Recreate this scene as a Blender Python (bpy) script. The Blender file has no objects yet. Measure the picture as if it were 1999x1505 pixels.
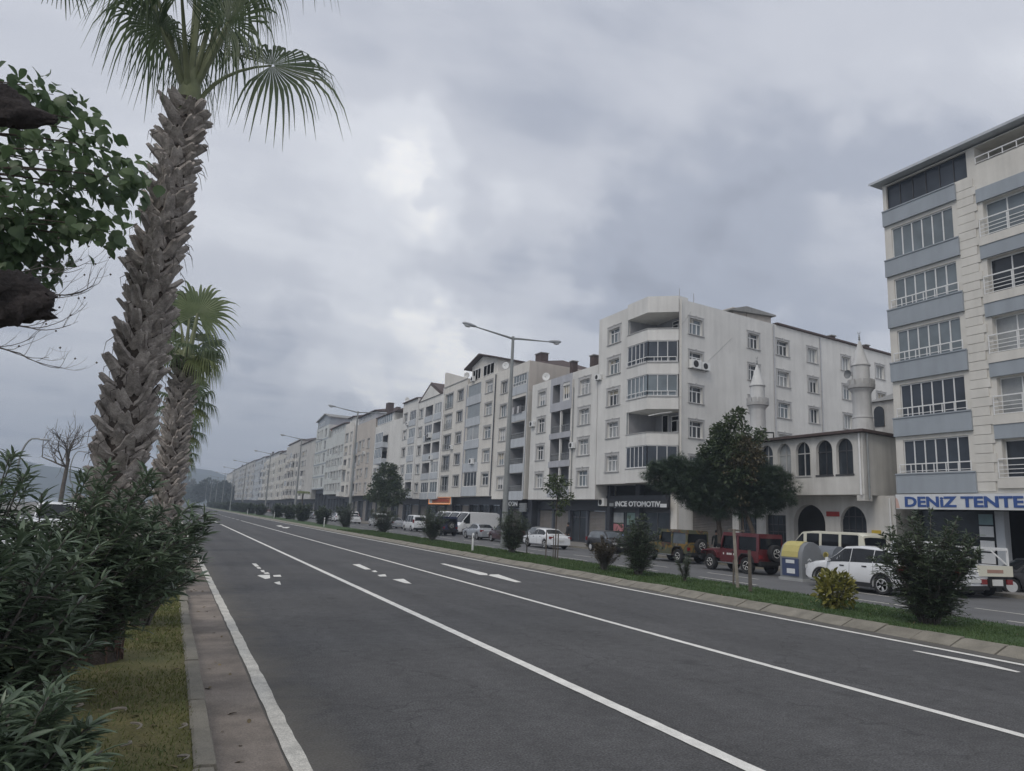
import bpy, math, random
import numpy as np
from mathutils import Vector, Matrix

# ---------------------------------------------------------------- camera, sky, sun, exposure
SC = bpy.context.scene
COL = SC.collection
W0, H0, FPX, CAMZ = 1999.0, 1505.0, 1388.0, 2.1
def _basis():
    d = np.array([334 - 999.5, 978.7 - 752.5, FPX]); d /= np.linalg.norm(d)
    p2 = np.array([1334 - 999.5, 978.7 + 1000 * math.tan(.0463) - 752.5, FPX])
    up = np.cross(p2, d); up /= np.linalg.norm(up)
    if up[1] > 0: up = -up
    rt = np.cross(d, up)
    if rt[0] < 0: rt = -rt
    return np.array([rt, d, up])
BAS = _basis()
def ray(u, v): return BAS @ np.array([u - 999.5, v - 752.5, FPX])
def atY(u, v, Y):
    r = ray(u, v); t = Y / r[1]; return Vector((r[0] * t, Y, CAMZ + r[2] * t))
cam_d = bpy.data.cameras.new('camera'); cam = bpy.data.objects.new('camera', cam_d); COL.objects.link(cam)
cam_d.sensor_width = 36; cam_d.lens = FPX / W0 * 36; cam_d.clip_end = 9000; cam_d.clip_start = .05
C2W = BAS @ np.diag([1, -1, -1])
mw = Matrix([list(C2W[i]) + [0] for i in range(3)] + [[0, 0, 0, 1]]); mw.translation = Vector((0, 0, CAMZ))
cam.matrix_world = mw
SC.camera = cam
SUN_EL, SUN_AZ = math.radians(48), math.radians(236)      # azimuth from +Y clockwise: behind and left of the camera
vs = SC.view_settings; vs.view_transform = 'Standard'; vs.look = 'None'; vs.gamma = 1; vs.exposure = 0.0; vs.use_curve_mapping = False
SC.cycles.use_denoising = True
SC.cycles.max_bounces = 6; SC.cycles.volume_bounces = 0; SC.cycles.diffuse_bounces = 3; SC.cycles.glossy_bounces = 2
SC.cycles.use_adaptive_sampling = True
def make_world():
    w = bpy.data.worlds.new('World'); SC.world = w; w.use_nodes = True
    nt = w.node_tree; N = nt.nodes; Lk = nt.links; N.clear()
    out = N.new('ShaderNodeOutputWorld'); bg = N.new('ShaderNodeBackground'); bg.inputs['Strength'].default_value = .1
    sky = N.new('ShaderNodeTexSky'); sky.sky_type = 'NISHITA'; sky.sun_disc = False
    sky.sun_elevation = SUN_EL; sky.sun_rotation = SUN_AZ; sky.air_density = 1.5; sky.dust_density = 3
    tc = N.new('ShaderNodeTexCoord')
    def math_(op, a, b=None, clamp=False):
        n = N.new('ShaderNodeMath'); n.operation = op; n.use_clamp = clamp
        for i, x in enumerate((a, b)):
            if x is None: continue
            if isinstance(x, (int, float)): n.inputs[i].default_value = x
            else: Lk.new(x, n.inputs[i])
        return n.outputs[0]
    sep = N.new('ShaderNodeSeparateXYZ'); Lk.new(tc.outputs['Generated'], sep.inputs[0])
    den = math_('ADD', math_('MAXIMUM', sep.outputs[2], 0.0), .16)
    cmb = N.new('ShaderNodeCombineXYZ')
    Lk.new(math_('DIVIDE', sep.outputs[0], den), cmb.inputs[0]); Lk.new(math_('DIVIDE', sep.outputs[1], den), cmb.inputs[1])
    mp = N.new('ShaderNodeMapping'); mp.inputs['Rotation'].default_value[2] = math.radians(28); mp.inputs['Scale'].default_value = (.7, 1.45, 1); mp.inputs['Location'].default_value = (3.3, 1.7, 0)
    Lk.new(cmb.outputs[0], mp.inputs[0])
    n1 = N.new('ShaderNodeTexNoise'); n1.inputs['Scale'].default_value = .8; n1.inputs['Detail'].default_value = 7; n1.inputs['Roughness'].default_value = .5; n1.inputs['Distortion'].default_value = .15
    n2 = N.new('ShaderNodeTexNoise'); n2.inputs['Scale'].default_value = 2.6; n2.inputs['Detail'].default_value = 8; n2.inputs['Roughness'].default_value = .55; n2.inputs['Distortion'].default_value = .1
    for n in (n1, n2): Lk.new(mp.outputs[0], n.inputs['Vector'])
    # warp the direction a little so the large cloud masses get ragged edges
    n3 = N.new('ShaderNodeTexNoise'); n3.inputs['Scale'].default_value = 5; n3.inputs['Detail'].default_value = 5; n3.inputs['Roughness'].default_value = .5; Lk.new(tc.outputs['Generated'], n3.inputs['Vector'])
    wv = N.new('ShaderNodeVectorMath'); wv.operation = 'MULTIPLY_ADD'; Lk.new(n3.outputs['Color'], wv.inputs[0]); wv.inputs[1].default_value = (.11, .11, .11); wv.inputs[2].default_value = (-.055, -.055, -.055)
    wa = N.new('ShaderNodeVectorMath'); wa.operation = 'ADD'; Lk.new(tc.outputs['Generated'], wa.inputs[0]); Lk.new(wv.outputs[0], wa.inputs[1])
    dens = math_('ADD', math_('MULTIPLY', math_('SUBTRACT', n1.outputs['Fac'], .5), .72), math_('MULTIPLY', math_('SUBTRACT', n2.outputs['Fac'], .5), .62))
    # big cloud masses and thin bright breaks (direction, angular radius, amount)
    masses = [(1500, 470, .17, -.12), (1740, 520, .17, -.09), (1250, 500, .12, -.07), (1050, 570, .09, -.09), (1480, 250, .26, -.03), (1620, 430, .10, -.03), (1380, 560, .09, -.06),
              (1060, 400, .13, .06), (845, 562, .09, .10), (850, 560, .14, .17), (960, 640, .11, .12), (700, 600, .2, .05), (420, 900, .10, .08), (1640, 620, .10, .15), (640, 420, .15, .07), (880, 420, .12, .01), (860, 170, .25, -.06),
              (520, 800, .14, -.20), (250, 760, .16, -.08), (60, 850, .10, .08), (540, 500, .09, -.09), (700, 480, .06, -.06), (300, 620, .12, .05), (450, 890, .07, .07)]
    tot = dens
    for (u, v, r, a) in masses:
        d = ray(u, v); d /= np.linalg.norm(d)
        dp = N.new('ShaderNodeVectorMath'); dp.operation = 'DOT_PRODUCT'; Lk.new(wa.outputs[0], dp.inputs[0]); dp.inputs[1].default_value = d
        mr = N.new('ShaderNodeMapRange'); mr.interpolation_type = 'SMOOTHERSTEP'
        mr.inputs['From Min'].default_value = math.cos(r * 1.6); mr.inputs['From Max'].default_value = 1.0
        mr.inputs['To Min'].default_value = 0; mr.inputs['To Max'].default_value = a; Lk.new(dp.outputs['Value'], mr.inputs['Value'])
        tot = math_('ADD', tot, mr.outputs[0])
    cr = N.new('ShaderNodeValToRGB'); Lk.new(math_('ADD', math_('MULTIPLY', tot, .85), .52, True), cr.inputs[0]); cr.color_ramp.interpolation = 'EASE'
    e = cr.color_ramp.elements
    e[0].position = .05; e[0].color = (.29, .31, .37, 1)
    e[1].position = .97; e[1].color = (.96, .95, .94, 1)
    for p, c in ((.3, (.38, .405, .475)), (.5, (.545, .562, .618)), (.7, (.685, .70, .745))):
        x = e.new(p); x.color = (*c, 1)
    sc = N.new('ShaderNodeVectorMath'); sc.operation = 'SCALE'; Lk.new(cr.outputs[0], sc.inputs[0]); sc.inputs['Scale'].default_value = SKY_GAIN
    mx = N.new('ShaderNodeMix'); mx.data_type = 'RGBA'; mx.inputs['Factor'].default_value = .94
    Lk.new(sky.outputs[0], mx.inputs['A']); Lk.new(sc.outputs[0], mx.inputs['B'])
    Lk.new(mx.outputs['Result'], bg.inputs['Color']); Lk.new(bg.outputs[0], out.inputs[0])
SKY_GAIN = 12.4
make_world()
sd = bpy.data.lights.new('sun', 'SUN'); sd.energy = 1.3; sd.angle = math.radians(25); sd.color = (1, .93, .84)
sun = bpy.data.objects.new('sun', sd); COL.objects.link(sun)
_s = Vector((math.sin(SUN_AZ) * math.cos(SUN_EL), math.cos(SUN_AZ) * math.cos(SUN_EL), math.sin(SUN_EL)))
sun.rotation_euler = _s.to_track_quat('Z', 'Y').to_euler(); sun.location = _s * 60

# ---------------------------------------------------------------- helpers
RND = random.Random(7)
NPR = np.random.default_rng(11)
MATS = {}
def mat(name, col, rough=.75, var=.12, scale=2.0, bump=0.0, bscale=60, metal=0.0, streak=0.0, col2=None, spec=None, detail=5, sub=0.0, coat=0.0, fine=0.0):
    """procedural material: base colour broken up by noise, optional rain streaks, fine relief"""
    if name in MATS: return MATS[name]
    m = bpy.data.materials.new(name); m.use_nodes = True; nt = m.node_tree; N = nt.nodes; L = nt.links
    b = N['Principled BSDF']; b.inputs['Roughness'].default_value = rough; b.inputs['Metallic'].default_value = metal
    if spec is not None: b.inputs['Specular IOR Level'].default_value = spec
    if coat: b.inputs['Coat Weight'].default_value = coat; b.inputs['Coat Roughness'].default_value = .06
    if sub:
        b.inputs['Transmission Weight'].default_value = 0
    g = N.new('ShaderNodeNewGeometry')
    n = N.new('ShaderNodeTexNoise'); n.inputs['Scale'].default_value = scale; n.inputs['Detail'].default_value = detail; n.inputs['Roughness'].default_value = .6
    L.new(g.outputs['Position'], n.inputs['Vector'])
    r = N.new('ShaderNodeValToRGB'); L.new(n.outputs['Fac'], r.inputs[0])
    c2 = col2 or tuple(c * (1 + var) for c in col); c1 = tuple(c * (1 - var) for c in col)
    r.color_ramp.elements[0].position = .3; r.color_ramp.elements[1].position = .7
    r.color_ramp.elements[0].color = (*c1, 1); r.color_ramp.elements[1].color = (*c2, 1)
    o = r.outputs[0]
    if fine:
        nf = N.new('ShaderNodeTexNoise'); nf.inputs['Scale'].default_value = bscale * 1.3; nf.inputs['Detail'].default_value = 2; L.new(g.outputs['Position'], nf.inputs['Vector'])
        mr = N.new('ShaderNodeMapRange'); mr.inputs['From Min'].default_value = .3; mr.inputs['From Max'].default_value = .7; mr.inputs['To Min'].default_value = 1 - fine; mr.inputs['To Max'].default_value = 1 + fine
        L.new(nf.outputs['Fac'], mr.inputs['Value'])
        mm = N.new('ShaderNodeVectorMath'); mm.operation = 'SCALE'; L.new(o, mm.inputs[0]); L.new(mr.outputs[0], mm.inputs['Scale']); o = mm.outputs[0]
    if streak:
        mp = N.new('ShaderNodeMapping'); mp.inputs['Scale'].default_value = (1.6, 1.6, .12); L.new(g.outputs['Position'], mp.inputs[0])
        ns = N.new('ShaderNodeTexNoise'); ns.inputs['Scale'].default_value = 1.3; ns.inputs['Detail'].default_value = 6; ns.inputs['Roughness'].default_value = .65; L.new(mp.outputs[0], ns.inputs['Vector'])
        mr = N.new('ShaderNodeMapRange'); mr.inputs['From Min'].default_value = .42; mr.inputs['From Max'].default_value = .72; mr.inputs['To Min'].default_value = 1; mr.inputs['To Max'].default_value = 1 - streak
        L.new(ns.outputs['Fac'], mr.inputs['Value'])
        mm = N.new('ShaderNodeVectorMath'); mm.operation = 'SCALE'; L.new(o, mm.inputs[0]); L.new(mr.outputs[0], mm.inputs['Scale']); o = mm.outputs[0]
    L.new(o, b.inputs['Base Color'])
    if bump:
        nb = N.new('ShaderNodeTexNoise'); nb.inputs['Scale'].default_value = bscale; nb.inputs['Detail'].default_value = 4; L.new(g.outputs['Position'], nb.inputs['Vector'])
        bp = N.new('ShaderNodeBump'); bp.inputs['Strength'].default_value = bump; bp.inputs['Distance'].default_value = .02
        L.new(nb.outputs['Fac'], bp.inputs['Height']); L.new(bp.outputs[0], b.inputs['Normal'])
    MATS[name] = m
    return m
def leafmat(name, col, col2, rough=.45, scale=1.2, trans=.25):
    """leaf: two-sided, slightly translucent, hue broken up clump by clump"""
    m = bpy.data.materials.new(name); m.use_nodes = True; nt = m.node_tree; N = nt.nodes; L = nt.links
    b = N['Principled BSDF']; b.inputs['Roughness'].default_value = rough
    g = N.new('ShaderNodeNewGeometry'); n = N.new('ShaderNodeTexNoise'); n.inputs['Scale'].default_value = scale; n.inputs['Detail'].default_value = 6; n.inputs['Roughness'].default_value = .7
    L.new(g.outputs['Position'], n.inputs['Vector'])
    r = N.new('ShaderNodeValToRGB'); L.new(n.outputs['Fac'], r.inputs[0])
    r.color_ramp.elements[0].position = .32; r.color_ramp.elements[1].position = .68
    r.color_ramp.elements[0].color = (*col, 1); r.color_ramp.elements[1].color = (*col2, 1)
    L.new(r.outputs[0], b.inputs['Base Color'])
    t = N.new('ShaderNodeBsdfTranslucent'); L.new(r.outputs[0], t.inputs['Color'])
    mx = N.new('ShaderNodeMixShader'); mx.inputs[0].default_value = trans
    L.new(b.outputs[0], mx.inputs[1]); L.new(t.outputs[0], mx.inputs[2]); L.new(mx.outputs[0], N['Material Output'].inputs[0])
    MATS[name] = m
    return m

def wloc(o):
    p = Vector((0, 0, 0))
    while o is not None:
        p = p + Vector(o.location); o = o.parent
    return p
def link(name, me, parent=None, loc=(0, 0, 0), rot=None, **props):
    o = bpy.data.objects.new(name, me); COL.objects.link(o)
    if parent is not None: o.parent = parent
    o.location = loc
    if rot is not None: o.rotation_euler = rot
    for k, v in props.items(): o[k] = v
    return o
def thing(name, label, cat, loc=(0, 0, 0), rz=0, group=None):
    o = link(name, None, None, loc, (0, 0, rz), label=label, category=cat)
    o.empty_display_size = .2
    if group: o['group'] = group
    return o
def tag(o, label, cat, group=None):
    o['label'] = label; o['category'] = cat
    if group: o['group'] = group
    return o

class MB:
    def __init__(s): s.v = []; s.f = []; s.m = []; s.mi = 0
    def add(s, vs, fs):
        b = len(s.v); s.v.extend([tuple(p) for p in vs])
        for f in fs: s.f.append(tuple(b + i for i in f)); s.m.append(s.mi)
    def quad(s, a, b, c, d): s.add((a, b, c, d), ((0, 1, 2, 3),))
    def box(s, x0, x1, y0, y1, z0, z1):
        s.add([(x0, y0, z0), (x1, y0, z0), (x1, y1, z0), (x0, y1, z0), (x0, y0, z1), (x1, y0, z1), (x1, y1, z1), (x0, y1, z1)],
              [(0, 3, 2, 1), (4, 5, 6, 7), (0, 1, 5, 4), (1, 2, 6, 5), (2, 3, 7, 6), (3, 0, 4, 7)])
    def prism(s, poly, z0, z1):
        n = len(poly)
        s.add([(x, y, z0) for x, y in poly] + [(x, y, z1) for x, y in poly],
              [tuple(range(n))[::-1], tuple(range(n, 2 * n))] + [(i, (i + 1) % n, n + (i + 1) % n, n + i) for i in range(n)])
    def extr(s, poly, vec):
        n = len(poly); vec = Vector(vec); P = [Vector(p) for p in poly]
        s.add(P + [p + vec for p in P], [tuple(range(n))[::-1], tuple(range(n, 2 * n))] + [(i, (i + 1) % n, n + (i + 1) % n, n + i) for i in range(n)])
    def tube(s, pts, rads, n=8, cap=True):
        P = [Vector(p) for p in pts]
        if isinstance(rads, (int, float)): rads = [rads] * len(P)
        ref = Vector((.31, .17, .93)); vs = []; prev = None
        for i, p in enumerate(P):
            d = (P[min(i + 1, len(P) - 1)] - P[max(i - 1, 0)])
            if d.length < 1e-9: d = Vector((0, 0, 1))
            d.normalize()
            if prev is None:
                a = d.cross(ref if abs(d.dot(ref)) < .95 else Vector((1, 0, 0))).normalized()
            else:
                a = (prev - d * prev.dot(d)).normalized()
            prev = a; b = d.cross(a)
            for k in range(n):
                t = 2 * math.pi * k / n; vs.append(p + (a * math.cos(t) + b * math.sin(t)) * rads[i])
        fs = []
        for i in range(len(P) - 1):
            for k in range(n):
                k2 = (k + 1) % n; fs.append((i * n + k, i * n + k2, (i + 1) * n + k2, (i + 1) * n + k))
        if cap: fs.append(tuple(range(n))[::-1]); fs.append(tuple((len(P) - 1) * n + k for k in range(n)))
        s.add(vs, fs)
    def bar(s, a, b, w, h=None):
        """rectangular bar between two points"""
        a = Vector(a); b = Vector(b); d = (b - a).normalized(); h = h or w
        x = d.cross(Vector((0, 0, 1)) if abs(d.z) < .95 else Vector((1, 0, 0))).normalized(); y = d.cross(x)
        q = [x * w / 2 + y * h / 2, -x * w / 2 + y * h / 2, -x * w / 2 - y * h / 2, x * w / 2 - y * h / 2]
        s.add([a + p for p in q] + [b + p for p in q], [(3, 2, 1, 0), (4, 5, 6, 7), (0, 1, 5, 4), (1, 2, 6, 5), (2, 3, 7, 6), (3, 0, 4, 7)])
    def lathe(s, prof, c=(0, 0, 0), n=24, axis='z'):
        vs = []; fs = []
        for (r, z) in prof:
            for k in range(n):
                t = 2 * math.pi * k / n; x, y = r * math.cos(t), r * math.sin(t)
                vs.append((c[0] + x, c[1] + y, c[2] + z) if axis == 'z' else (c[0] + z, c[1] + x, c[2] + y))
        for i in range(len(prof) - 1):
            for k in range(n):
                k2 = (k + 1) % n; fs.append((i * n + k, i * n + k2, (i + 1) * n + k2, (i + 1) * n + k))
        if prof[0][0] > 1e-4: fs.append(tuple(range(n))[::-1])
        if prof[-1][0] > 1e-4: fs.append(tuple((len(prof) - 1) * n + k for k in range(n)))
        s.add(vs, fs)
    def mesh(s, name, mats, off=(0, 0, 0), smooth=None):
        me = bpy.data.meshes.new(name); o = Vector(off)
        me.from_pydata([(v[0] - o.x, v[1] - o.y, v[2] - o.z) for v in s.v], [], s.f)
        for m in (mats if isinstance(mats, (list, tuple)) else [mats]): me.materials.append(m)
        if max(s.m, default=0) > 0: me.polygons.foreach_set('material_index', s.m)
        if smooth is not None:
            me.polygons.foreach_set('use_smooth', [True] * len(me.polygons))
            if smooth < 180: me.set_sharp_from_angle(angle=math.radians(smooth))
        me.update()
        return me
    def build(s, name, mats, parent=None, smooth=None, local=False, **props):
        off = Vector((0, 0, 0)) if (local or parent is None) else wloc(parent)
        return link(name, s.mesh(name, mats, off, smooth), parent, **props)

def npmesh(name, verts, faces, mats, smooth=False, mi=None):
    """fast mesh from arrays: verts (n,3), faces (m,k)"""
    me = bpy.data.meshes.new(name); nv = len(verts); nf, k = faces.shape
    me.vertices.add(nv); me.vertices.foreach_set('co', np.asarray(verts, dtype=np.float32).ravel())
    me.loops.add(nf * k); me.loops.foreach_set('vertex_index', faces.astype(np.int32).ravel())
    me.polygons.add(nf); me.polygons.foreach_set('loop_start', np.arange(0, nf * k, k, dtype=np.int32)); me.polygons.foreach_set('loop_total', np.full(nf, k, dtype=np.int32))
    for m in (mats if isinstance(mats, (list, tuple)) else [mats]): me.materials.append(m)
    if mi is not None: me.polygons.foreach_set('material_index', np.asarray(mi, dtype=np.int32))
    if smooth: me.polygons.foreach_set('use_smooth', np.ones(nf, dtype=bool))
    me.update(calc_edges=True); me.validate()
    return me
def frames(dirs, ups):
    """orthonormal frames (n,3,3) with columns side, dir, normal"""
    d = dirs / np.linalg.norm(dirs, axis=1, keepdims=True)
    s = np.cross(d, ups); s /= np.maximum(np.linalg.norm(s, axis=1, keepdims=True), 1e-6)
    n = np.cross(s, d)
    return np.stack([s, d, n], axis=2)
def scatter(tv, tf, pos, frm, size):
    """copies of a template (tv: k,3 in side/dir/normal; tf: m,q)"""
    n = len(pos)
    P = np.einsum('nij,kj->nki', frm, tv) * np.asarray(size).reshape(n, 1, 1) + pos[:, None, :]
    F = tf[None] + (np.arange(n) * len(tv))[:, None, None]
    return P.reshape(-1, 3), F.reshape(-1, tf.shape[1])
# leaf templates, unit length along +y
def strip_leaf(ws, curve=.12, fold=.25):
    v = []; f = []
    n = len(ws) - 1
    for i, w in enumerate(ws):
        y = i / n; z = -curve * y * y
        v += [(-w, y, z + fold * w), (0, y, z), (w, y, z + fold * w)]
    for i in range(n):
        a = 3 * i; f += [(a, a + 1, a + 4, a + 3), (a + 1, a + 2, a + 5, a + 4)]
    return np.array(v), np.array(f)
LANCE = strip_leaf([.012, .085, .112, .09, .004], .18, .35)
HEART = strip_leaf([.16, .42, .40, .24, .01], .22, .22)
BROAD = strip_leaf([.03, .24, .27, .17, .01], .2, .3)
CARD = (np.array([(-.3, 0, 0), (-.36, .5, .06), (0, 1, -.08), (.36, .5, .06), (.3, 0, 0), (0, .45, -.06)]), np.array([(0, 5, 2, 1), (5, 4, 3, 2)]))
NEEDLE0 = (np.array([(-.02, 0, 0), (.02, 0, 0), (.006, 1, -.05), (-.006, 1, -.05), (0, 0, -.02), (0, 1, -.06)]), np.array([(0, 1, 2, 3), (0, 4, 5, 3)]))
def _tuft():
    v = []; f = []
    for k in range(7):
        a = -.9 + .3 * k; z = .25 * math.sin(k * 2.4); d = np.array([math.sin(a), math.cos(a), z]); p = np.array([math.cos(a), -math.sin(a), 0]) * .035
        i = len(v); v += [-p, p, d * .9 + p * .3, d * .9 - p * .3]; f.append((i, i + 1, i + 2, i + 3))
    return np.array(v), np.array(f)
NEEDLE = _tuft()
def unit(a): return a / np.maximum(np.linalg.norm(a, axis=-1, keepdims=True), 1e-9)

# ---------------------------------------------------------------- materials
M = {}
M['asphalt0'] = mat('plain asphalt', (.064, .066, .073), .88, .16, .35, bump=.35, bscale=90, fine=.38, detail=8)
M['asphalt2'] = mat('service asphalt', (.12, .122, .125), .9, .14, .5, bump=.3, bscale=70, fine=.22, detail=7)
M['gutter'] = mat('gutter concrete', (.215, .185, .158), .9, .42, 1.3, bump=.3, bscale=50, fine=.2, detail=8)
M['paint'] = mat('road paint', (.72, .71, .665), .7, .14, 5, bump=.15, bscale=70, fine=.14, detail=8)
M['oldpaint'] = mat('worn road paint', (.54, .525, .475), .8, .25, 4, bump=.2, bscale=60, fine=.28, detail=8)
M['kerb'] = mat('kerb concrete', (.215, .20, .165), .9, .25, 2.5, bump=.35, bscale=60, fine=.15, detail=7)
M['soil'] = mat('grass soil', (.095, .112, .032), .95, .35, 1.4, col2=(.175, .15, .062), bump=.6, bscale=40, fine=.3, detail=8)
M['turf'] = mat('median turf', (.045, .085, .024), .95, .3, 1.0, bump=.8, bscale=45, fine=.35, detail=8)
M['pave'] = mat('pavement', (.20, .19, .175), .9, .2, 1.2, bump=.3, bscale=30, fine=.12)
M['sea'] = mat('sea', (.10, .13, .15), .18, .1, .02, bump=.4, bscale=.6)
M['hill'] = mat('hill forest', (.03, .045, .028), .95, .4, .012)
M['wall'] = mat('white render', (.66, .655, .63), .85, .10, .35, bump=.12, bscale=14, streak=.13, detail=9)
M['wall_warm'] = mat('cream render', (.64, .62, .575), .85, .10, .35, bump=.12, bscale=14, streak=.14, detail=9)
M['wall_grey'] = mat('grey render', (.42, .43, .46), .85, .07, .5, bump=.1, bscale=14, streak=.15)
M['wall_bluegrey'] = mat('pale blue grey render', (.47, .50, .53), .85, .06, .5, streak=.18)
M['wall_beige'] = mat('beige side render', (.50, .46, .415), .9, .08, .4, bump=.12, bscale=12, streak=.18)
M['wall_pale'] = mat('pale green render', (.56, .585, .57), .88, .07, .4, streak=.2)
M['wall_yellow'] = mat('pale yellow render', (.56, .545, .50), .88, .07, .4, streak=.2)
M['blue'] = mat('blue grey balcony paint', (.315, .35, .385), .75, .06, .8, streak=.12)
M['stone'] = mat('cream cladding', (.64, .622, .575), .85, .06, 1.2, bump=.15, bscale=20, streak=.12)
M['recess'] = mat('balcony recess grey with shade', (.27, .275, .29), .9, .1, .8, streak=.15)  # grey paint with the shade inside the balconies mixed into the colour
M['wall_far'] = mat('weathered far render', (.50, .49, .465), .9, .12, .3, streak=.2)
M['trim'] = mat('window surround plaster', (.44, .44, .435), .85, .08, 1.5, streak=.15)
M['pvc'] = mat('white pvc frame', (.74, .745, .74), .4, .03)
M['alu'] = mat('aluminium frame', (.58, .60, .62), .4, .05, metal=.3)
M['darkframe'] = mat('dark window frame', (.05, .05, .055), .5)
M['glass'] = mat('window glass', (.032, .038, .046), .1, .4, .7, spec=.4)
M['glass_pale'] = mat('curtained glass', (.30, .315, .32), .12, .25, 1.1, spec=.3)
M['glass_grey'] = mat('tinted balcony glass', (.17, .20, .22), .1, .25, .5, spec=.35)
M['glass_navy'] = mat('navy balcony glass', (.052, .062, .078), .12, .3, .6, spec=.28)
M['curtain'] = mat('grey roller curtain', (.27, .30, .325), .7, .08, 1)
M['blind'] = mat('white blind', (.5, .5, .49), .8, .06, 3); M['blind_warm'] = mat('cream curtain', (.42, .38, .30), .85, .1, 6)
M['roof'] = mat('brown roof tiles', (.085, .062, .058), .85, .2, 2, bump=.5, bscale=9, streak=.15)
M['roof_red'] = mat('red roof tiles', (.32, .11, .065), .85, .2, 2, bump=.5, bscale=9)
M['roof_grey'] = mat('grey roof sheet', (.26, .26, .25), .7, .15, 1.2, streak=.2)
M['dark'] = mat('dark shopfront', (.028, .032, .042), .55, .2, .8)
M['darkblue'] = mat('slate blue shop panel', (.075, .085, .105), .7, .12, .8)
M['black'] = mat('unlit interior black', (.008, .008, .010), .9, .2)  # darkness of unlit rooms put into the colour
M['shutter'] = mat('roller shutter', (.20, .185, .17), .6, .12, 1.5, streak=.15)
M['steel'] = mat('galvanised steel', (.30, .315, .32), .5, .12, 2, metal=.35, streak=.1)
M['pole'] = mat('painted pole', (.25, .265, .265), .6, .1, 1.5, streak=.12)
M['lamp'] = mat('lamp housing', (.36, .38, .40), .5, .06)
M['lens'] = mat('lamp lens', (.55, .56, .56), .15, .05)
M['white'] = mat('white enamel', (.72, .73, .72), .45, .05, 2)
M['mosque'] = mat('mosque plaster', (.62, .61, .58), .88, .1, .7, bump=.12, bscale=14, streak=.24)
M['minaret'] = mat('minaret plaster', (.60, .605, .60), .8, .1, 1.1, bump=.1, bscale=18, streak=.26)
M['rust'] = mat('rusty steel', (.12, .07, .045), .8, .3, 6)
M['sign_white'] = mat('sign face white', (.66, .68, .69), .4, .05, 1, streak=.1)
M['sign_blue'] = mat('sign lettering blue', (.035, .085, .27), .5, .1, 4)
M['sign_dark'] = mat('sign face black', (.022, .023, .027), .5, .1)
M['orange'] = mat('orange sign', (.40, .15, .06), .5, .2, 3)
M['red'] = mat('red sign', (.34, .035, .03), .5, .1)
M['yellow'] = mat('yellow plastic', (.46, .40, .14), .5, .08)
M['blueplastic'] = mat('blue plastic', (.045, .062, .13), .5, .1)
M['greyplastic'] = mat('grey plastic', (.19, .20, .21), .6, .1)
M['bark'] = mat('bark', (.075, .058, .045), .9, .35, 8, bump=.7, bscale=30)
M['bark_grey'] = mat('grey bark', (.11, .10, .09), .9, .3, 8, bump=.6, bscale=30)
M['boot'] = mat('palm leaf base', (.25, .225, .205), .85, .4, 7, col2=(.50, .455, .415), bump=.5, bscale=50, fine=.2)
M['fibre'] = mat('palm fibre', (.062, .050, .042), .95, .4, 12, bump=.8, bscale=60)
M['fibre_red'] = mat('reddish palm fibre', (.085, .052, .042), .95, .4, 12, bump=.6, bscale=60)
M['petiole'] = mat('palm petiole', (.15, .17, .085), .6, .2, 5)
M['wood'] = mat('weathered timber', (.105, .09, .075), .9, .3, 6, bump=.3, bscale=40)
M['wood_pale'] = mat('pale timber', (.26, .235, .20), .9, .2, 6, bump=.3, bscale=40)
M['dead'] = mat('withered frond', (.022, .018, .018), .95, .4, 3, col2=(.044, .036, .035), bump=.6, bscale=40, fine=.3)
M['tyre'] = mat('tyre rubber', (.018, .018, .019), .85, .2, 8)
M['rim'] = mat('alloy rim', (.60, .61, .62), .35, .08, metal=.15)
M['rim_white'] = mat('white rim', (.60, .60, .58), .4, .08)
M['carglass'] = mat('car glass', (.012, .014, .017), .07, .3, 1, spec=.35)
M['carglass_pale'] = mat('car glass with sky', (.10, .115, .13), .06, .3, 1, spec=.8)
M['trimblack'] = mat('black car trim', (.016, .016, .017), .65, .2)
M['chrome'] = mat('chrome', (.5, .5, .5), .2, .05, metal=.9)
M['tail'] = mat('tail light red', (.20, .012, .014), .2, .1, coat=.5)
M['head'] = mat('headlight', (.55, .56, .57), .12, .05, coat=.6)
M['plate'] = mat('number plate', (.62, .62, .60), .5, .05)
M['lf_ole'] = leafmat('oleander leaf', (.072, .112, .070), (.165, .215, .135), .36, 2.2, .22)
M['lf_ole2'] = leafmat('dark oleander leaf', (.046, .070, .042), (.104, .135, .074), .45, .9, .24)
M['lf_broad'] = leafmat('broad tree leaf', (.05, .09, .046), (.13, .195, .08), .45, 1.6, .42)
M['lf_palm'] = leafmat('palm blade', (.058, .090, .048), (.135, .180, .085), .42, 1.8, .48)
M['lf_palm_l'] = leafmat('pale palm blade', (.13, .175, .085), (.25, .30, .15), .45, 1.8, .5)
M['lf_palm_y'] = leafmat('yellowing palm blade', (.16, .20, .075), (.29, .33, .13), .45, 1.8, .4)
M['lf_tree'] = leafmat('street tree leaf', (.034, .060, .028), (.092, .120, .050), .5, .7, .3)
M['lf_brown'] = leafmat('browning leaf', (.062, .062, .030), (.125, .100, .052), .6, .8, .2)
M['lf_pine'] = leafmat('pine needle', (.024, .046, .028), (.056, .085, .042), .55, .8, .15)
M['lf_yel'] = leafmat('variegated leaf', (.10, .115, .025), (.33, .30, .075), .45, 5, .25)
M['lf_dry'] = leafmat('dry leaf', (.050, .040, .018), (.10, .072, .034), .7, 2, .15)
M['lf_grass'] = leafmat('grass blade', (.09, .135, .036), (.19, .185, .062), .6, 1.1, .25)
M['lf_grass2'] = leafmat('median grass blade', (.042, .088, .022), (.080, .125, .036), .6, 1.0, .25)
M['lf_far'] = leafmat('far tree leaf', (.032, .05, .032), (.06, .082, .048), .6, .25, .15)
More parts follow.
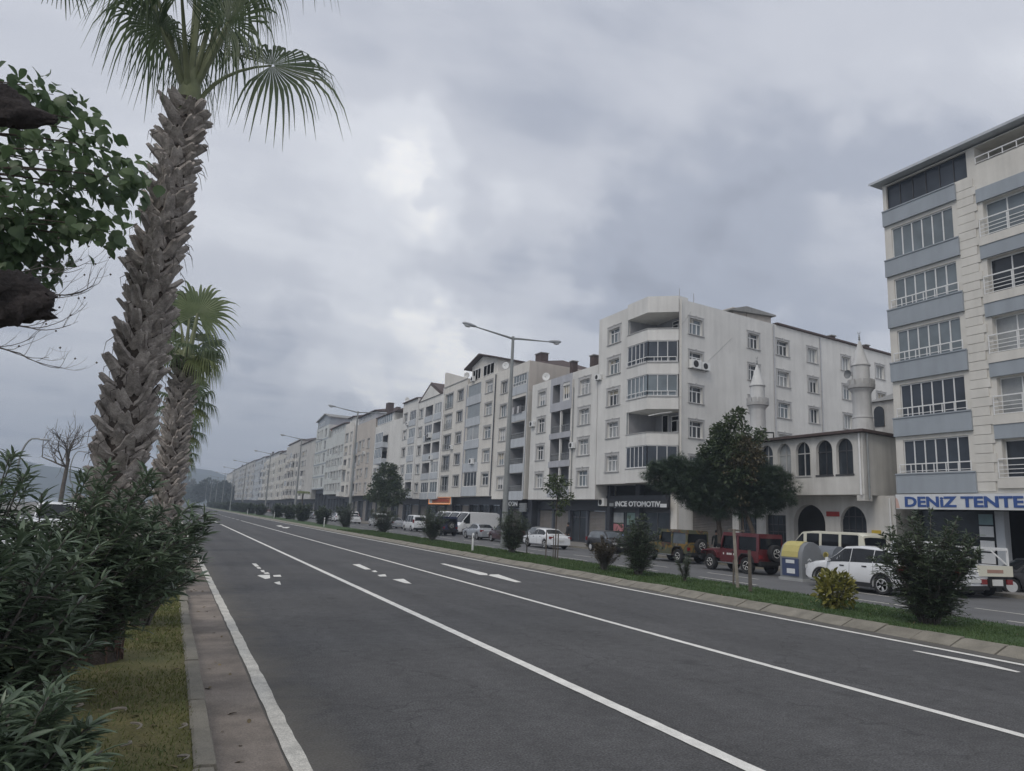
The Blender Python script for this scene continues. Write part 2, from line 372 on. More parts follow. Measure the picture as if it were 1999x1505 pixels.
def paintmat(name, c, coat=.8, rough=.35): return mat(name, c, rough, .03, 1.2, coat=coat)
M['car_white'] = paintmat('white car paint', (.72, .735, .75)); M['car_silver'] = mat('silver car paint', (.42, .44, .47), .35, .03, metal=.4, coat=.7)
M['car_red'] = paintmat('dark red car paint', (.105, .014, .018)); M['car_maroon'] = paintmat('maroon car paint', (.05, .010, .014)); M['car_blue'] = paintmat('navy car paint', (.018, .026, .072)); M['car_black'] = paintmat('black car paint', (.010, .010, .012), .25)
M['car_grey'] = paintmat('grey car paint', (.16, .17, .185)); M['car_cream'] = paintmat('cream van paint', (.66, .645, .53))
def asphalt():
    """dark asphalt: stone speckle, long tyre-worn bands, dust blown along the gutter side"""
    m = mat('asphalt', (.074, .074, .075), .9, .17, .45, bump=.6, bscale=38, fine=.55, detail=8); N = m.node_tree.nodes; L = m.node_tree.links; b = N['Principled BSDF']
    o = b.inputs['Base Color'].links[0].from_socket; g = N.new('ShaderNodeNewGeometry'); mp = N.new('ShaderNodeMapping'); mp.inputs['Scale'].default_value = (1.3, .05, 1); L.new(g.outputs['Position'], mp.inputs[0])
    n = N.new('ShaderNodeTexNoise'); n.inputs['Scale'].default_value = 1; n.inputs['Detail'].default_value = 6; L.new(mp.outputs[0], n.inputs[0]); r = N.new('ShaderNodeMapRange'); r.inputs['From Min'].default_value = .3; r.inputs['From Max'].default_value = .7; r.inputs['To Min'].default_value = .86; r.inputs['To Max'].default_value = 1.14; L.new(n.outputs['Fac'], r.inputs[0])
    s = N.new('ShaderNodeVectorMath'); s.operation = 'SCALE'; L.new(o, s.inputs[0]); L.new(r.outputs[0], s.inputs['Scale'])
    # pale grit
    v = N.new('ShaderNodeTexVoronoi'); v.inputs['Scale'].default_value = 26; L.new(g.outputs['Position'], v.inputs['Vector']); r2 = N.new('ShaderNodeMapRange'); r2.inputs['From Min'].default_value = .035; r2.inputs['From Max'].default_value = .075; r2.inputs['To Min'].default_value = .75; r2.inputs['To Max'].default_value = 0; L.new(v.outputs['Distance'], r2.inputs[0])
    n4 = N.new('ShaderNodeTexNoise'); n4.inputs['Scale'].default_value = 3; L.new(g.outputs['Position'], n4.inputs[0]); r4 = N.new('ShaderNodeMapRange'); r4.inputs['From Min'].default_value = .5; r4.inputs['From Max'].default_value = .7; L.new(n4.outputs['Fac'], r4.inputs[0]); mm = N.new('ShaderNodeMath'); mm.operation = 'MULTIPLY'; L.new(r2.outputs[0], mm.inputs[0]); L.new(r4.outputs[0], mm.inputs[1])
    x1 = N.new('ShaderNodeMix'); x1.data_type = 'RGBA'; L.new(mm.outputs[0], x1.inputs['Factor']); L.new(s.outputs[0], x1.inputs['A']); x1.inputs['B'].default_value = (.17, .165, .16, 1)
    # mottled wear, hairline cracks and a few oil spots
    n5 = N.new('ShaderNodeTexNoise'); n5.inputs['Scale'].default_value = 5.5; n5.inputs['Detail'].default_value = 8; n5.inputs['Roughness'].default_value = .75; L.new(g.outputs['Position'], n5.inputs[0])
    r5 = N.new('ShaderNodeMapRange'); r5.inputs['From Min'].default_value = .3; r5.inputs['From Max'].default_value = .7; r5.inputs['To Min'].default_value = .72; r5.inputs['To Max'].default_value = 1.28; L.new(n5.outputs['Fac'], r5.inputs[0])
    wp = N.new('ShaderNodeVectorMath'); wp.operation = 'MULTIPLY_ADD'; L.new(n4.outputs['Color'], wp.inputs[0]); wp.inputs[1].default_value = (.5, .5, .5); L.new(g.outputs['Position'], wp.inputs[2])
    vc = N.new('ShaderNodeTexVoronoi'); vc.feature = 'DISTANCE_TO_EDGE'; vc.inputs['Scale'].default_value = .32; L.new(wp.outputs[0], vc.inputs['Vector'])
    r6 = N.new('ShaderNodeMapRange'); r6.inputs['From Min'].default_value = .002; r6.inputs['From Max'].default_value = .006; r6.inputs['To Min'].default_value = .72; r6.inputs['To Max'].default_value = 1; L.new(vc.outputs['Distance'], r6.inputs[0])
    v7 = N.new('ShaderNodeTexVoronoi'); v7.inputs['Scale'].default_value = .55; L.new(wp.outputs[0], v7.inputs['Vector']); r7 = N.new('ShaderNodeMapRange'); r7.inputs['From Min'].default_value = .03; r7.inputs['From Max'].default_value = .16; r7.inputs['To Min'].default_value = .72; r7.inputs['To Max'].default_value = 1; L.new(v7.outputs['Distance'], r7.inputs[0])
    k1 = N.new('ShaderNodeMath'); k1.operation = 'MULTIPLY'; L.new(r5.outputs[0], k1.inputs[0]); L.new(r6.outputs[0], k1.inputs[1]); k2 = N.new('ShaderNodeMath'); k2.operation = 'MULTIPLY'; L.new(k1.outputs[0], k2.inputs[0]); L.new(r7.outputs[0], k2.inputs[1])
    sc2 = N.new('ShaderNodeVectorMath'); sc2.operation = 'SCALE'; L.new(x1.outputs['Result'], sc2.inputs[0]); L.new(k2.outputs[0], sc2.inputs['Scale'])
    sp = N.new('ShaderNodeSeparateXYZ'); L.new(g.outputs['Position'], sp.inputs[0]); n3 = N.new('ShaderNodeTexNoise'); n3.inputs['Scale'].default_value = 2.2; n3.inputs['Detail'].default_value = 7; L.new(g.outputs['Position'], n3.inputs[0])
    a = N.new('ShaderNodeMath'); a.operation = 'MULTIPLY_ADD'; L.new(n3.outputs['Fac'], a.inputs[0]); a.inputs[1].default_value = 1.0; L.new(sp.outputs[0], a.inputs[2]); r3 = N.new('ShaderNodeMapRange'); r3.inputs['From Min'].default_value = 1.55; r3.inputs['From Max'].default_value = 2.35; r3.inputs['To Min'].default_value = .75; r3.inputs['To Max'].default_value = 0; L.new(a.outputs[0], r3.inputs[0])
    x2 = N.new('ShaderNodeMix'); x2.data_type = 'RGBA'; L.new(r3.outputs[0], x2.inputs['Factor']); L.new(sc2.outputs[0], x2.inputs['A']); x2.inputs['B'].default_value = (.135, .125, .105, 1); L.new(x2.outputs['Result'], b.inputs['Base Color'])
    return m
M['asphalt'] = asphalt()
def camo():
    m = bpy.data.materials.new('camouflage paint'); m.use_nodes = True; N = m.node_tree.nodes; L = m.node_tree.links
    g = N.new('ShaderNodeTexCoord'); n = N.new('ShaderNodeTexNoise'); n.inputs['Scale'].default_value = 1.5; n.inputs['Detail'].default_value = 1.0; n.inputs['Distortion'].default_value = .9; L.new(g.outputs['Object'], n.inputs[0])
    r = N.new('ShaderNodeValToRGB'); r.color_ramp.interpolation = 'CONSTANT'; L.new(n.outputs['Fac'], r.inputs[0]); e = r.color_ramp.elements
    e[0].position = 0; e[0].color = (.075, .08, .045, 1); e[1].position = .47; e[1].color = (.19, .115, .02, 1)
    for p, c in ((.52, (.055, .062, .04)), (.58, (.075, .03, .02)), (.65, (.17, .15, .10))): x = e.new(p); x.color = (*c, 1)
    L.new(r.outputs[0], N['Principled BSDF'].inputs['Base Color']); N['Principled BSDF'].inputs['Roughness'].default_value = .6
    return m
M['camo'] = camo()

# ---------------------------------------------------------------- ground, roads, kerbs, water, hills, air
def G(u, v, z=0.0):
    r = ray(u, v); t = (z - CAMZ) / r[2]; return (r[0] * t, r[1] * t)
def sheet(name, x0, x1, y0, y1, z, m, parent=None, n=1):
    b = MB(); ys = np.linspace(y0, y1, n + 1)
    for i in range(n): b.quad((x0, ys[i], z), (x1, ys[i], z), (x1, ys[i + 1], z), (x0, ys[i + 1], z))
    return b.build(name, m, parent, **({} if parent else {'kind': 'structure'}))
sheet('ground', -40, 1680, -60, 1860, -.06, M['pave'])
road = sheet('road', .5, 14.15, -20, 1500, 0, M['asphalt'])
service = sheet('service_road', 18.2, 28.7, -20, 1500, 0, M['asphalt2'])
coast_road = sheet('coast_road', -14, -2.4, -20, 1500, -.02, M['asphalt2'])
prom = sheet('promenade', -40, -14, -20, 1500, -.01, M['pave'])
sheet('sea', -1650, -39, -60, 1860, -.03, M['sea'])
sheet('gutter', .5, 1.12, -20, 400, .004, M['gutter'])
sheet('shoulder', 13.72, 14.15, -20, 400, .004, mat('dusty shoulder', (.105, .10, .09), .9, .2, 1.2, bump=.3, bscale=60, fine=.2))
verge = MB(); verge.box(-2.4, .4, -20, 600, -.1, .14); verge = verge.build('verge', M['soil'], kind='structure')
med = MB(); med.box(14.56, 18.2, -20, 900, -.1, .145); med = med.build('median', M['turf'], kind='structure')
side = MB(); side.box(28.72, 36.5, -20, 700, -.1, .12); side = side.build('pavement', M['pave'], kind='structure')
# painted lines
def line(name, x, w, segs, m, par, z=.008, rag=.005, step=.2):
    b = MB(); rr = random.Random(int(x * 100))
    for (a, c) in segs:
        n = max(1, min(int((c - a) / step), 700)); ys = [a + (c - a) * (i / n) ** 1.6 if c - a > 30 else a + (c - a) * i / n for i in range(n + 1)]
        e = [(x - w / 2 + rr.uniform(-rag, rag), x + w / 2 + rr.uniform(-rag, rag)) for _ in ys]
        for i in range(n): b.quad((e[i][0], ys[i], z), (e[i][1], ys[i], z), (e[i + 1][1], ys[i + 1], z), (e[i + 1][0], ys[i + 1], z))
    return b.build(name, m, par)
line('edge_line', 1.22, .15, [(-5, 420)], M['oldpaint'], road, rag=.009, step=.12)
line('lane_line', 4.92, .17, [(-5, 92)] + [(95 + 9 * i, 100 + 9 * i) for i in range(30)], M['paint'], road)
line('lane_line', 8.72, .15, [(-5, 103)] + [(106 + 8 * i, 110.5 + 8 * i) for i in range(40)], M['paint'], road)
line('edge_line', 13.56, .17, [(-5, 600)], M['paint'], road)
line('parking_line', 20.35, .14, [(9 + 6.15 * i - .2, 12.1 + 6.15 * i) for i in range(30)], M['oldpaint'], service)
line('parking_line', 22.68, .14, [(11.2 + 6.1 * i, 14.4 + 6.1 * i) for i in range(28)], M['oldpaint'], service)
line('edge_line', 18.42, .1, [(20, 300)], M['oldpaint'], service)
# worn arrows and stray strokes, each piece of paint laid where it lies on the road
def decal(name, polys, org, sc, m=M['paint'], z=.009):
    b = MB()
    for poly in polys:
        P = [G(org[0] + a / sc, org[1] + c / sc, z) for a, c in poly]
        ar = sum(P[i][0] * P[(i + 1) % len(P)][1] - P[(i + 1) % len(P)][0] * P[i][1] for i in range(len(P)))
        if ar < 0: P = P[::-1]
        b.add([(x, y, z) for x, y in P], [tuple(range(len(P)))])
    return b.build(name, m, road)
o1 = (350, 940); s1 = 4.442
decal('lane_arrow', [[(628, 710), (665, 710), (695, 735), (660, 738)], [(668, 742), (700, 742), (710, 755), (680, 755)], [(703, 768), (735, 768), (742, 785), (715, 785)], [(728, 790), (768, 786), (785, 799), (742, 800)],
      [(676, 815), (700, 810), (785, 808), (788, 838), (745, 845)], [(812, 812), (875, 808), (886, 825), (820, 825)], [(820, 875), (872, 865), (882, 895), (850, 890)]], o1, s1)
decal('lane_arrow', [[(1500, 718), (1560, 715), (1665, 762), (1610, 762)], [(1665, 775), (1700, 770), (1720, 783), (1690, 785)], [(1718, 810), (1785, 803), (1798, 822), (1740, 823)],
      [(1848, 848), (1890, 845), (1945, 843), (2015, 886), (1955, 880)]], o1, s1)
o2 = (780, 960); s2 = 5.553
decal('lane_arrow', [[(440, 778), (490, 778), (950, 886), (955, 905), (870, 900)], [(962, 906), (985, 895), (1070, 895), (1325, 980), (1255, 980)]], o2, s2)
decal('lane_arrow', [[(838, 382), (880, 380), (905, 390), (870, 392)], [(885, 396), (965, 393), (935, 405), (900, 402)]], o1, s1)
decal('lane_arrow', [[(150, 370), (175, 365), (188, 378), (165, 388)]], o1, s1)
decal('stray_stroke', [[(1415, 320), (1450, 322), (1800, 385), (1985, 432), (1960, 433), (1760, 392)]], (1250, 1150), 2.669)
# kerbs: separate stones near by, one strip further off
def kerb_stone_mesh(prof, ln, i):
    b = MB(); rr = random.Random(i); j = lambda a: rr.uniform(-a, a)
    n = len(prof); c = .012
    rings = []
    for y, sh in ((0, c), (c, 0), (ln - c, 0), (ln, c)):
        cx = sum(p[0] for p in prof) / n; cz = sum(p[1] for p in prof) / n
        rings += [(cx + (p[0] - cx) * (1 - sh * 2.5) + j(.006), y, cz + (p[1] - cz) * (1 - sh * 2.5) + j(.004)) for p in prof]
    fs = [tuple(range(n))] + [tuple(3 * n + k for k in range(n))[::-1]]
    for r in range(3):
        for k in range(n): fs.append((r * n + k, (r + 1) * n + k, (r + 1) * n + (k + 1) % n, r * n + (k + 1) % n))
    b.add(rings, fs)
    return b.mesh('kerb_stone', M['kerb'])
PR = [(14.12, -.05), (14.12, .02), (14.5, .165), (14.62, .165), (14.62, -.05)]
PL = [(.38, -.05), (.38, .15), (.41, .16), (.535, .155), (.55, .12), (.56, -.05)]
kb = MB()
kb.extr([(x, 62, z) for x, z in PR], (0, 560, 0)); kb = kb.build('median_kerb', M['kerb'], kind='structure')
stones = [kerb_stone_mesh(PR, .812, i) for i in range(6)]
for i in range(70):
    o = link('kerb_stone', stones[i % 6], kb, (RND.uniform(-.015, .015), 3.6 + i * .845, RND.uniform(-.014, .01)), (RND.uniform(-.008, .008), 0, RND.uniform(-.0006, .0006)))
kl = MB(); kl.extr([(x, 26, z) for x, z in PL], (0, 300, 0)); kl = kl.build('verge_kerb', M['kerb'], kind='structure')
lst = [kerb_stone_mesh(PL, .98, 20 + i) for i in range(5)]
for i in range(26):
    link('kerb_stone', lst[i % 5], kl, (RND.uniform(-.008, .008), .2 + i * 1.0, RND.uniform(-.012, .006)), (0, 0, RND.uniform(-.006, .006)))
k3 = MB(); k3.box(28.6, 28.75, -20, 700, -.1, .13); k3.build('pavement_kerb', M['kerb'], kind='structure')
# grass blades
def grass(name, n, xr, yr, z, h, m, ypow=1.0, holes=0.0):
    x = NPR.uniform(*xr, n); t = NPR.random(n) ** ypow; y = yr[0] + (yr[1] - yr[0]) * t
    if holes:
        k = np.sin(x * 3.1 + 1.3 * np.sin(y * 1.7)) + np.sin(y * 2.3 + x) + NPR.normal(0, .8, n) > holes; x = x[k]; y = y[k]
    n = len(x); hh = h * NPR.uniform(.45, 1.2, n) * (1 + .025 * y); w = .004 * (1 + .10 * y)
    a = NPR.uniform(0, 2 * np.pi, n); lean = NPR.uniform(.2, 1.1, n) * hh
    ca, sa = np.cos(a), np.sin(a); b = NPR.uniform(0, 2 * np.pi, n)
    P0 = np.stack([x - ca * w, y - sa * w, np.full(n, z)], 1); P1 = np.stack([x + ca * w, y + sa * w, np.full(n, z)], 1)
    P2 = np.stack([x + np.cos(b) * lean, y + np.sin(b) * lean, z + hh], 1)
    V = np.stack([P0, P1, P2], 1).reshape(-1, 3); F = np.arange(3 * n).reshape(n, 3)
    return link(name, npmesh(name, V, F, m), None, kind='stuff', label='short grass', )
for o, l in ((grass('grass', 60000, (-2.3, .42), (2.2, 26), .138, .035, M['lf_grass'], 1.5, -.7), 'short patchy olive grass on the verge under the palms'),
             (grass('grass', 80000, (14.6, 18.22), (5, 70), .143, .05, M['lf_grass2'], 1.4, -1.4), 'green grass growing along the median strip')):
    o['label'] = l
# fallen scraps on the verge
for i, (u, v, l) in enumerate([(265, 1421, .2), (232, 1390, .1), (358, 1422, .12), (250, 1458, .12), (357, 1484, .07), (155, 1382, .08)]):
    x, y = G(u, v, .15); b = MB(); n = 6; a = RND.uniform(0, 3)
    pts = [(x + l * (t / n - .5) * math.cos(a) + .04 * math.sin(t * .9), y + l * (t / n - .5) * math.sin(a), .165 + .02 * math.sin(t / n * 3.1)) for t in range(n + 1)]
    b.tube(pts, [.004 + .008 * math.sin(3.1 * t / n) for t in range(n + 1)], 5)
    tag(b.build('fallen_petiole', M['wood_pale']), ['largest pale curled scrap lying on the verge grass', 'small pale scrap above the largest one on the verge grass', 'dry scrap on the verge grass closest to the kerb', 'pale scrap below the largest one on the verge grass', 'tiny scrap nearest the bottom kerb on the verge grass', 'small scrap on the verge grass nearest the bushes'][i], 'leaf litter', 'dry scraps on the verge')
# fallen leaves on the verge, gutter and median
n = 420; xx = np.concatenate([NPR.uniform(-2.2, 1.0, 260), NPR.uniform(14.1, 18, 160)]); yy = np.concatenate([3 + 22 * NPR.random(260) ** 1.6, NPR.uniform(8, 40, 160)]); zz = np.where(xx < .5, .165, np.where(xx < 2, .015, np.where(xx < 14.6, .16, .185)))
xx = np.where(xx > 2, np.maximum(xx, 14.65), xx); zz = np.where((xx > .35) & (xx < .58), .17, zz)
d_ = np.stack([NPR.normal(size=n), NPR.normal(size=n), NPR.normal(0, .12, n)], 1)
V_, F_ = scatter(LANCE[0] * np.array([1.5, 1, 1]), LANCE[1], np.stack([xx, yy, zz], 1), frames(d_, np.tile([0, 0, 1.], (n, 1)) + NPR.normal(0, .25, (n, 3))), NPR.uniform(.05, .13, n))
lo = link('fallen_leaves', npmesh('fallen_leaves', V_, F_, mat('fallen leaf', (.11, .075, .035), .8, .5, 3, col2=(.22, .17, .08))), None, kind='stuff'); lo['label'] = 'dry fallen leaves scattered on the grass and gutter'
# hills
def hills():
    xs = np.linspace(-1300, 800, 150); ys = np.linspace(1150, 1700, 26); V = []; F = []
    rr = np.random.default_rng(3); ph = rr.uniform(0, 6.3, 12)
    for j, y in enumerate(ys):
        t = j / 25; prof = math.sin(min(1, t * 1.25) * math.pi / 2) if t < .8 else 1 - (t - .8) * .6
        for x in xs:
            a = x / 1375.
            h = np.interp(a, [-1, -.55, -.34, -.26, -.20, -.13, -.06, -.02, .01, .05, .10, .2, .6], [210, 185, 165, 150, 128, 112, 92, 120, 132, 118, 84, 70, 50])
            h *= .51; h *= 1 + .05 * sum(math.sin(x * .012 * (k + 1) + ph[k] + y * .004 * k) / (k + 1) for k in range(6)) + .1 * math.sin(y * .024 + x * .008)
            V.append((x, y, max(-3, h * prof * 1.02 - 3)))
    n = len(xs)
    for j in range(25):
        for i in range(n - 1): F.append((j * n + i, j * n + i + 1, (j + 1) * n + i + 1, (j + 1) * n + i))
    me = npmesh('hills', np.array(V), np.array(F), M['hill'], True); link('hills', me, None, kind='structure')
hills()
# sea air: one even box of haze round everything
hz = MB(); hz.box(-1700, 1720, -120, 1900, -1.2, 170)
hm = bpy.data.materials.new('haze'); hm.use_nodes = True; hn = hm.node_tree; hn.nodes.remove(hn.nodes['Principled BSDF'])
pv = hn.nodes.new('ShaderNodeVolumePrincipled'); pv.inputs['Density'].default_value = .00085; pv.inputs['Color'].default_value = (.72, .84, 1, 1)
hn.links.new(pv.outputs[0], hn.nodes['Material Output'].inputs['Volume'])
hz.build('haze', hm, kind='stuff', label='thin sea haze over the whole street')

# ---------------------------------------------------------------- building kit
SH = math.tan(math.radians(6.5)); XF = 33.0; XG = 34.2
def P3(O, U, N, u, n, z): return (O[0] + U[0] * u + N[0] * n, O[1] + U[1] * u + N[1] * n, z)
FU, FN = (0, -1), (1, 0)                        # front walls: u runs from the far end to the near end, n goes into the house
SU, SN = (math.cos(math.radians(6.5)), math.sin(math.radians(6.5))), (-math.sin(math.radians(6.5)), math.cos(math.radians(6.5)))
def panel(b, O, U, N, u0, u1, z0, z1, holes, inner=None):
    """wall face with openings: hole = (u0,u1,z0,z1,depth,back?)"""
    us = sorted({u0, u1, *[h[0] for h in holes], *[h[1] for h in holes]}); zs = sorted({z0, z1, *[h[2] for h in holes], *[h[3] for h in holes]})
    us = [u for u in us if u0 - 1e-6 <= u <= u1 + 1e-6]; zs = [z for z in zs if z0 - 1e-6 <= z <= z1 + 1e-6]
    for i in range(len(us) - 1):
        run = None
        for j in range(len(zs) - 1):
            um = (us[i] + us[i + 1]) / 2; zm = (zs[j] + zs[j + 1]) / 2
            if any(h[0] < um < h[1] and h[2] < zm < h[3] for h in holes):
                if run is not None: _pq(b, O, U, N, us[i], us[i + 1], run, zs[j]); run = None
            elif run is None: run = zs[j]
        if run is not None: _pq(b, O, U, N, us[i], us[i + 1], run, zs[-1])
    for h in holes:
        w_ = b; b = inner if (inner is not None and h[4] > 1) else w_
        a, c, e, f, d = h[:5]; q = lambda u, n, z: P3(O, U, N, u, n, z)
        b.quad(q(a, 0, e), q(c, 0, e), q(c, d, e), q(a, d, e)); b.quad(q(a, 0, f), q(a, d, f), q(c, d, f), q(c, 0, f))
        b.quad(q(a, 0, e), q(a, d, e), q(a, d, f), q(a, 0, f)); b.quad(q(c, 0, e), q(c, 0, f), q(c, d, f), q(c, d, e))
        if len(h) > 5 and h[5]: b.quad(q(a, d, e), q(c, d, e), q(c, d, f), q(a, d, f))
        b = w_
def _pq(b, O, U, N, a, c, e, f):
    q = lambda u, z: P3(O, U, N, u, 0, z); b.quad(q(a, e), q(c, e), q(c, f), q(a, f))
def shell(b, y0, y1, z0, z1, X=XF, D=15.0, front=False):
    """rest of a house body: sides, back, top, underside (plots run back at a slant)"""
    a, c, d, e = (X, y0), (X, y1), (X + D, y1 + D * SH), (X + D, y0 + D * SH)
    b.quad((*a, z0), (*e, z0), (*e, z1), (*a, z1)); b.quad((*c, z0), (*c, z1), (*d, z1), (*d, z0)); b.quad((*e, z0), (*d, z0), (*d, z1), (*e, z1))
    b.quad((*a, z1), (*e, z1), (*d, z1), (*c, z1)); b.quad((*a, z0), (*c, z0), (*d, z0), (*e, z0))
    if front: b.quad((*a, z0), (*a, z1), (*c, z1), (*c, z0))
WC = {}
def wmesh(w, h, style, fm, trim):
    k = (round(w, 2), round(h, 2), style, fm, trim)
    if k in WC: return WC[k]
    f = MB(); t = .055; d0, d1 = -.02, .05
    f.box(0, t, d0, d1, 0, h); f.box(w - t, w, d0, d1, 0, h); f.box(t, w - t, d0, d1, 0, t); f.box(t, w - t, d0, d1, h - t, h)
    zt = h * .68
    if style == 'case3':
        f.box(t, w - t, d0, d1, zt, zt + .07)
        for x in (.33, .67): f.box(w * x - .04, w * x + .04, d0 - .004, d1 + .004, t, zt)
        f.box(w * .33 - .02, w * .33 + .03, d0 - .004, d1 + .004, zt + .07, h - t)
    elif style == 'case2':
        f.box(w * .5 - .04, w * .5 + .04, d0 - .004, d1 + .004, t, h - t)
    elif style == 'lite3':
        for x in (.33, .66): f.box(w * x - .035, w * x + .035, d0 - .004, d1 + .004, t, h - t)
    elif style == 'trans2':
        f.box(t, w - t, d0, d1, zt, zt + .06); f.box(w * .4 - .035, w * .4 + .035, d0 - .004, d1 + .004, t, zt)
    fr = f.mesh('window', M[fm])
    p = MB(); p.quad((t * .5, .03, t * .5), (w - t * .5, .03, t * .5), (w - t * .5, .03, h - t * .5), (t * .5, .03, h - t * .5)); pn = {g: p.mesh('pane', M[g]) for g in ('glass', 'glass_pale', 'glass_grey', 'glass_navy')}
    tr = None
    if trim:
        q = MB(); a, s, dp = trim
        # surround proud of the wall (wall plane is at y=-dp), sill, small keystone
        y0, y1 = -dp - .035, -dp + .01
        q.box(-a, 0, y0, y1, -.02, h + a); q.box(w, w + a, y0, y1, -.02, h + a); q.box(0, w, y0, y1, h, h + a)
        q.box(-a - .03, w + a + .03, y0 - .03, y1, h + a - .002, h + a + .05); q.box(-a - .04, w + a + .04, y0 - .06, .03, -.09, -.021)
        if s: q.box(w / 2 - .06, w / 2 + .06, y0 - .03, y1 - .002, h + .03, h + a + .12)
        tr = q.mesh('surround', M['trim'])
    WC[k] = (fr, pn, tr)
    return WC[k]
def window(root, O, U, N, u, z, w, h, style='case3', glass=None, fm='pvc', trim=None, dep=.16):
    fr, pn, tr = wmesh(w, h, style, fm, (trim[0], trim[1], dep) if trim else None)
    p = Vector(P3(O, U, N, u, dep, z)) - wloc(root); rot = (0, 0, math.atan2(U[1], U[0]))
    o = link('window', fr, root, p, rot)
    link('pane', pn[glass or RND.choice(['glass', 'glass', 'glass_pale', 'glass_pale', 'glass_grey'])], o)
    if tr: link('surround', tr, o)
    if w > .9 and h > .9 and RND.random() < .38:
        q = MB(); hb = h * RND.choice([.25, .35, .5, .62]); x1 = RND.choice([w, w, w * .5]) ; q.box(.06, x1 - .06, .018, .026, h - hb, h - .05); link('blind', q.mesh('blind', M[RND.choice(['blind', 'blind', 'blind_warm'])]), o)
    return o
def glazing(root, pts, z0, z1, ns, g='glass_grey', rail=True, fm='pvc', name='balcony_glazing'):
    """folding balcony glass along the plan points, one pane object per leaf, with a handrail in front"""
    f = MB(); panes = []
    for (a, c), n in zip(zip(pts[:-1], pts[1:]), ns):
        a = Vector((*a, 0)); c = Vector((*c, 0)); d = (c - a); nn = Vector((d.y, -d.x, 0)).normalized()
        if nn.x > 0 and abs(nn.x) > .3: nn = -nn
        for z in (z0, z1 - .06): f.bar(a + Vector((0, 0, z + .03)), c + Vector((0, 0, z + .03)), .06, .06)
        for i in range(n + 1):
            q = a + d * (i / n); f.box(q.x - .025, q.x + .025, q.y - .025, q.y + .025, z0, z1)
        for i in range(n):
            q0 = a + d * (i / n) - nn * .01; q1 = a + d * ((i + 1) / n) - nn * .01; p = MB()
            jit = nn * RND.uniform(-.006, .006)
            p.quad((q0.x, q0.y, z0 + .03), (q1.x + jit.x, q1.y + jit.y, z0 + .03), (q1.x + jit.x, q1.y + jit.y, z1 - .03), (q0.x, q0.y, z1 - .03)); panes.append(p)
    o = f.build(name, M[fm], root)
    for p in panes: p.build('pane', M[g], o)
    if rail: railing(root, [Vector((*p, 0)) for p in pts], z0 - .02, .42, 1)
    return o
def railing(root, pts, z0, h, nb=1, off=.12, m='pvc', gap=.62):
    r = MB()
    for a, c in zip(pts[:-1], pts[1:]):
        a = Vector(a); c = Vector(c); d = c - a; L = d.length; nn = Vector((-1, 0, 0)) * off
        r.bar(a + nn + Vector((0, 0, z0 + h)), c + nn + Vector((0, 0, z0 + h)), .05)
        for k in range(nb): r.bar(a + nn + Vector((0, 0, z0 + h * (k + .8) / (nb + .8) - .1)), c + nn + Vector((0, 0, z0 + h * (k + .8) / (nb + .8) - .1)), .028)
        n = max(1, round(L / gap))
        for i in range(n + 1): r.bar(a + d * (i / n) + nn + Vector((0, 0, z0)), a + d * (i / n) + nn + Vector((0, 0, z0 + h)), .035)
    return r.build('railing', M[m], root)
def pipe(root, x, y, z0, z1, m='pvc', r=.05):
    b = MB(); b.tube([(x, y, z0), (x, y, z1)], r, 8)
    for z in np.arange(z0 + .6, z1, 2.0): b.tube([(x, y, z), (x, y, z + .06)], r + .018, 8)
    return b.build('drainpipe', M[m], root)
def ac_unit(label, x, y, z, s=1.0, rz=0, group='air conditioner units on the house fronts'):
    """outdoor unit: casing, fan grille, bracket; faces local -x"""
    t = thing('air_conditioner', label, 'air conditioner', (x, y, z), rz, group)
    b = MB(); b.box(0, .3 * s, -.4 * s, .4 * s, 0, .56 * s); b.build('casing', M['white'], t, local=True)
    g = MB(); g.lathe([(.22 * s, -.012), (.22 * s, 0), (.19 * s, 0), (.19 * s, -.008), (.06 * s, -.008), (.06 * s, -.014), (0.0001, -.014)], (-.004, .08 * s, .28 * s), 20, 'x'); g.build('fan_grille', M['trimblack'], t, local=True)
    k = MB()
    for yy in (-.28, .28): k.box(.02, .42 * s, yy * s - .02, yy * s + .02, -.05, -.002)
    k.build('bracket', M['steel'], t, local=True)
    return t
def chimney(root, x, y, z, w, d, h, par=None):
    b = MB(); b.box(x, x + d, y, y + w, z, z + h); c = MB(); c.box(x - .08, x + d + .08, y - .08, y + w + .08, z + h + .002, z + h + .1)
    o = b.build('chimney', M['roof'], root); c.build('chimney_cap', M['roof_grey'], root if par is None else o); return o
def tiles_roof(root, y0, y1, x0, x1, z0, z1, m='roof', hip=1.5, name='roof'):
    """pitched roof, ridge along the street, ends hipped, real eave thickness"""
    b = MB(); xm = (x0 + x1) / 2; s0 = (x0 - XF) * SH; s1 = (x1 - XF) * SH; sm = (xm - XF) * SH
    A, B, C, D = (x0, y0 + s0, z0), (x0, y1 + s0, z0), (x1, y1 + s1, z0), (x1, y0 + s1, z0); E_, F_ = (xm, y0 + sm + hip, z1), (xm, y1 + sm - hip, z1)
    b.add([A, B, C, D, E_, F_], [(0, 4, 5, 1), (1, 5, 2), (2, 5, 4, 3), (3, 4, 0)])
    b.add([A, B, C, D] + [(p[0], p[1], p[2] - .14) for p in (A, B, C, D)], [(4, 5, 6, 7), (0, 1, 5, 4), (1, 2, 6, 5), (2, 3, 7, 6), (3, 0, 4, 7)])
    return b.build(name, M[m], root)
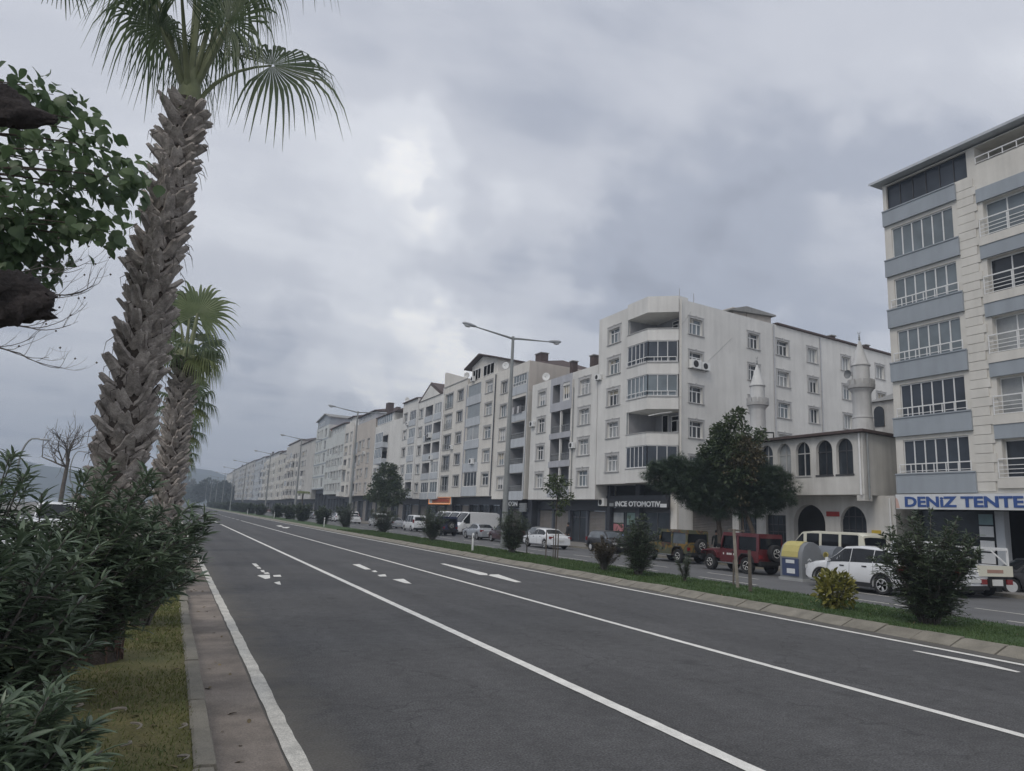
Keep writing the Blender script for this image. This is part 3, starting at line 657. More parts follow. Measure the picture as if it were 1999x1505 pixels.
def shopfront(root, y0, y1, zt, X=XG, kinds='gsgd', w=3.2, m='dark'):
    """recessed ground floor: fascia, piers, glass doors and roller shutters of separate slats"""
    b = MB(); b.box(X, X + .3, y0, y1, zt - .95, zt - .002); b.build('fascia', M[m], root)
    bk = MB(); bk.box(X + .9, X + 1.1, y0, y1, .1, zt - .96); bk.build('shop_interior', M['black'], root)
    n = max(1, round((y1 - y0) / w)); d = (y1 - y0) / n; pr = MB()
    for i in range(n + 1): yy = y0 + d * i; pr.box(X - .02, X + .5, max(y0, yy - .16), min(y1, yy + .16), .1, zt - .952)
    pr.build('shop_piers', M['darkblue'] if m == 'dark' else M['dark'], root)
    for i in range(n):
        a, c = y0 + d * i + .17, y0 + d * (i + 1) - .17; k = kinds[i % len(kinds)]
        if k == 's':
            s = MB(); nz = 22; hh = (zt - 1.0 - .12) / nz
            for j in range(nz): z = .12 + j * hh; s.add([(X + .2, a, z), (X + .17, a, z + hh * .5), (X + .2, a, z + hh), (X + .2, c, z), (X + .17, c, z + hh * .5), (X + .2, c, z + hh)], [(0, 1, 4, 3), (1, 2, 5, 4)])
            s.build('roller_shutter', M['shutter'], root)
        elif k == 'g':
            f = MB(); f.box(X + .2, X + .28, a, a + .08, .12, zt - .97); f.box(X + .2, X + .28, c - .08, c, .12, zt - .97); f.box(X + .2, X + .28, (a + c) / 2 - .04, (a + c) / 2 + .04, .2, zt - .97); f.box(X + .2, X + .28, a + .08, c - .08, 2.35, 2.42); f.box(X + .2, X + .28, a + .08, c - .08, .12, .2)
            o = f.build('shop_window', M['darkframe'], root); p = MB(); p.quad((X + .25, a, .13), (X + .25, a, zt - .98), (X + .25, c, zt - .98), (X + .25, c, .13)); p.build('pane', M['glass'], o)
def flat_trim(root, y0, y1, z, X=XF, m='trim', h=.12, pr=.1):
    b = MB(); b.box(X - pr, X - .002, y0, y1, z, z + h); return b.build('cornice', M[m], root)
def text3d(name, body, loc, rot, size, depth, m, parent, bold=.012, sx=1.0, shear=0.0):
    cu = bpy.data.curves.new(name, 'FONT'); cu.body = body; cu.size = size; cu.extrude = depth; cu.offset = bold; cu.shear = shear; cu.align_x = 'LEFT'; cu.resolution_u = 3
    ob = bpy.data.objects.new('tmp', cu); COL.objects.link(ob); dg = bpy.context.evaluated_depsgraph_get(); dg.update()
    me = bpy.data.meshes.new_from_object(ob.evaluated_get(dg)); bpy.data.objects.remove(ob); me.materials.clear(); me.materials.append(m); me.name = name
    xs = [v.co.x for v in me.vertices]; w = (max(xs) - min(xs)) if xs else 1
    o = link(name, me, parent, Vector(loc) - (wloc(parent) if parent else Vector((0, 0, 0))), rot)
    o.scale = (sx, 1, 1); return o, w
FRONT_ROT = (math.radians(90), 0, math.radians(-90))

# ---------------------------------------------------------------- the near corner house with the awning shop
def awning_house():
    y0, y1 = 8.0, 24.4
    r = thing('apartment_building', 'cream corner apartment block with blue grey balcony bands above the blue lettered shop sign', 'building', (XF, 16, 0))
    O = (XF, y1); tops = [19.15, 16.38, 13.64, 10.79, 7.9, 5.07]; bots = [18.35, 15.5, 12.7, 9.85, 7.0, 4.15]
    holes = []; u = lambda y: y1 - y
    for k in range(5): holes.append((u(24.0), u(20.7), tops[k + 1] + .03, bots[k] - .2, .5, True))
    for k in range(5): holes.append((u(19.25), u(14.6), 16.07 - 2.82 * k, 17.75 - 2.82 * k, .5, True)); holes.append((u(13.2), u(9.2), 16.07 - 2.82 * k, 17.75 - 2.82 * k, .5, True))
    holes.append((u(24.2), u(19.85), 19.3, 20.66, .5, True)); holes.append((u(19.45), u(8.2), 19.75, 20.66, 1.6, True))
    b = MB(); panel(b, O, FU, FN, 0, y1 - y0, 4.12, 20.72, holes); shell(b, y0, y1, 4.12, 20.72); b.build('wall', M['stone'], r)
    for k in range(6):
        b = MB(); b.box(XF - .15, XF - .002, 20.42, y1 - .015, bots[k], tops[k]); b.box(XF - .19, XF - .12, 20.39, y1 - .01, tops[k] + .002, tops[k] + .06); b.build('balcony_band', M['blue'], r)
    gl = ['glass_grey', 'glass_grey', 'glass_grey', 'glass_navy', 'glass_navy']
    for k in range(5):
        glazing(r, [(XF + .1, 24.0), (XF + .1, 20.7)], tops[k + 1] + .05, bots[k] - .2, [6], gl[k], rail=False)
        if k > 0: railing(r, [(XF - .05, 24.1, 0), (XF - .05, 20.55, 0)], tops[k + 1] + .08, .42, 1, .12)
    glazing(r, [(XF + .15, 24.2), (XF + .15, 19.85)], 19.3, 20.66, [6], 'glass_navy', rail=False, fm='darkframe')
    railing(r, [(XF + .02, 19.4, 0), (XF + .02, 8.2, 0)], 19.76, .34, 1, .05)
    for k in range(5):
        z = 16.07 - 2.82 * k
        for (a, c) in ((19.25, 14.6), (13.2, 9.2)):
            glazing(r, [(XF + .3, a), (XF + .3, c)], z, z + 1.68, [5], ['glass_grey', 'glass', 'glass_pale', 'glass_pale', 'glass'][k], rail=False, name='balcony_window')
            q = MB(); q.box(XF - .1, XF - .002, c - .2, a + .22, z + 1.72, z + 2.38); q.build('lintel_band', M['blue'], r)
            q = MB(); q.box(XF - .14, XF - .002, c - .2, a + .22, z - .46, z - .06); q.build('balcony_slab', M['stone'], r)
            railing(r, [(XF, a + .15, 0), (XF, c - .1, 0)], z - .03, .85, 4, .09, gap=1.1)
    # cladding courses of the pier, every other one longer
    st = []
    for wd in (.80, .93):
        q = MB(); q.box(-.05, 0, 0, wd, .012, .415); st.append(q.mesh('cladding_block', M['stone']))
    for i in range(35): link('cladding_block', st[i % 2], r, Vector((XF - .002 - .004 * (i % 3), 20.41 - (.80, .93)[i % 2], 4.2 + i * .4265)) - r.location)
    b = MB(); b.box(XF - .5, XF + 15.5, y0 - .6, y1 + .4, 20.82, 20.91); b.box(XF - .53, XF - .502, y0 - .6, y1 + .43, 20.80, 20.93); b.build('roof', M['wall_bluegrey'], r)
    # shop: open front, pillar, hanging samples
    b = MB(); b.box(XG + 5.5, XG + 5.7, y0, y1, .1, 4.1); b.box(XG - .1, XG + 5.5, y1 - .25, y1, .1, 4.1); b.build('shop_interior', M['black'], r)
    b = MB(); b.box(XG - .1, XG + .3, 20.05, 20.45, .12, 3.38); b.build('shop_pillar', M['wall_bluegrey'], r)
    b = MB(); b.box(XG + .1, XG + .2, 20.46, 24.1, .12, 3.38); b.build('shop_glass', M['glass'], r)
    s = MB(); s.box(XF - .2, XF + .05, y0, y1 + .02, 3.38, 4.1); sg = s.build('shop_sign', M['sign_white'], r)
    t, w = text3d('lettering', 'DENiZ TENTE', (XF - .215, 23.95, 3.51), FRONT_ROT, .66, .012, M['sign_blue'], sg, bold=.022)
    t.scale = (5.5 / w, 1, 1)
    q = MB(); q.add([(XF - .212, 24.41, 3.42), (XF - .212, 24.2, 3.42), (XF - .212, 24.3, 3.85), (XF - .212, 24.41, 3.95)], [(0, 1, 2, 3)]); q.build('orange_corner', mat('peach sign corner', (.56, .38, .33)), sg)
    for i, z in enumerate((2.75, 2.2, 1.55, 1.0)):
        q = MB(); q.box(XG - .16, XG - .13, 20.52, 21.15, z, z + .48); tag(q.build('sample_board', M['sign_white'] if i else mat('teal sample', (.2, .3, .32))), ('teal grey topmost sample board hanging beside the shop pillar', 'white sample board second from top beside the shop pillar', 'white sample board third from top beside the shop pillar', 'lowest white sample board beside the shop pillar')[i], 'board', 'sample boards by the shop pillar')
    return r
awning_house()

# ---------------------------------------------------------------- small mosque with two stub minarets
def arch_fill(b, O, U, N, a, c, zs, zt, d, nseg=12):
    """turns the top of a square hole into a round arch (spring line zs, crown zt)"""
    m = (a + c) / 2; rx = (c - a) / 2; q = lambda u, n, z: P3(O, U, N, u, n, z)
    pts = [(m - rx * math.cos(math.pi * i / nseg), zs + (zt - zs) * math.sin(math.pi * i / nseg)) for i in range(nseg + 1)]
    h = nseg // 2
    for i in range(h): b.add([q(a, 0, zt), q(*[pts[i][0]], 0, pts[i][1]), q(pts[i + 1][0], 0, pts[i + 1][1])], [(0, 1, 2)])
    for i in range(h, nseg): b.add([q(c, 0, zt), q(pts[i][0], 0, pts[i][1]), q(pts[i + 1][0], 0, pts[i + 1][1])], [(0, 1, 2)])
    for i in range(nseg): b.quad(q(pts[i][0], 0, pts[i][1]), q(pts[i][0], d, pts[i][1]), q(pts[i + 1][0], d, pts[i + 1][1]), q(pts[i + 1][0], 0, pts[i + 1][1]))
def mosque():
    y0, y1 = 26.35, 37.6
    r = thing('mosque', 'small white mosque with a row of arched windows under a dark flat eave', 'mosque', (XF, 31, 0))
    O = (XF, y1); u = lambda y: y1 - y; ar = [(28.06, 26.97), (29.43, 28.31), (30.93, 29.86), (32.34, 31.28), (33.75, 32.7), (35.2, 34.1), (36.6, 35.5)]
    holes = [(u(a), u(c), 5.24, 7.2, .3, True) for a, c in ar]
    b = MB(); panel(b, O, FU, FN, 0, y1 - y0, 4.13, 7.42, holes)
    for a, c in ar: arch_fill(b, O, FU, FN, u(a), u(c), 6.62, 7.2, .3)
    shell(b, y0, y1, 4.13, 7.42); b.box(XF + .02, XF + .6, y0 + .02, y0 + .5, 3.8, 4.125); b.build('wall', M['mosque'], r)
    for i, (a, c) in enumerate(ar):
        f = MB(); f.box(XF + .18, XF + .24, c, a, 6.5, 6.56); f.box(XF + .176, XF + .244, (a + c) / 2 - .03, (a + c) / 2 + .03, 5.26, 7.18); f.box(XF - .04, XF + .17, c - .05, a + .05, 5.15, 5.235)
        o = f.build('arched_window', M['trim'] if i > 1 else M['darkframe'], r); p = MB(); p.quad((XF + .21, a, 5.25), (XF + .21, c, 5.25), (XF + .21, c, 7.2), (XF + .21, a, 7.2)); p.build('pane', M['glass_pale' if i in (3,) else 'glass'], o)
    b = MB(); s = 15 * SH
    b.prism([(XF - .35, y1), (XF - .35, y0 - .3), (XF + 15, y0 + s - .3), (XF + 15, y1 + s)], 7.44, 7.58); b.build('roof', M['roof'], r)
    # ground floor set back, with entrance arch and arched window
    O2 = (XG, y1); g = [(32.33, 30.0, .12, 3.64, 2.5), (28.97, 27.27, .9, 3.57, 2.6)]
    hs = [(u(a), u(c), z0, z1, 1.2 if i == 0 else .4, True) for i, (a, c, z0, z1, zs) in enumerate(g)] + [(u(34.6), u(32.95), .9, 2.98, .35, True), (u(37.0), u(35.4), .9, 2.98, .35, True)]
    b = MB(); panel(b, O2, FU, FN, 0, y1 - 25.5, .1, 4.12, hs)
    for (a, c, z0, z1, zs), h in zip(g, hs): arch_fill(b, O2, FU, FN, u(a), u(c), zs, z1, h[4], 16)
    b.quad((XG, 25.5, .1), (XG + 12, 25.5 + 12 * SH, .1), (XG + 12, 25.5 + 12 * SH, 4.12), (XG, 25.5, 4.12)); b.build('ground_floor', M['mosque'], r)
    b = MB(); b.quad((XG + .35, 32.4, .12), (XG + .35, 29.9, .12), (XG + .35, 29.9, 3.7), (XG + .35, 32.4, 3.7)); b.build('entrance', M['black'], r)  # black sheet close behind the arch stands in for the unlit interior
    for (a, c, z0, z1) in ((28.97, 27.27, .9, 3.57), (34.6, 32.95, .9, 2.98), (37.0, 35.4, .9, 2.98)):
        f = MB(); n = 4
        for i in range(n + 1): yy = c + (a - c) * i / n; f.box(XG + .2, XG + .25, yy - .03, yy + .03, z0, z1)
        for z in (z0 + .02, (z0 + z1) / 2, z1 - .6): f.box(XG + .196, XG + .254, c, a, z, z + .05)
        o = f.build('window', M['darkframe'], r); p = MB(); p.quad((XG + .23, a, z0), (XG + .23, c, z0), (XG + .23, c, z1), (XG + .23, a, z1)); p.build('pane', M['glass'], o)
    pipe(r, XF - .07, 26.5, 4.1, 7.4, 'pvc'); pipe(r, XF + .25, 26.25, 3.9, 7.4, 'steel'); pipe(r, XG - .08, 25.75, .12, 4.0, 'pvc')
    # prayer hall rising behind
    b = MB(); b.box(40.0, 50, 27.4, 31.2, 7.6, 10.4); b.build('prayer_hall_wall', M['mosque'], r)
    b = MB(); b.add([(39.8, 27.2, 10.4), (39.8, 31.4, 10.4), (50, 31.4, 10.4), (50, 27.2, 10.4), (45, 29.3, 12.6)], [(0, 4, 1), (1, 4, 2), (2, 4, 3), (3, 4, 0), (0, 1, 2, 3)]); b.build('prayer_hall_roof', M['roof_grey'], r)
    for yy in (30.6, 28.6):
        f = MB(); f.extr([(39.93, yy + .35 * math.cos(t), 9.75 + .35 * math.sin(t)) for t in np.linspace(0, math.pi, 9)] + [(39.93, yy - .35, 8.8), (39.93, yy + .35, 8.8)], (.05, 0, 0)); f.build('hall_window', M['glass'], r)
    for nm, (px, py), lab in (('minaret', (35.5, 36.45), 'stub minaret above the street tree, left of the two on the mosque roof'), ('minaret', (35.5, 28.25), 'stub minaret with a loudspeaker, right of the two on the mosque roof')):
        z0 = 7.56
        m = MB(); m.lathe([(.66, 0), (.64, .25), (.53, 1.05), (.56, 1.06), (.56, 1.14), (.51, 1.15), (.50, 2.5), (.56, 2.62), (.66, 2.75)], (px, py, z0), 22)
        o = m.build('minaret', M['minaret'], r, smooth=30)
        m = MB(); m.lathe([(.66, 2.752), (.72, 2.8), (.74, 3.0), (.66, 3.0), (.5, 2.98)], (px, py, z0), 22)
        for i in range(12):
            t = 2 * math.pi * i / 12; c, s_ = math.cos(t), math.sin(t); m.add([(px + .73 * math.cos(t + q) if k < 2 else px + .64 * math.cos(t + q), (py + .73 * math.sin(t + q)) if k < 2 else py + .64 * math.sin(t + q), z) for z in (z0 + 3.002, z0 + 3.3) for k, q in ((0, -.18), (1, .18), (2, .18), (3, -.18))], [(0, 1, 2, 3), (7, 6, 5, 4), (0, 4, 5, 1), (1, 5, 6, 2), (2, 6, 7, 3), (3, 7, 4, 0)])
        m.build('balcony', M['trim'], o)
        m = MB(); m.lathe([(.48, 2.99), (.48, 4.12), (.54, 4.15), (.54, 4.22), (.47, 4.24), (.06, 5.65)], (px, py, z0), 22); m.build('spire', M['minaret'], o, smooth=30)
        m = MB(); m.lathe([(.03, 5.65), (.03, 5.72), (.075, 5.78), (.03, 5.84), (.06, 5.9), (.025, 5.96), (.045, 6.0), (.015, 6.05), (.012, 6.12)], (px, py, z0), 10)
        m.tube([(px, py + .09 * math.cos(t), z0 + 6.2 + .09 * math.sin(t)) for t in np.linspace(2.4, 7.0, 10)], [.006 + .016 * math.sin(math.pi * i / 9) for i in range(10)], 6); m.build('finial', M['steel'], o)
    d = thing('satellite_dish', 'small grey loudspeaker dish fixed to the right minaret above its balcony', 'dish', (35.05, 28.75, 11.25))
    m = MB(); m.lathe([(.02, .1), (.16, .04), (.26, -.05), (.25, -.055), (.15, .03), (.0001, .08)], (0, 0, 0), 18, 'x'); m.build('bowl', M['greyplastic'], d, local=True); m = MB(); m.tube([(.05, 0, 0), (.3, -.25, -.1)], .025, 6); m.build('bracket', M['steel'], d, local=True)
    s = MB(); s.box(XG - .05, XG - .003, 29.0, 29.87, 2.98, 3.25); tag(s.build('name_board', M['red']), 'small red board on the mosque wall between the entrance arch and the arched window', 'sign')
    s = MB(); s.box(XG - .04, XG - .003, 26.4, 26.95, 1.9, 2.3); tag(s.build('notice_board', mat('yellow sign', (.5, .36, .04), .5)), 'small yellow notice on the mosque wall near its right corner', 'sign')
    s = MB(); s.tube([(XF + .6, 33.2, 7.6), (XF + .6, 33.2, 8.05), (XF + .2, 33.9, 8.1)], .05, 6); s.box(XF + .1, XF + .5, 33.7, 34.2, 8.05, 8.2); tag(s.build('roof_lamp', M['trimblack']), 'black lamp on a short stalk on the mosque roof edge', 'lamp')
    return r
mosque()

# ---------------------------------------------------------------- white corner house with the bay of balconies (car parts shop)
def bay_house():
    r = thing('apartment_building', 'white corner apartment block with a chamfered balcony bay and a long stained side wall', 'building', (XF, 48, 0))
    zb, zt = 5.2, 19.95; y1, ym = 53.05, 48.2; cx, cy = 34.6, 43.78; Ls = 32.0
    sills = [17.3, 14.58, 11.86, 9.1, 6.25]
    b = MB(); O = (XF, y1); panel(b, O, FU, FN, 0, y1 - ym, zb, zt, [(y1 - 51.4, y1 - 49.75, z, z + 1.3, .22) for z in sills])
    # side wall
    OS = (cx, cy); sh = []
    cols = [(1.13, 1.44, (0, 1, 2, 3, 4)), (8.03, 1.34, (0, 1, 2, 3)), (11.74, 1.54, (0, 1, 2, 3)), (15.96, 1.34, (0, 1, 2, 3)), (21.0, 1.29, (0, 1, 2, 3)), (26.5, 1.39, (0, 1, 2, 3))]
    for (uu, w, fl) in cols:
        for k in fl: sh.append((uu, uu + w, 17.15 - 2.77 * k, 18.44 - 2.77 * k, .22))
    panel(b, OS, SU, SN, 0, Ls, .1, 19.79, sh)
    e = P3(OS, SU, SN, Ls, 0, 0)
    b.quad((XF, y1, zb), (XF, y1, zt), (XF + 15, y1 + 15 * SH, zt), (XF + 15, y1 + 15 * SH, zb))
    b.add([(XF, y1, zt - .4), (XF, ym, zt - .4), (cx, cy, 19.78), (e[0], e[1], 19.78), (XF + 15, y1 + 15 * SH, zt - .4)], [(0, 1, 2), (0, 2, 3), (0, 3, 4)])
    b.quad((XF, y1, zb), (XF, ym, zb), (36, ym, zb), (36, y1, zb)); b.add([(36.2, 43.98, zb + .004), (36.2, ym, zb + .004), (XF, ym, zb + .004), (32.8, 45.4, zb + .004), (cx, cy, zb + .004)], [(0, 1, 2, 3, 4)])
    b.build('wall', M['wall'], r)
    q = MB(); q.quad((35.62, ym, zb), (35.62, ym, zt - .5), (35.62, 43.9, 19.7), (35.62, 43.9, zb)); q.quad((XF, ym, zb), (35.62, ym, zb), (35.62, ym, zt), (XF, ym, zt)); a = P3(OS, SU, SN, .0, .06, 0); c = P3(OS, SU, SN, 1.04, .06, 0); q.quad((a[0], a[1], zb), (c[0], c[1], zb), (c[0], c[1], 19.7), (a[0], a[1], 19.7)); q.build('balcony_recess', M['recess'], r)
    for z in sills: window(r, O, FU, FN, y1 - 51.4, z, 1.65, 1.3, 'case3', trim=(.24, 1), dep=.2)
    for (uu, w, fl) in cols:
        for k in fl: window(r, OS, SU, SN, uu, 17.15 - 2.77 * k, w, 1.29, 'case3' if uu < 13 else 'lite3', trim=(.16, 1), dep=.2)
    bands = [(18.72, 20.05), (16.4, 17.36), (13.68, 14.6), (10.9, 11.86), (8.08, 9.05), (5.2, 6.3)]
    poly = [(32.72, ym - .003), (32.72, 45.35), (34.58, 43.83), (35.6, 43.95), (35.6, ym - .003)]
    for i, (a, c) in enumerate(bands):
        q = MB(); q.prism(poly, a, c); o = q.build('balcony', M['wall_grey'] if 0 else M['wall'], r)
        if i: q = MB(); q.prism([(32.66, ym - .01), (32.66, 45.32), (34.54, 43.77), (34.64, 43.86), (32.9, 45.4), (32.9, ym - .01)], c + .002, c + .05); q.build('coping', M['trim'], o)
    edge = [(32.80, ym - .05), (32.80, 45.38), (34.56, 43.93)]
    glazing(r, edge, 14.66, 16.39, [5, 3], 'glass_navy'); glazing(r, edge, 11.92, 13.67, [5, 3], 'glass_grey'); glazing(r, edge, 6.36, 8.07, [5, 3], 'glass_navy', rail=False)
    window(r, (35.6, ym), FU, FN, 2.2, 9.35, 1.9, 1.3, 'trans2', 'glass', dep=-.01); window(r, (35.6, ym), FU, FN, 1.0, 9.05, .8, 1.8, 'plain', 'glass', dep=-.01); window(r, (35.6, ym), FU, FN, 2.3, 17.4, 1.8, 1.1, 'trans2', 'glass_grey', dep=-.01)
    q = MB(); q.tube([(34.3, 44.3, 10.7), (33.7, 44.9, 10.6), (33.0, 45.5, 10.4)], .04, 6); q.build('awning_arm', M['white'], r)
    for (yy, zz0) in ((48.32, 18.9), ): pipe(r, XF - .08, yy, 5.2, zz0, 'steel', .05)
    p = P3(OS, SU, SN, .12, -.08, 0); pipe(r, p[0], p[1], 5.3, 19.75, 'wall_warm', .06)
    for uu in (11.28, 17.77): p = P3(OS, SU, SN, uu, -.08, 0); pipe(r, p[0], p[1], 4, 19.7, 'wall_grey', .055)
    # penthouse and rear roof edge
    q = MB(); a = P3(OS, SU, SN, 6.6, .3, 0); c = P3(OS, SU, SN, 11.4, .3, 0); q.extr([(a[0], a[1], 19.8), (c[0], c[1], 19.8), (c[0], c[1], 20.48), (a[0], a[1], 20.48)], (SN[0] * 5, SN[1] * 5, 0)); q.build('penthouse', M['wall_beige'], r)
    q = MB(); a = P3(OS, SU, SN, 5.8, -.1, 0); c = P3(OS, SU, SN, 11.6, -.1, 0); m_ = P3(OS, SU, SN, 7.8, -.1, 0); q.extr([(a[0], a[1], 20.0), (c[0], c[1], 20.5), (c[0], c[1], 20.63), (m_[0], m_[1], 20.7), (a[0], a[1], 20.1)], (SN[0] * 5.4, SN[1] * 5.4, 0)); q.build('penthouse_roof', M['roof_grey'], r)
    q = MB(); a = P3(OS, SU, SN, 11.65, -.18, 0); c = P3(OS, SU, SN, Ls, -.18, 0); q.extr([(a[0], a[1], 19.81), (c[0], c[1], 19.81), (c[0], c[1], 19.97), (a[0], a[1], 19.97)], (SN[0] * 8, SN[1] * 8, 0)); q.build('roof', M['roof'], r)
    for uu in (20.5, 26.0): p = P3(OS, SU, SN, uu, .6, 0); chimney(r, p[0], p[1], 19.9, .7, .5, .55)
    for uu, h in ((.3, .7), (1.9, .5), (8.2, .4)): p = P3(OS, SU, SN, uu - .2, .1, 0); q = MB(); q.tube([(p[0], p[1], 19.7), (p[0], p[1], 20.4 + h * .4)], .015, 5); q.build('roof_rod', M['rust'], r)
    # ground floor: recessed dark shop, sign, corner column, shutter round the corner
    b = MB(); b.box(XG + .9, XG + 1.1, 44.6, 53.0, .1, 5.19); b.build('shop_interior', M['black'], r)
    f = MB(); f.box(XG - .1, XG + .2, 44.7, 53.0, 3.92, 4.3); f.build('soffit_beam', M['dark'], r)
    for (a, c) in ((52.95, 52.5), (48.75, 48.2)): q = MB(); q.box(XG - .06, XG + .4, c, a, .12, 5.18); q.build('shop_pier', M['dark'], r)
    q = MB(); q.box(XG + .35, XG + 1.0, 43.9, 44.7, .12, 5.17); q.build('corner_column', M['wall_warm'], r)
    f = MB(); f.box(XG + .3, XG + .36, 44.7, 52.5, 2.95, 3.3); f.box(XG + .3, XG + .36, 44.7, 44.8, .12, 2.95); f.box(XG + .3, XG + .36, 46.2, 46.3, .12, 2.95); f.box(XG + .3, XG + .36, 50.6, 50.7, .12, 2.95); o = f.build('shop_window', M['darkframe'], r)
    p = MB(); p.quad((XG + .33, 52.5, .12), (XG + .33, 44.7, .12), (XG + .33, 44.7, 3), (XG + .33, 52.5, 3)); p.build('pane', M['glass'], o)
    for (a, c, z0, z1, m) in ((52.4, 50.9, 2.05, 2.9, M['glass_pale']), (52.4, 50.9, 1.35, 1.95, mat('pink poster', (.42, .17, .19))), (52.45, 50.8, .6, 1.2, mat('blue poster', (.12, .16, .26))), (50.4, 49.0, 1.9, 2.9, mat('green poster', (.16, .24, .22)))):
        q = MB(); q.box(XG + .28, XG + .29, c, a, z0, z1); q.build('window_poster', m, r)
    s = MB(); s.box(XG - .35, XG - .12, 44.15, 52.35, 3.3, 3.9); sg = s.build('shop_sign', M['sign_dark'], r)
    t, w = text3d('lettering', 'iNCE OTOMOTiV', (XG - .365, 51.25, 3.41), FRONT_ROT, .56, .012, M['sign_white'], sg, bold=.016); t.scale = (6.2 / w, 1, 1)
    q = MB(); q.box(XG - .37, XG - .352, 44.25, 45.05, 3.36, 3.62); q.build('sign_plate', M['sign_white'], sg); q = MB(); q.box(XG - .37, XG - .352, 51.5, 52.1, 3.4, 3.66); q.build('sign_emblem', M['steel'], sg)
    q = MB(); nz = 26
    for j in range(nz):
        z = .12 + j * .122; a = P3(OS, SU, SN, 1.4, -.06, 0); c = P3(OS, SU, SN, 6.8, -.06, 0); q.add([(a[0], a[1], z), (a[0], a[1] - .03, z + .06), (a[0], a[1], z + .122), (c[0], c[1], z), (c[0], c[1] - .03, z + .06), (c[0], c[1], z + .122)], [(0, 1, 4, 3), (1, 2, 5, 4)])
    q.build('roller_shutter', M['shutter'], r)
    q = MB(); a = P3(OS, SU, SN, 1.2, 0, 0); c = P3(OS, SU, SN, 7, 0, 0); q.add([(a[0], a[1], 3.7), (c[0], c[1], 3.7), (c[0], c[1] - .7, 3.35), (a[0], a[1] - .7, 3.35), (a[0], a[1], 3.6), (c[0], c[1], 3.6), (c[0], c[1] - .7, 3.25), (a[0], a[1] - .7, 3.25)], [(0, 1, 2, 3), (7, 6, 5, 4), (3, 2, 6, 7), (0, 3, 7, 4), (1, 5, 6, 2)]); q.build('shutter_canopy', M['rust'], r)
    for (u0, z0, u1, z1) in ((3.2, 15.2, 6.0, 17.6), (.2, 17.6, 1.3, 19.0), (12.4, 9.3, 14.2, 9.9)):
        q = MB(); a = P3(OS, SU, SN, u0, -.004, z0); c = P3(OS, SU, SN, u1, -.004, z1); q.bar(a, c, .05, .012); q.build('patched_crack', M['trim'], r)
    return r
bay_house()
ac_unit('white air conditioner on the white corner house beside its fourth floor window', XF - .33, 52.75, 14.35, .9)
ac_unit('boxy white air conditioner left of the black car parts sign', XG - .5, 53.25, 3.42, 1.15)
p = P3((34.6, 43.78), SU, SN, 1.55, -.4, 0); ac_unit('left cream unit of the pair under the side wall window', p[0], p[1], 14.3, 1.25, math.radians(96)); p = P3((34.6, 43.78), SU, SN, 2.6, -.4, 0); ac_unit('right cream unit of the pair under the side wall window', p[0], p[1], 14.3, 1.1, math.radians(96))

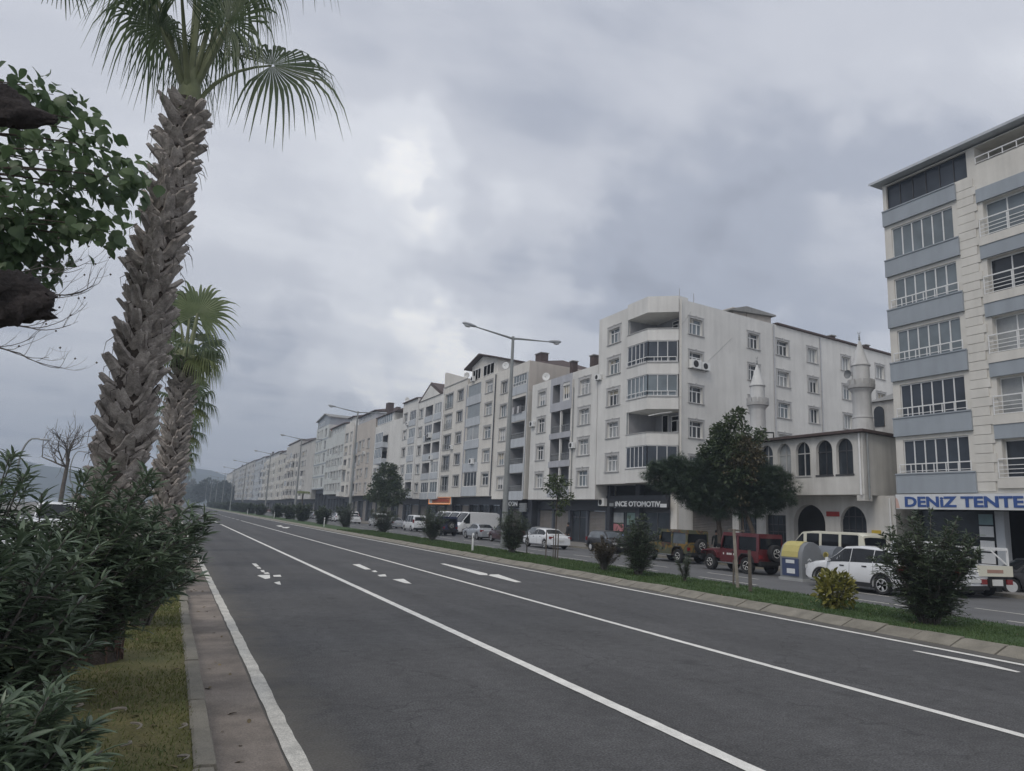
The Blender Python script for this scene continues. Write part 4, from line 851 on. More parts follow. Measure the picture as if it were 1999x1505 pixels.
# ---------------------------------------------------------------- the terrace beyond
def spandrel(root, y0, y1, z0, z1, m, pr=.05):
    b = MB(); b.box(XF - pr, XF - .002, y0, y1, z0, z1); return b.build('balcony_front', M[m], root)
def house_d():
    y0, y1, zb, zt = 53.12, 66.0, 3.95, 15.85
    r = thing('apartment_building', 'low white four storey block with grey balconies beside the taller corner house', 'building', (XF, 59, 0))
    O = (XF, y1); H = []; s = [13.45, 10.68, 7.9, 5.1]
    for z in s: H += [(y1 - 64.5, y1 - 62.95, z, z + 1.4, .22), (y1 - 56.2, y1 - 54.45, z, z + 1.4, .22)]
    Bz = [(10.3, 12.45), (7.6, 9.75), (4.9, 7.0)]
    for a, c in Bz: H.append((y1 - 61.65, y1 - 57.8, a, c, 1.5, True))
    H += [(y1 - 61.4, y1 - 59.9, 13.3, 15.1, 1.5, True), (y1 - 59.35, y1 - 58.0, 13.5, 14.8, .2)]
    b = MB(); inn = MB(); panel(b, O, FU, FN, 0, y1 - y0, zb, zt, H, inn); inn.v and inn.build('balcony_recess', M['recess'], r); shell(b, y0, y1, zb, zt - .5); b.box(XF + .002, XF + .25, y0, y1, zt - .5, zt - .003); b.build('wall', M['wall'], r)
    for z in s:
        window(r, O, FU, FN, y1 - 64.5, z, 1.55, 1.4, 'case3', trim=(.22, 1), dep=.2); window(r, O, FU, FN, y1 - 56.2, z, 1.75, 1.4, 'case3', trim=(.24, 1), dep=.2)
    window(r, O, FU, FN, y1 - 59.35, 13.5, 1.35, 1.3, 'lite3', dep=.12)
    for (a, c) in ((12.46, 13.3), (9.76, 10.3), (7.02, 7.6), (4.2, 4.88)): spandrel(r, 57.6, 61.85, a, c, 'wall_grey')
    q = MB(); q.box(XF - .05, XF - .003, 57.6, 61.85, 15.1, zt - .01); q.box(XF - .05, XF - .003, 59.36, 59.9, 13.3, 15.1); q.box(XF - .05, XF - .003, 57.6, 58.0, 13.3, 15.1); q.box(XF - .05, XF - .003, 61.4, 61.85, 13.3, 15.1); q.build('grey_panel', M['wall_grey'], r)
    for a, c in Bz: q = MB(); q.box(XF + .05, XF + .25, 59.7, 59.9, a, c); q.build('balcony_post', M['wall'], r); railing(r, [(XF + .15, 61.6, 0), (XF + .15, 57.85, 0)], a, .7, 3, .05, 'steel', .35)
    pipe(r, XF - .09, 57.35, 4, 15.2, 'wall_warm', .06); pipe(r, XF - .09, 57.2, 4, 14.4, 'steel', .04)
    q = MB(); q.add([(XF + .6, y0, 15.6), (XF + .6, y1, 15.6), (XF + 8, y1 + 8 * SH, 19.2), (XF + 8, y0 + 8 * SH, 19.2), (XF + 8, y1 + 8 * SH, 15.5), (XF + 8, y0 + 8 * SH, 15.5)], [(0, 3, 2, 1), (0, 5, 3), (1, 2, 4)]); q.build('roof', M['roof'], r)
    chimney(r, XF + 4.6, 61.4, 17.0, .75, .7, 1.9); chimney(r, XF + 3.4, 63.6, 16.9, .6, .6, 1.6); chimney(r, XF + 6.5, 57.6, 18.2, 1.2, .6, 1.0)
    shopfront(r, y0, y1, 3.94, kinds='sgss', w=3.1)
    return r
house_d()
def house_e1():
    y0, y1, zb, zt = 66.95, 75.35, 4.02, 18.75
    r = thing('apartment_building', 'narrow white five storey block behind the nearest street lamp with open balconies', 'building', (XF, 71, 0))
    O = (XF, y1); H = []; s = [16.05, 13.3, 10.55, 7.8, 5.1]
    for z in s: H.append((y1 - 74.1, y1 - 72.3, z, z + 1.35, .2))
    bz = [(16.3, 17.55), (13.35, 15.0), (10.5, 12.3), (7.75, 9.5), (4.85, 6.75)]
    for i, (a, c) in enumerate(bz): H.append((y1 - 70.9, y1 - 67.55, a, c, .4 if i == 0 else 1.5, True))
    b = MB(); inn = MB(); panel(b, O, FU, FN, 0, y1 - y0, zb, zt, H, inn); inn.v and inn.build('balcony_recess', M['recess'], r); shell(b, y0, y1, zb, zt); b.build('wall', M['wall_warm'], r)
    q = MB(); q.quad((XF + .001, y0 - .006, 15.4), (XF + 15, y0 + 15 * SH - .006, 15.4), (XF + 15, y0 + 15 * SH - .006, zt), (XF + .001, y0 - .006, zt)); q.build('side_wall', M['wall_beige'], r)
    for z in s: window(r, O, FU, FN, y1 - 74.1, z, 1.8, 1.35, 'lite3', RND.choice(['glass', 'glass_grey', 'glass_pale']), trim=(.12, 0), dep=.18)
    for i, (a, c) in enumerate(bz):
        spandrel(r, 67.3, 71.1, a - .95, a - .02, 'wall_bluegrey')
        if i == 0: glazing(r, [(XF + .1, 70.9), (XF + .1, 67.55)], a, c, [5], 'glass_grey')
        else:
            railing(r, [(XF + .05, 70.85, 0), (XF + .05, 67.6, 0)], a - .02, .55, 3, .06, 'steel', .4); window(r, (XF + 1.5, y1), FU, FN, y1 - 69.9, a + .05, 1.3, c - a - .25, 'case2', 'glass', dep=-.02)
    pipe(r, XF - .08, 71.25, 4, 17.5, 'pvc', .07); pipe(r, XF - .08, 67.15, 4, 17.5, 'wall_bluegrey', .07)
    q = MB(); q.box(XF + .5, XF + 8, 66.05, 66.9, .1, 15.5); q.build('dark_passage', M['dark'], r)
    tiles_roof(r, y0 + .2, y1 + .5, XF + .4, XF + 12, 18.74, 20.3, 'roof', 3); chimney(r, XF + 2.2, 68.6, 19.0, 1.4, .9, 1.2)
    shopfront(r, y0, y1, 4.0, kinds='gsg', w=2.8); return r
house_e1()
def house_e2():
    y0, y1, zb, zt = 75.4, 84.9, 4.38, 18.8
    r = thing('apartment_building', 'white and blue grey block under the dark gabled attic with small windows', 'building', (XF, 80, 0))
    O = (XF, y1); H = []; s = [16.75, 14.0, 11.2, 8.4, 5.65]; gz = [(17.0, 18.45), (14.2, 15.85), (11.35, 13.1), (8.5, 10.25), (5.6, 7.35)]
    for z in s: H.append((y1 - 78.7, y1 - 76.6, z, z + 1.4, .2))
    for a, c in gz: H.append((y1 - 84.5, y1 - 80.25, a, c, .3, True))
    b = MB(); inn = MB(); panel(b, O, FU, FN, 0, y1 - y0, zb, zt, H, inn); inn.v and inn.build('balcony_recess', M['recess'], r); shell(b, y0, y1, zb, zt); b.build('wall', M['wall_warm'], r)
    for i, z in enumerate(s): window(r, O, FU, FN, y1 - 78.7, z, 2.1, 1.4, 'trans2', ['glass_pale', 'glass_pale', 'glass_grey', 'glass_pale', 'glass'][i], trim=(.14, 0), dep=.18)
    for i, (a, c) in enumerate(gz):
        if i in (0, 1, 3): q = MB(); q.box(XF + .06, XF + .1, 80.27, 84.48, a, c); q.build('roller_curtain', M['curtain'], r)
        else: glazing(r, [(XF + .1, 84.5), (XF + .1, 80.25)], a, c, [2 if i == 2 else 4], 'glass_pale' if i == 2 else 'glass', rail=False)
        spandrel(r, 80.0, 84.8, (gz[i + 1][1] if i < 4 else zb + .02) + .02, a - .02, 'wall_bluegrey', .06)
    pipe(r, XF - .09, 75.65, 4.4, 18.6, 'darkblue', .07); pipe(r, XF - .09, 84.8, 4.4, 18.7, 'wall_grey', .06)
    # gabled attic
    ya, yb, yp, ze, zp = 75.5, 85.7, 80.8, 20.75, 21.95
    q = MB(); q.extr([(XF + .3, 76.0, zt), (XF + .3, 84.3, zt), (XF + .3, 84.3, 21.0), (XF + .3, yp, zp - .15), (XF + .3, 76.0, 20.7)], (9, 9 * SH, 0)); q.build('attic_wall', M['wall_warm'], r)
    q = MB()
    for (a, za, c, zc) in ((ya, 20.6, yp, zp), (yp, zp, yb, 20.75)): q.extr([(XF - .35, a, za), (XF - .35, c, zc), (XF - .35, c, zc + .16), (XF - .35, a, za + .16)], (10, 10 * SH, 0))
    q.build('roof', M['roof'], r)
    for (u0, w) in ((y1 - 83.9, 2.6), (y1 - 80.4, 3.3)): window(r, (XF + .3, y1), FU, FN, u0, 19.1, w, 1.35, 'lite3', 'glass_grey', dep=-.03)
    shopfront(r, y0, y1, 4.36, kinds='gg', w=3.2, m='darkblue'); return r
house_e2(); ac_unit('air conditioner hanging below the second storey curtain of the blue grey bay', XF - .38, 81.6, 8.3, 1.2); ac_unit('air conditioner under the gabled attic window', XF - .3, 82.8, 18.85, 1.1)
def house_e3():
    y0, y1, zb, zt = 84.95, 93.9, 4.35, 19.6
    r = thing('apartment_building', 'white block with door height dark windows and a raised sloping parapet', 'building', (XF, 89, 0))
    O = (XF, y1); H = []; tops = [18.4, 15.55, 12.7, 9.9, 7.1]
    for t in tops: H += [(y1 - 92.95, y1 - 89.95, t - 1.95, t, .25), (y1 - 88.3, y1 - 86.1, t - 1.4, t, .22)]
    b = MB(); inn = MB(); panel(b, O, FU, FN, 0, y1 - y0, zb, zt, H, inn); inn.v and inn.build('balcony_recess', M['recess'], r); shell(b, y0, y1, zb, zt); b.extr([(XF, y0, zt), (XF, y1, zt), (XF, y1, 21.8), (XF, y1 - .6, 21.75)], (.3, 0, 0)); b.build('wall', M['wall_warm'], r)
    for i, t in enumerate(tops):
        window(r, O, FU, FN, y1 - 92.95, t - 1.95, 3.0, 1.95, 'lite3', ['glass_grey', 'glass_pale', 'glass', 'glass', 'glass'][i], fm='alu', trim=(.12, 0), dep=.2); railing(r, [(XF, 92.9, 0), (XF, 90, 0)], t - 1.95, .7, 1, .05, 'steel', .5)
        window(r, O, FU, FN, y1 - 88.3, t - 1.4, 2.2, 1.4, 'lite3', 'glass', fm='alu', trim=(.1, 0), dep=.18)
    pipe(r, XF - .08, 93.7, 4.4, 19.5, 'pvc', .07); flat_trim(r, y0, y1, zt - .06, h=.1)
    shopfront(r, y0, y1, 4.33, kinds='sg', w=3, m='darkblue'); return r
house_e3()
def led_sign(label, y0, y1, z0, z1, kind):
    t = thing('shop_sign', label, 'sign', (XF + .3, (y0 + y1) / 2, z0))
    b = MB(); b.box(XF + .2, XF + .4, y0, y1, z0, z1); b.build('sign_panel', M['sign_white'] if kind == 'o' else M['sign_dark'], t)
    if kind == 'o':
        q = MB(); yl = y1 - (y1 - y0) * .16; q.box(XF + .19, XF + .198, y0 + .15, yl, z0 + .14, z1 - .14); q.build('orange_field', M['orange'], t)
        q = MB()
        for (a, c, e, f) in ((y0, y1, z0, z0 + .08), (y0, y1, z1 - .08, z1), (y0, y0 + .1, z0 + .081, z1 - .081), (y1 - .1, y1, z0 + .081, z1 - .081)): q.box(XF + .17, XF + .197, a, c, e, f)
        em = bpy.data.materials.new('lit orange tube'); em.use_nodes = True; pb = em.node_tree.nodes['Principled BSDF']; pb.inputs['Base Color'].default_value = (.8, .3, .08, 1); pb.inputs['Emission Color'].default_value = (1, .35, .08, 1); pb.inputs['Emission Strength'].default_value = .55
        q.build('lit_border', em, t); q = MB(); q.box(XF + .18, XF + .189, y0 + .5, yl - .4, z0 + .35, z0 + .52); q.box(XF + .18, XF + .189, y0 + 1.2, yl - .6, z0 + .62, z0 + .74); q.build('stripe', M['red'], t)
    else:
        tt, w = text3d('lettering', 'CON', (XF + .185, y1 - 1.5, z0 + .12), FRONT_ROT, .62, .01, M['sign_white'], t, bold=.02); tt.scale = (2.2 / w, 1, 1)
    return t
led_sign('orange lit shop sign under the white block with door height windows', 89.2, 98.0, 3.4, 4.38, 'o')
led_sign('dark shop sign with pale letters just right of the nearest lamp pole', 68.7, 72.6, 3.2, 3.95, 'd')
s = MB()
for i in range(4): s.box(XF + .1, XF + .2, 66.9, 68.2, 2.75 + i * .22, 2.9 + i * .22)
s.box(XF + .202, XF + .3, 66.85, 68.25, 2.7, 3.6); tag(s.build('notice_board', M['steel']), 'grey slatted board beside the pale lettered dark shop sign', 'sign')

def row_house(label, y0, y1, zb, zt, wall, cols, roof=None, pitch=2.82, top=None, blank=None, second='wall_bluegrey', seed=1, shop='sg', sill0=1.0, shopm='dark', group=None, detail=True, chim=1):
    """terrace house: cols = (far edge y, near edge y, kind) with kind w window, d tall window, b open balcony, g glazed balcony, p projecting balcony"""
    rr = random.Random(seed)
    if cols == 'auto':
        cols = []; y = y1 - (blank or 1.0)
        while y - 3.0 > y0 + .6:
            w = rr.uniform(1.8, 3.4) if y0 < 300 else rr.uniform(2.6, 4.5); k = rr.choice(['w', 'w', 'd', 'bgbbgb', 'gbgwbg', 'ppbppb', 'wbwwbw']); cols.append((y, y - w, k)); y -= w + rr.uniform(1.0, 2.0) * (1 if y0 < 300 else 1.8)
    r = thing('apartment_building', label, 'building', (XF, (y0 + y1) / 2, 0), 0, group)
    O = (XF, y1); H = []; nf = int((zt - zb - .5) / pitch); P = []
    for k in range(nf):
        z = zb + sill0 + k * pitch
        for (a, c, kd) in cols:
            kk = kd[k % len(kd)]
            if kk == '-': continue
            if kk == 'w': h = (z, z + 1.35, .2)
            elif kk == 'd': h = (z - .45, z + 1.35, .22)
            elif kk == 'b': h = (z - .05, z + 1.45, 1.4)
            elif kk == 'g': h = (z - .05, z + 1.45, .25)
            elif kk == 'p': h = (z - .75, z + 1.4, 1.2)
            H.append((y1 - a, y1 - c, h[0], h[1], h[2], kk in 'bgp')); P.append((a, c, kk, h[0], h[1]))
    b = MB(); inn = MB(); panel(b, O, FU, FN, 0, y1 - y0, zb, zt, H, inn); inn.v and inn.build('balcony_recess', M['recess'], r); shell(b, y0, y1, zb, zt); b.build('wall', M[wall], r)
    for (a, c, kk, z0, z1) in P:
        if kk in 'wd': window(r, O, FU, FN, y1 - a, z0, a - c, z1 - z0, rr.choice(['case2', 'lite3', 'case2']), rr.choice(['glass', 'glass_grey', 'glass_pale', 'glass_grey']), fm='pvc', trim=(.12, 0) if detail else None, dep=.16)
        elif kk == 'b':
            spandrel(r, c - .1, a + .1, z0 - .95, z0 - .02, second, .08)
            if detail: window(r, (XF + 1.4, y1), FU, FN, y1 - a + .4, z0, (a - c) * .5, z1 - z0 - .2, 'case2', 'glass', dep=-.02)
        elif kk == 'g':
            glazing(r, [(XF + .06, a), (XF + .06, c)], z0, z1, [max(2, round((a - c) / .9))], rr.choice(['glass_grey', 'glass_pale', 'glass_navy']), rail=False); spandrel(r, c - .1, a + .1, z0 - .95, z0 - .02, second, .08)
        else:
            q = MB(); q.box(XF - 1.0, XF - .002, c - .2, a + .2, z0 - .14, z0 + .78); q.build('balcony', M[second], r)
            if rr.random() < .45: glazing(r, [(XF - .95, a + .15), (XF - .95, c - .15)], z0 + .8, z1 + .4, [max(2, round((a - c) / .9))], 'glass_grey', rail=False)
            if detail: window(r, (XF + 1.2, y1), FU, FN, y1 - a + .3, z0, (a - c) * .55, z1 - z0 - .15, 'case2', 'glass', dep=-.02)
    if roof:
        kind, zr = roof
        if kind == 'hip': tiles_roof(r, y0 + .3, y1 - .3, XF - .3, XF + 13, zt + .15, zr, 'roof', 3)
        elif kind == 'attic':
            d = 2.0; q = MB(); q.box(XF + .4, XF + 9, y0 + d, y1 - d, zt + .002, zr - .6); q.build('attic_wall', M[second], r); tiles_roof(r, y0 + d - .5, y1 - d + .5, XF - .1, XF + 10, zr - .58, zr + .6, 'roof', 1.5)
            n = max(1, int((y1 - y0 - 2 * d) / 3))
            for i in range(n): window(r, (XF + .4, y1 - d), FU, FN, .5 + i * 3, zt + .5, 1.8, max(.7, zr - zt - 1.5), 'lite3', 'glass_grey', dep=-.03)
        elif kind == 'gable':
            ym = (y0 + y1) / 2; q = MB(); q.extr([(XF - .1, y0, zt), (XF - .1, y1, zt), (XF - .1, ym, zr)], (12, 12 * SH, 0)); q.build('roof', M['roof'], r)
            q = MB(); q.extr([(XF - .16, y0 + 1.2, zt + .02), (XF - .16, y1 - 1.2, zt + .02), (XF - .16, ym, zr - .5)], (.05, 0, 0)); q.build('gable_wall', M[wall], r)
    if chim:
        for i in range(chim): chimney(r, XF + 3 + rr.random() * 3, y0 + (y1 - y0) * (.25 + .5 * rr.random()), (roof[1] if roof else zt) - .6, 1.1, .7, 1.5)
    if zb > 2: shopfront(r, y0, y1, zb - .02, kinds=shop, w=3.4, m=shopm)
    return r
row_house('pale block with glazed balconies and laundry, fourth beyond the nearest lamp pole', 93.95, 105.3, 4.15, 18.9, 'wall', [(97.6, 94.5, 'ggbbg'), (101.6, 98.3, 'gbbgb'), (104.6, 102.8, 'w')], ('gable', 21.3), seed=3, sill0=.9)
row_house('white narrow block with grey balcony stack just before the stepped corner block', 105.5, 113.6, 4.3, 19.7, 'wall', [(109.6, 106.4, 'bgggg'), (112.8, 110.8, 'w')], ('hip', 21.3), seed=4)
def stepped():
    r = row_house('white stepped block with projecting corner balconies and a glazed roof terrace', 113.7, 131.0, 4.5, 17.5, 'wall', [(117.6, 115.2, 'w----'), (121.8, 119.2, 'p----'), (126.5, 121.8, '-pppp'), (130.0, 128.0, 'w')], None, seed=8, chim=0)
    q = MB(); q.box(XF + .2, XF + 9, 119.5, 130.6, 17.52, 19.2); q.build('terrace_room', M['wall'], r); glazing(r, [(XF + .15, 130.4), (XF + .15, 120.5)], 17.7, 19.2, [8], 'glass_grey', rail=False); tiles_roof(r, 116, 131, XF - .1, XF + 11, 19.22, 21.2, 'roof', 2); chimney(r, XF + 1.5, 128.6, 19.6, 2.0, 1, 2.4); chimney(r, XF + 4, 119.5, 20.0, .5, .5, 1.7); return r
stepped()
row_house('grey beige block with a tall stack of dark side windows and a hipped attic', 131.1, 149.0, 4.9, 19.3, 'wall_beige', [(136.5, 134.6, 'd'), (140.6, 139.0, 'w'), (143.6, 141.6, 'd'), (148.0, 144.6, 'bgbgb')], ('attic', 21.6), seed=5, second='wall_grey')
row_house('cream block with paired tall windows behind the second lamp pole', 149.1, 157.6, 4.7, 20.5, 'wall_warm', [(152.0, 150.2, 'd'), (156.8, 154.0, 'pdpdd')], ('attic', 22.4), seed=6, second='wall')
row_house('pale green block with small windows next to the blue trimmed tower', 157.7, 177.0, 5.4, 19.0, 'wall_pale', [(160.5, 158.8, 'w'), (163.5, 161.8, 'd'), (166.8, 164.6, 'wdwww'), (170.2, 167.8, 'w'), (173.2, 171.4, 'wg'), (176.2, 174.4, 'w')], ('attic', 21.8), seed=7, second='wall_pale', shop='gg')
def blue_tower():
    y0, y1, zb, zt = 177.1, 193.6, 6.8, 22.6
    r = thing('apartment_building', 'tall pale block with blue trimmed rows of slim dark windows and a grey gable', 'building', (XF, 185, 0))
    O = (XF, y1); H = []; ys = [(192.2, 190.4), (188.8, 187.4), (186.6, 185.2), (182.0, 179.6)]; zs = [7.3 + 3.1 * k for k in range(5)]
    for z in zs:
        for a, c in ys: H.append((y1 - a, y1 - c, z, z + 2.2, .25))
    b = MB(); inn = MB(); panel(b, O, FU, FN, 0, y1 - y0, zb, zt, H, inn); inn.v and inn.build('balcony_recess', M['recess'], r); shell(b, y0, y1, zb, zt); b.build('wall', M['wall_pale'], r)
    for z in zs:
        for a, c in ys: window(r, O, FU, FN, y1 - a, z, a - c, 2.2, 'plain', 'glass_navy', dep=.2)
        q = MB(); q.box(XF - .08, XF - .002, y0, y1, z - .55, z - .3); q.build('blue_band', M['blue'], r)
    q = MB(); q.extr([(XF + .1, y0, zt), (XF + .1, y1, zt), (XF + .1, y1, 24.6), (XF + .1, 182.5, 25.6), (XF + .1, y0, 24.4)], (10, 10 * SH, 0)); q.build('attic_wall', M['blue'], r)
    q = MB(); q.extr([(XF - .4, y0 - .4, 24.35), (XF - .4, 182.5, 25.62), (XF - .4, y1 + .5, 24.6), (XF - .4, y1 + .5, 24.8), (XF - .4, 182.5, 25.85), (XF - .4, y0 - .4, 24.55)], (11, 11 * SH, 0)); q.build('roof', M['roof_grey'], r)
    glazing(r, [(XF + .05, 193), (XF + .05, 184)], 22.9, 24.0, [6], 'glass_grey', rail=False)
    shopfront(r, y0, y1, 6.78, kinds='gg', w=4, m='darkblue'); return r
blue_tower()
q = MB(); q.add([(XF + .5, 167, 21.2), (XF + .5, 177, 21.2), (XF + 5, 177.5, 22.6), (XF + 5, 167.5, 22.6), (XF + .5, 167, 21.0), (XF + .5, 177, 21.0), (XF + 5, 177.5, 20.4), (XF + 5, 167.5, 20.4)], [(0, 3, 2, 1), (4, 5, 6, 7), (0, 1, 5, 4), (0, 4, 7, 3), (1, 2, 6, 5)])
tag(q.build('roof_shelter', M['roof_red']), 'small orange red tiled lean-to on the roof beside the blue trimmed tower', 'roof')
row_house('tall cream block with a blank near half and balconies on the far half', 193.8, 220.0, 4.4, 20.2, 'wall_far', [(218.5, 216.4, 'w'), (214.6, 210.6, 'bgbww'), (208.8, 207, 'w')], ('hip', 22.4), seed=9, second='wall')
row_house('cluttered grey block with mixed balconies, first beyond the blank cream wall', 220.2, 248.0, 4.6, 21.6, 'wall_far', 'auto', ('attic', 22.8), seed=10, second='wall_warm', detail=False)
row_house('pale olive block with small cream balconies', 248.3, 266.5, 4.4, 20.4, 'wall_yellow', 'auto', ('hip', 21.6), seed=11, second='wall_warm', detail=False)
row_house('pale yellow block with a blank near wall and slim windows beyond', 266.7, 312.0, 4.3, 19.6, 'wall_yellow', 'auto', ('attic', 22.2), seed=12, second='wall', detail=False)
row_house('bluish grey tall block midway along the far row', 312.3, 349.0, 4.3, 22.0, 'wall_bluegrey', 'auto', ('hip', 24.3), seed=13, detail=False)
row_house('cream far block with vertical white strips', 349.3, 424.0, 4.6, 22.6, 'wall_far', 'auto', ('hip', 24.8), seed=14, detail=False)
row_house('farthest but one block under a low dark roof', 424.3, 486.0, 4.6, 22.6, 'wall_far', 'auto', ('hip', 24.9), seed=15, detail=False)
row_house('farthest white block at the end of the row', 486.3, 540.0, 4.8, 22.0, 'wall_warm', 'auto', ('hip', 25.2), seed=16, detail=False)
ac_unit('dark rimmed air conditioner beside the laundry on the glazed balcony block', XF - .4, 98.6, 12.9, 1.3); ac_unit('air conditioner on the second balcony of the glazed block', XF - .4, 97.2, 9.6, 1.2)
l = thing('laundry', 'dark laundry hanging over a balcony front of the glazed balcony block', 'laundry', (XF - .15, 99, 13.1))
for i in range(5):
    q = MB(); a = 98.2 + i * .5; q.add([(XF - .12 - .02 * j, a + .42 * k, 13.5 - .45 * j + .05 * math.sin(i + k * 2)) for j in range(3) for k in range(2)], [(0, 1, 3, 2), (2, 3, 5, 4)]); q.build('garment', mat('dark cloth', (.025, .026, .035), .9) if i % 2 == 0 else mat('grey cloth', (.12, .12, .13), .9), l)
l = thing('laundry', 'white laundry on the second open balcony of the block behind the nearest lamp pole', 'laundry', (XF - .1, 69, 13.6))
for i in range(4):
    q = MB(); a = 68.2 + i * .62; q.add([(XF - .12 - .015 * j, a + .5 * k, 14.0 - .4 * j) for j in range(3) for k in range(2)], [(0, 1, 3, 2), (2, 3, 5, 4)]); q.build('garment', mat('pale cloth', (.45, .45, .46), .9) if i % 2 else mat('grey cloth', (.12, .12, .13), .9), l)

# roof and balcony clutter
def dish(label, x, y, z, rz=-2.4, s=1.0):
    d = thing('satellite_dish', label, 'dish', (x, y, z), rz, 'satellite dishes on the terrace')
    m = MB(); m.lathe([(.001, .0), (.2 * s, .03), (.38 * s, .11), (.42 * s, .16), (.41 * s, .165), (.2 * s, .045), (.001, .015)], (0, 0, .55), 18, 'x'); m.build('bowl', M['white'], d, 60, True)
    m = MB(); m.tube([(0, 0, 0), (0, 0, .55)], .025, 6); m.tube([(.02, 0, .35), (.42 * s, 0, .5)], .012, 5); m.box(.4 * s, .48 * s, -.03, .03, .47, .55); m.build('mast', M['steel'], d, local=True)
dish('satellite dish on the parapet of the low four storey block', XF + .3, 63.5, 15.85); dish('satellite dish on the roof edge of the block behind the nearest lamp', XF + .2, 73.5, 18.75); dish('satellite dish on the sloping parapet block', XF + .4, 86.3, 19.7); dish('satellite dish above the grey balcony stack', XF + .3, 112.5, 19.8); dish('satellite dish on the roof of the grey beige block', XF + .3, 147.5, 19.4, s=1.3)
ac_unit('air conditioner beside the third floor window of the low four storey block', XF - .33, 57.0, 8.6, .95); ac_unit('air conditioner on the low four storey block near its far end', XF - .33, 65.4, 11.4, .95); ac_unit('air conditioner on the block with door height windows', XF - .33, 89.2, 10.6, 1.0); ac_unit('air conditioner high on the narrow block with the grey balcony stack', XF - .33, 110.2, 15.8, 1.1); ac_unit('air conditioner on the grey beige block beside the tall side windows', XF - .33, 138.0, 12.8, 1.1)

# ---------------------------------------------------------------- street lamps, marker posts, stakes
def lamp_head():
    b = MB(); n = 9
    for i in range(n): pass
    prof = [(.03, 0), (.09, .05), (.12, .2), (.155, .5), (.15, .75), (.09, .9), (.01, .95)]
    b.lathe(prof, (0, 0, 0), 14, 'x'); 
    b.v = [(x, y, z * .72 + .02) for x, y, z in b.v]
    return b.mesh('lamp_head', M['lamp'], smooth=40)
def lens_mesh():
    b = MB(); b.lathe([(.001, .38), (.09, .42), (.12, .58), (.09, .76), (.001, .8)], (0, 0, -.07), 12, 'x'); return b.mesh('lens', M['lens'], smooth=60)
HEADM, LENSM = lamp_head(), lens_mesh()
def street_lamp(x, y, label):
    t = thing('street_lamp', label, 'street lamp', (x, y, .1), 0, 'double armed street lamps along the median')
    b = MB(); b.tube([(0, 0, 0), (0, 0, .5), (0, 0, 6), (.0, 0, 13.3)], [.2, .19, .15, .085], 10); b.box(-.26, .26, -.26, .26, -.05, .04); b.build('pole', M['pole'], t, 40, True)
    for s, rise in ((-1, .33), (1, .14)):
        b = MB(); b.tube([(0, 0, 13.15), (s * .3, 0, 13.2), (s * 2.6, 0, 13.2 + rise)], [.075, .07, .035], 8); b.build('arm', M['pole'], t, 40, True)
        h = link('lamp_head', HEADM, t, (s * 2.55, 0, 13.2 + rise), (0, -.13 * 1 if s > 0 else .13, 0 if s > 0 else math.pi)); h.rotation_euler = (0, -.1, 0) if s > 0 else (0, -.12, math.pi)
        link('lens', LENSM, h)
    b = MB(); b.box(-.02, .2, -.12, .12, 1.0, 1.5)
    return t
for i, (y, lab) in enumerate([(39.9, 'tall double armed lamp nearest of the row, in front of the white terrace'), (82, 'second nearest double armed lamp, in front of the grey beige block'), (122, 'third double armed lamp from the front of the row'),
                              (163, 'fourth double armed lamp, its left arm against the sky above the far roofs'), (205, 'fifth double armed lamp along the far median'), (246, 'sixth double armed lamp along the far median'), (290, 'seventh double armed lamp, left of the last white block'), (335, 'eighth double armed lamp before the far hills'), (385, 'ninth double armed lamp before the far hills'), (440, 'tenth and farthest double armed lamp')]):
    street_lamp(18.42 if y < 200 else 17.2, y, lab)
def marker_post(x, y, label):
    t = thing('marker_post', label, 'marker post', (x, y, .12), 0, 'white marker posts on the median edge')
    b = MB(); b.lathe([(.055, 0), (.06, .01), (.06, .92), (.05, 1.0), (.001, 1.02)], (0, 0, 0), 10); b.build('post', M['white'], t, 30, True)
    b = MB(); b.box(-.035, .035, -.066, -.058, .74, .9); b.build('reflector', M['greyplastic'], t, local=True)
for x, y, l in ((15.35, 37.3, 'white marker post left of the nearest lamp pole'), (15.5, 80.8, 'second white marker post on the median edge'), (15.6, 124.2, 'third white marker post on the median edge'), (15.0, 163.3, 'farthest white marker post on the median edge')): marker_post(x, y, l)
def stake(x, y, h, label, lean=(0, 0), m='wood', r=.035):
    b = MB(); b.tube([(x, y, .1), (x + lean[0] * .5, y + lean[1] * .5, h / 2), (x + lean[0], y + lean[1], h)], [r, r * .95, r * .9], 6); return tag(b.build('stake', M[m]), label, 'stake', 'timber tree stakes on the median')
stake(17.25, 18.75, 2.05, 'pale upright stake by the red off-roader, tallest of three', (-.12, .02), 'wood_pale', .06); stake(17.75, 19.5, 1.0, 'short middle stake behind the tall pale stake', (.02, 0)); stake(16.75, 17.65, 1.42, 'dark thick stake right of the tall pale stake', (.0, .02), 'wood', .06)
stake(18.2, 36.3, 1.35, 'leftmost dark stake in front of the white saloon'); stake(16.95, 31.7, 1.5, 'second dark stake in front of the white saloon boot'); stake(17.25, 31.5, 1.3, 'third thin dark stake in front of the white saloon boot', (0, 0), 'wood', .025); stake(16.95, 30.5, 1.45, 'rightmost dark stake in front of the white saloon')
b = MB(); b.bar((17.0, 18.9, 2.02), (17.35, 18.5, 2.0), .06, .05); tag(b.build('stake_crossbar', M['wood']), 'dark crossbar nailed on the tall pale stake', 'crossbar')
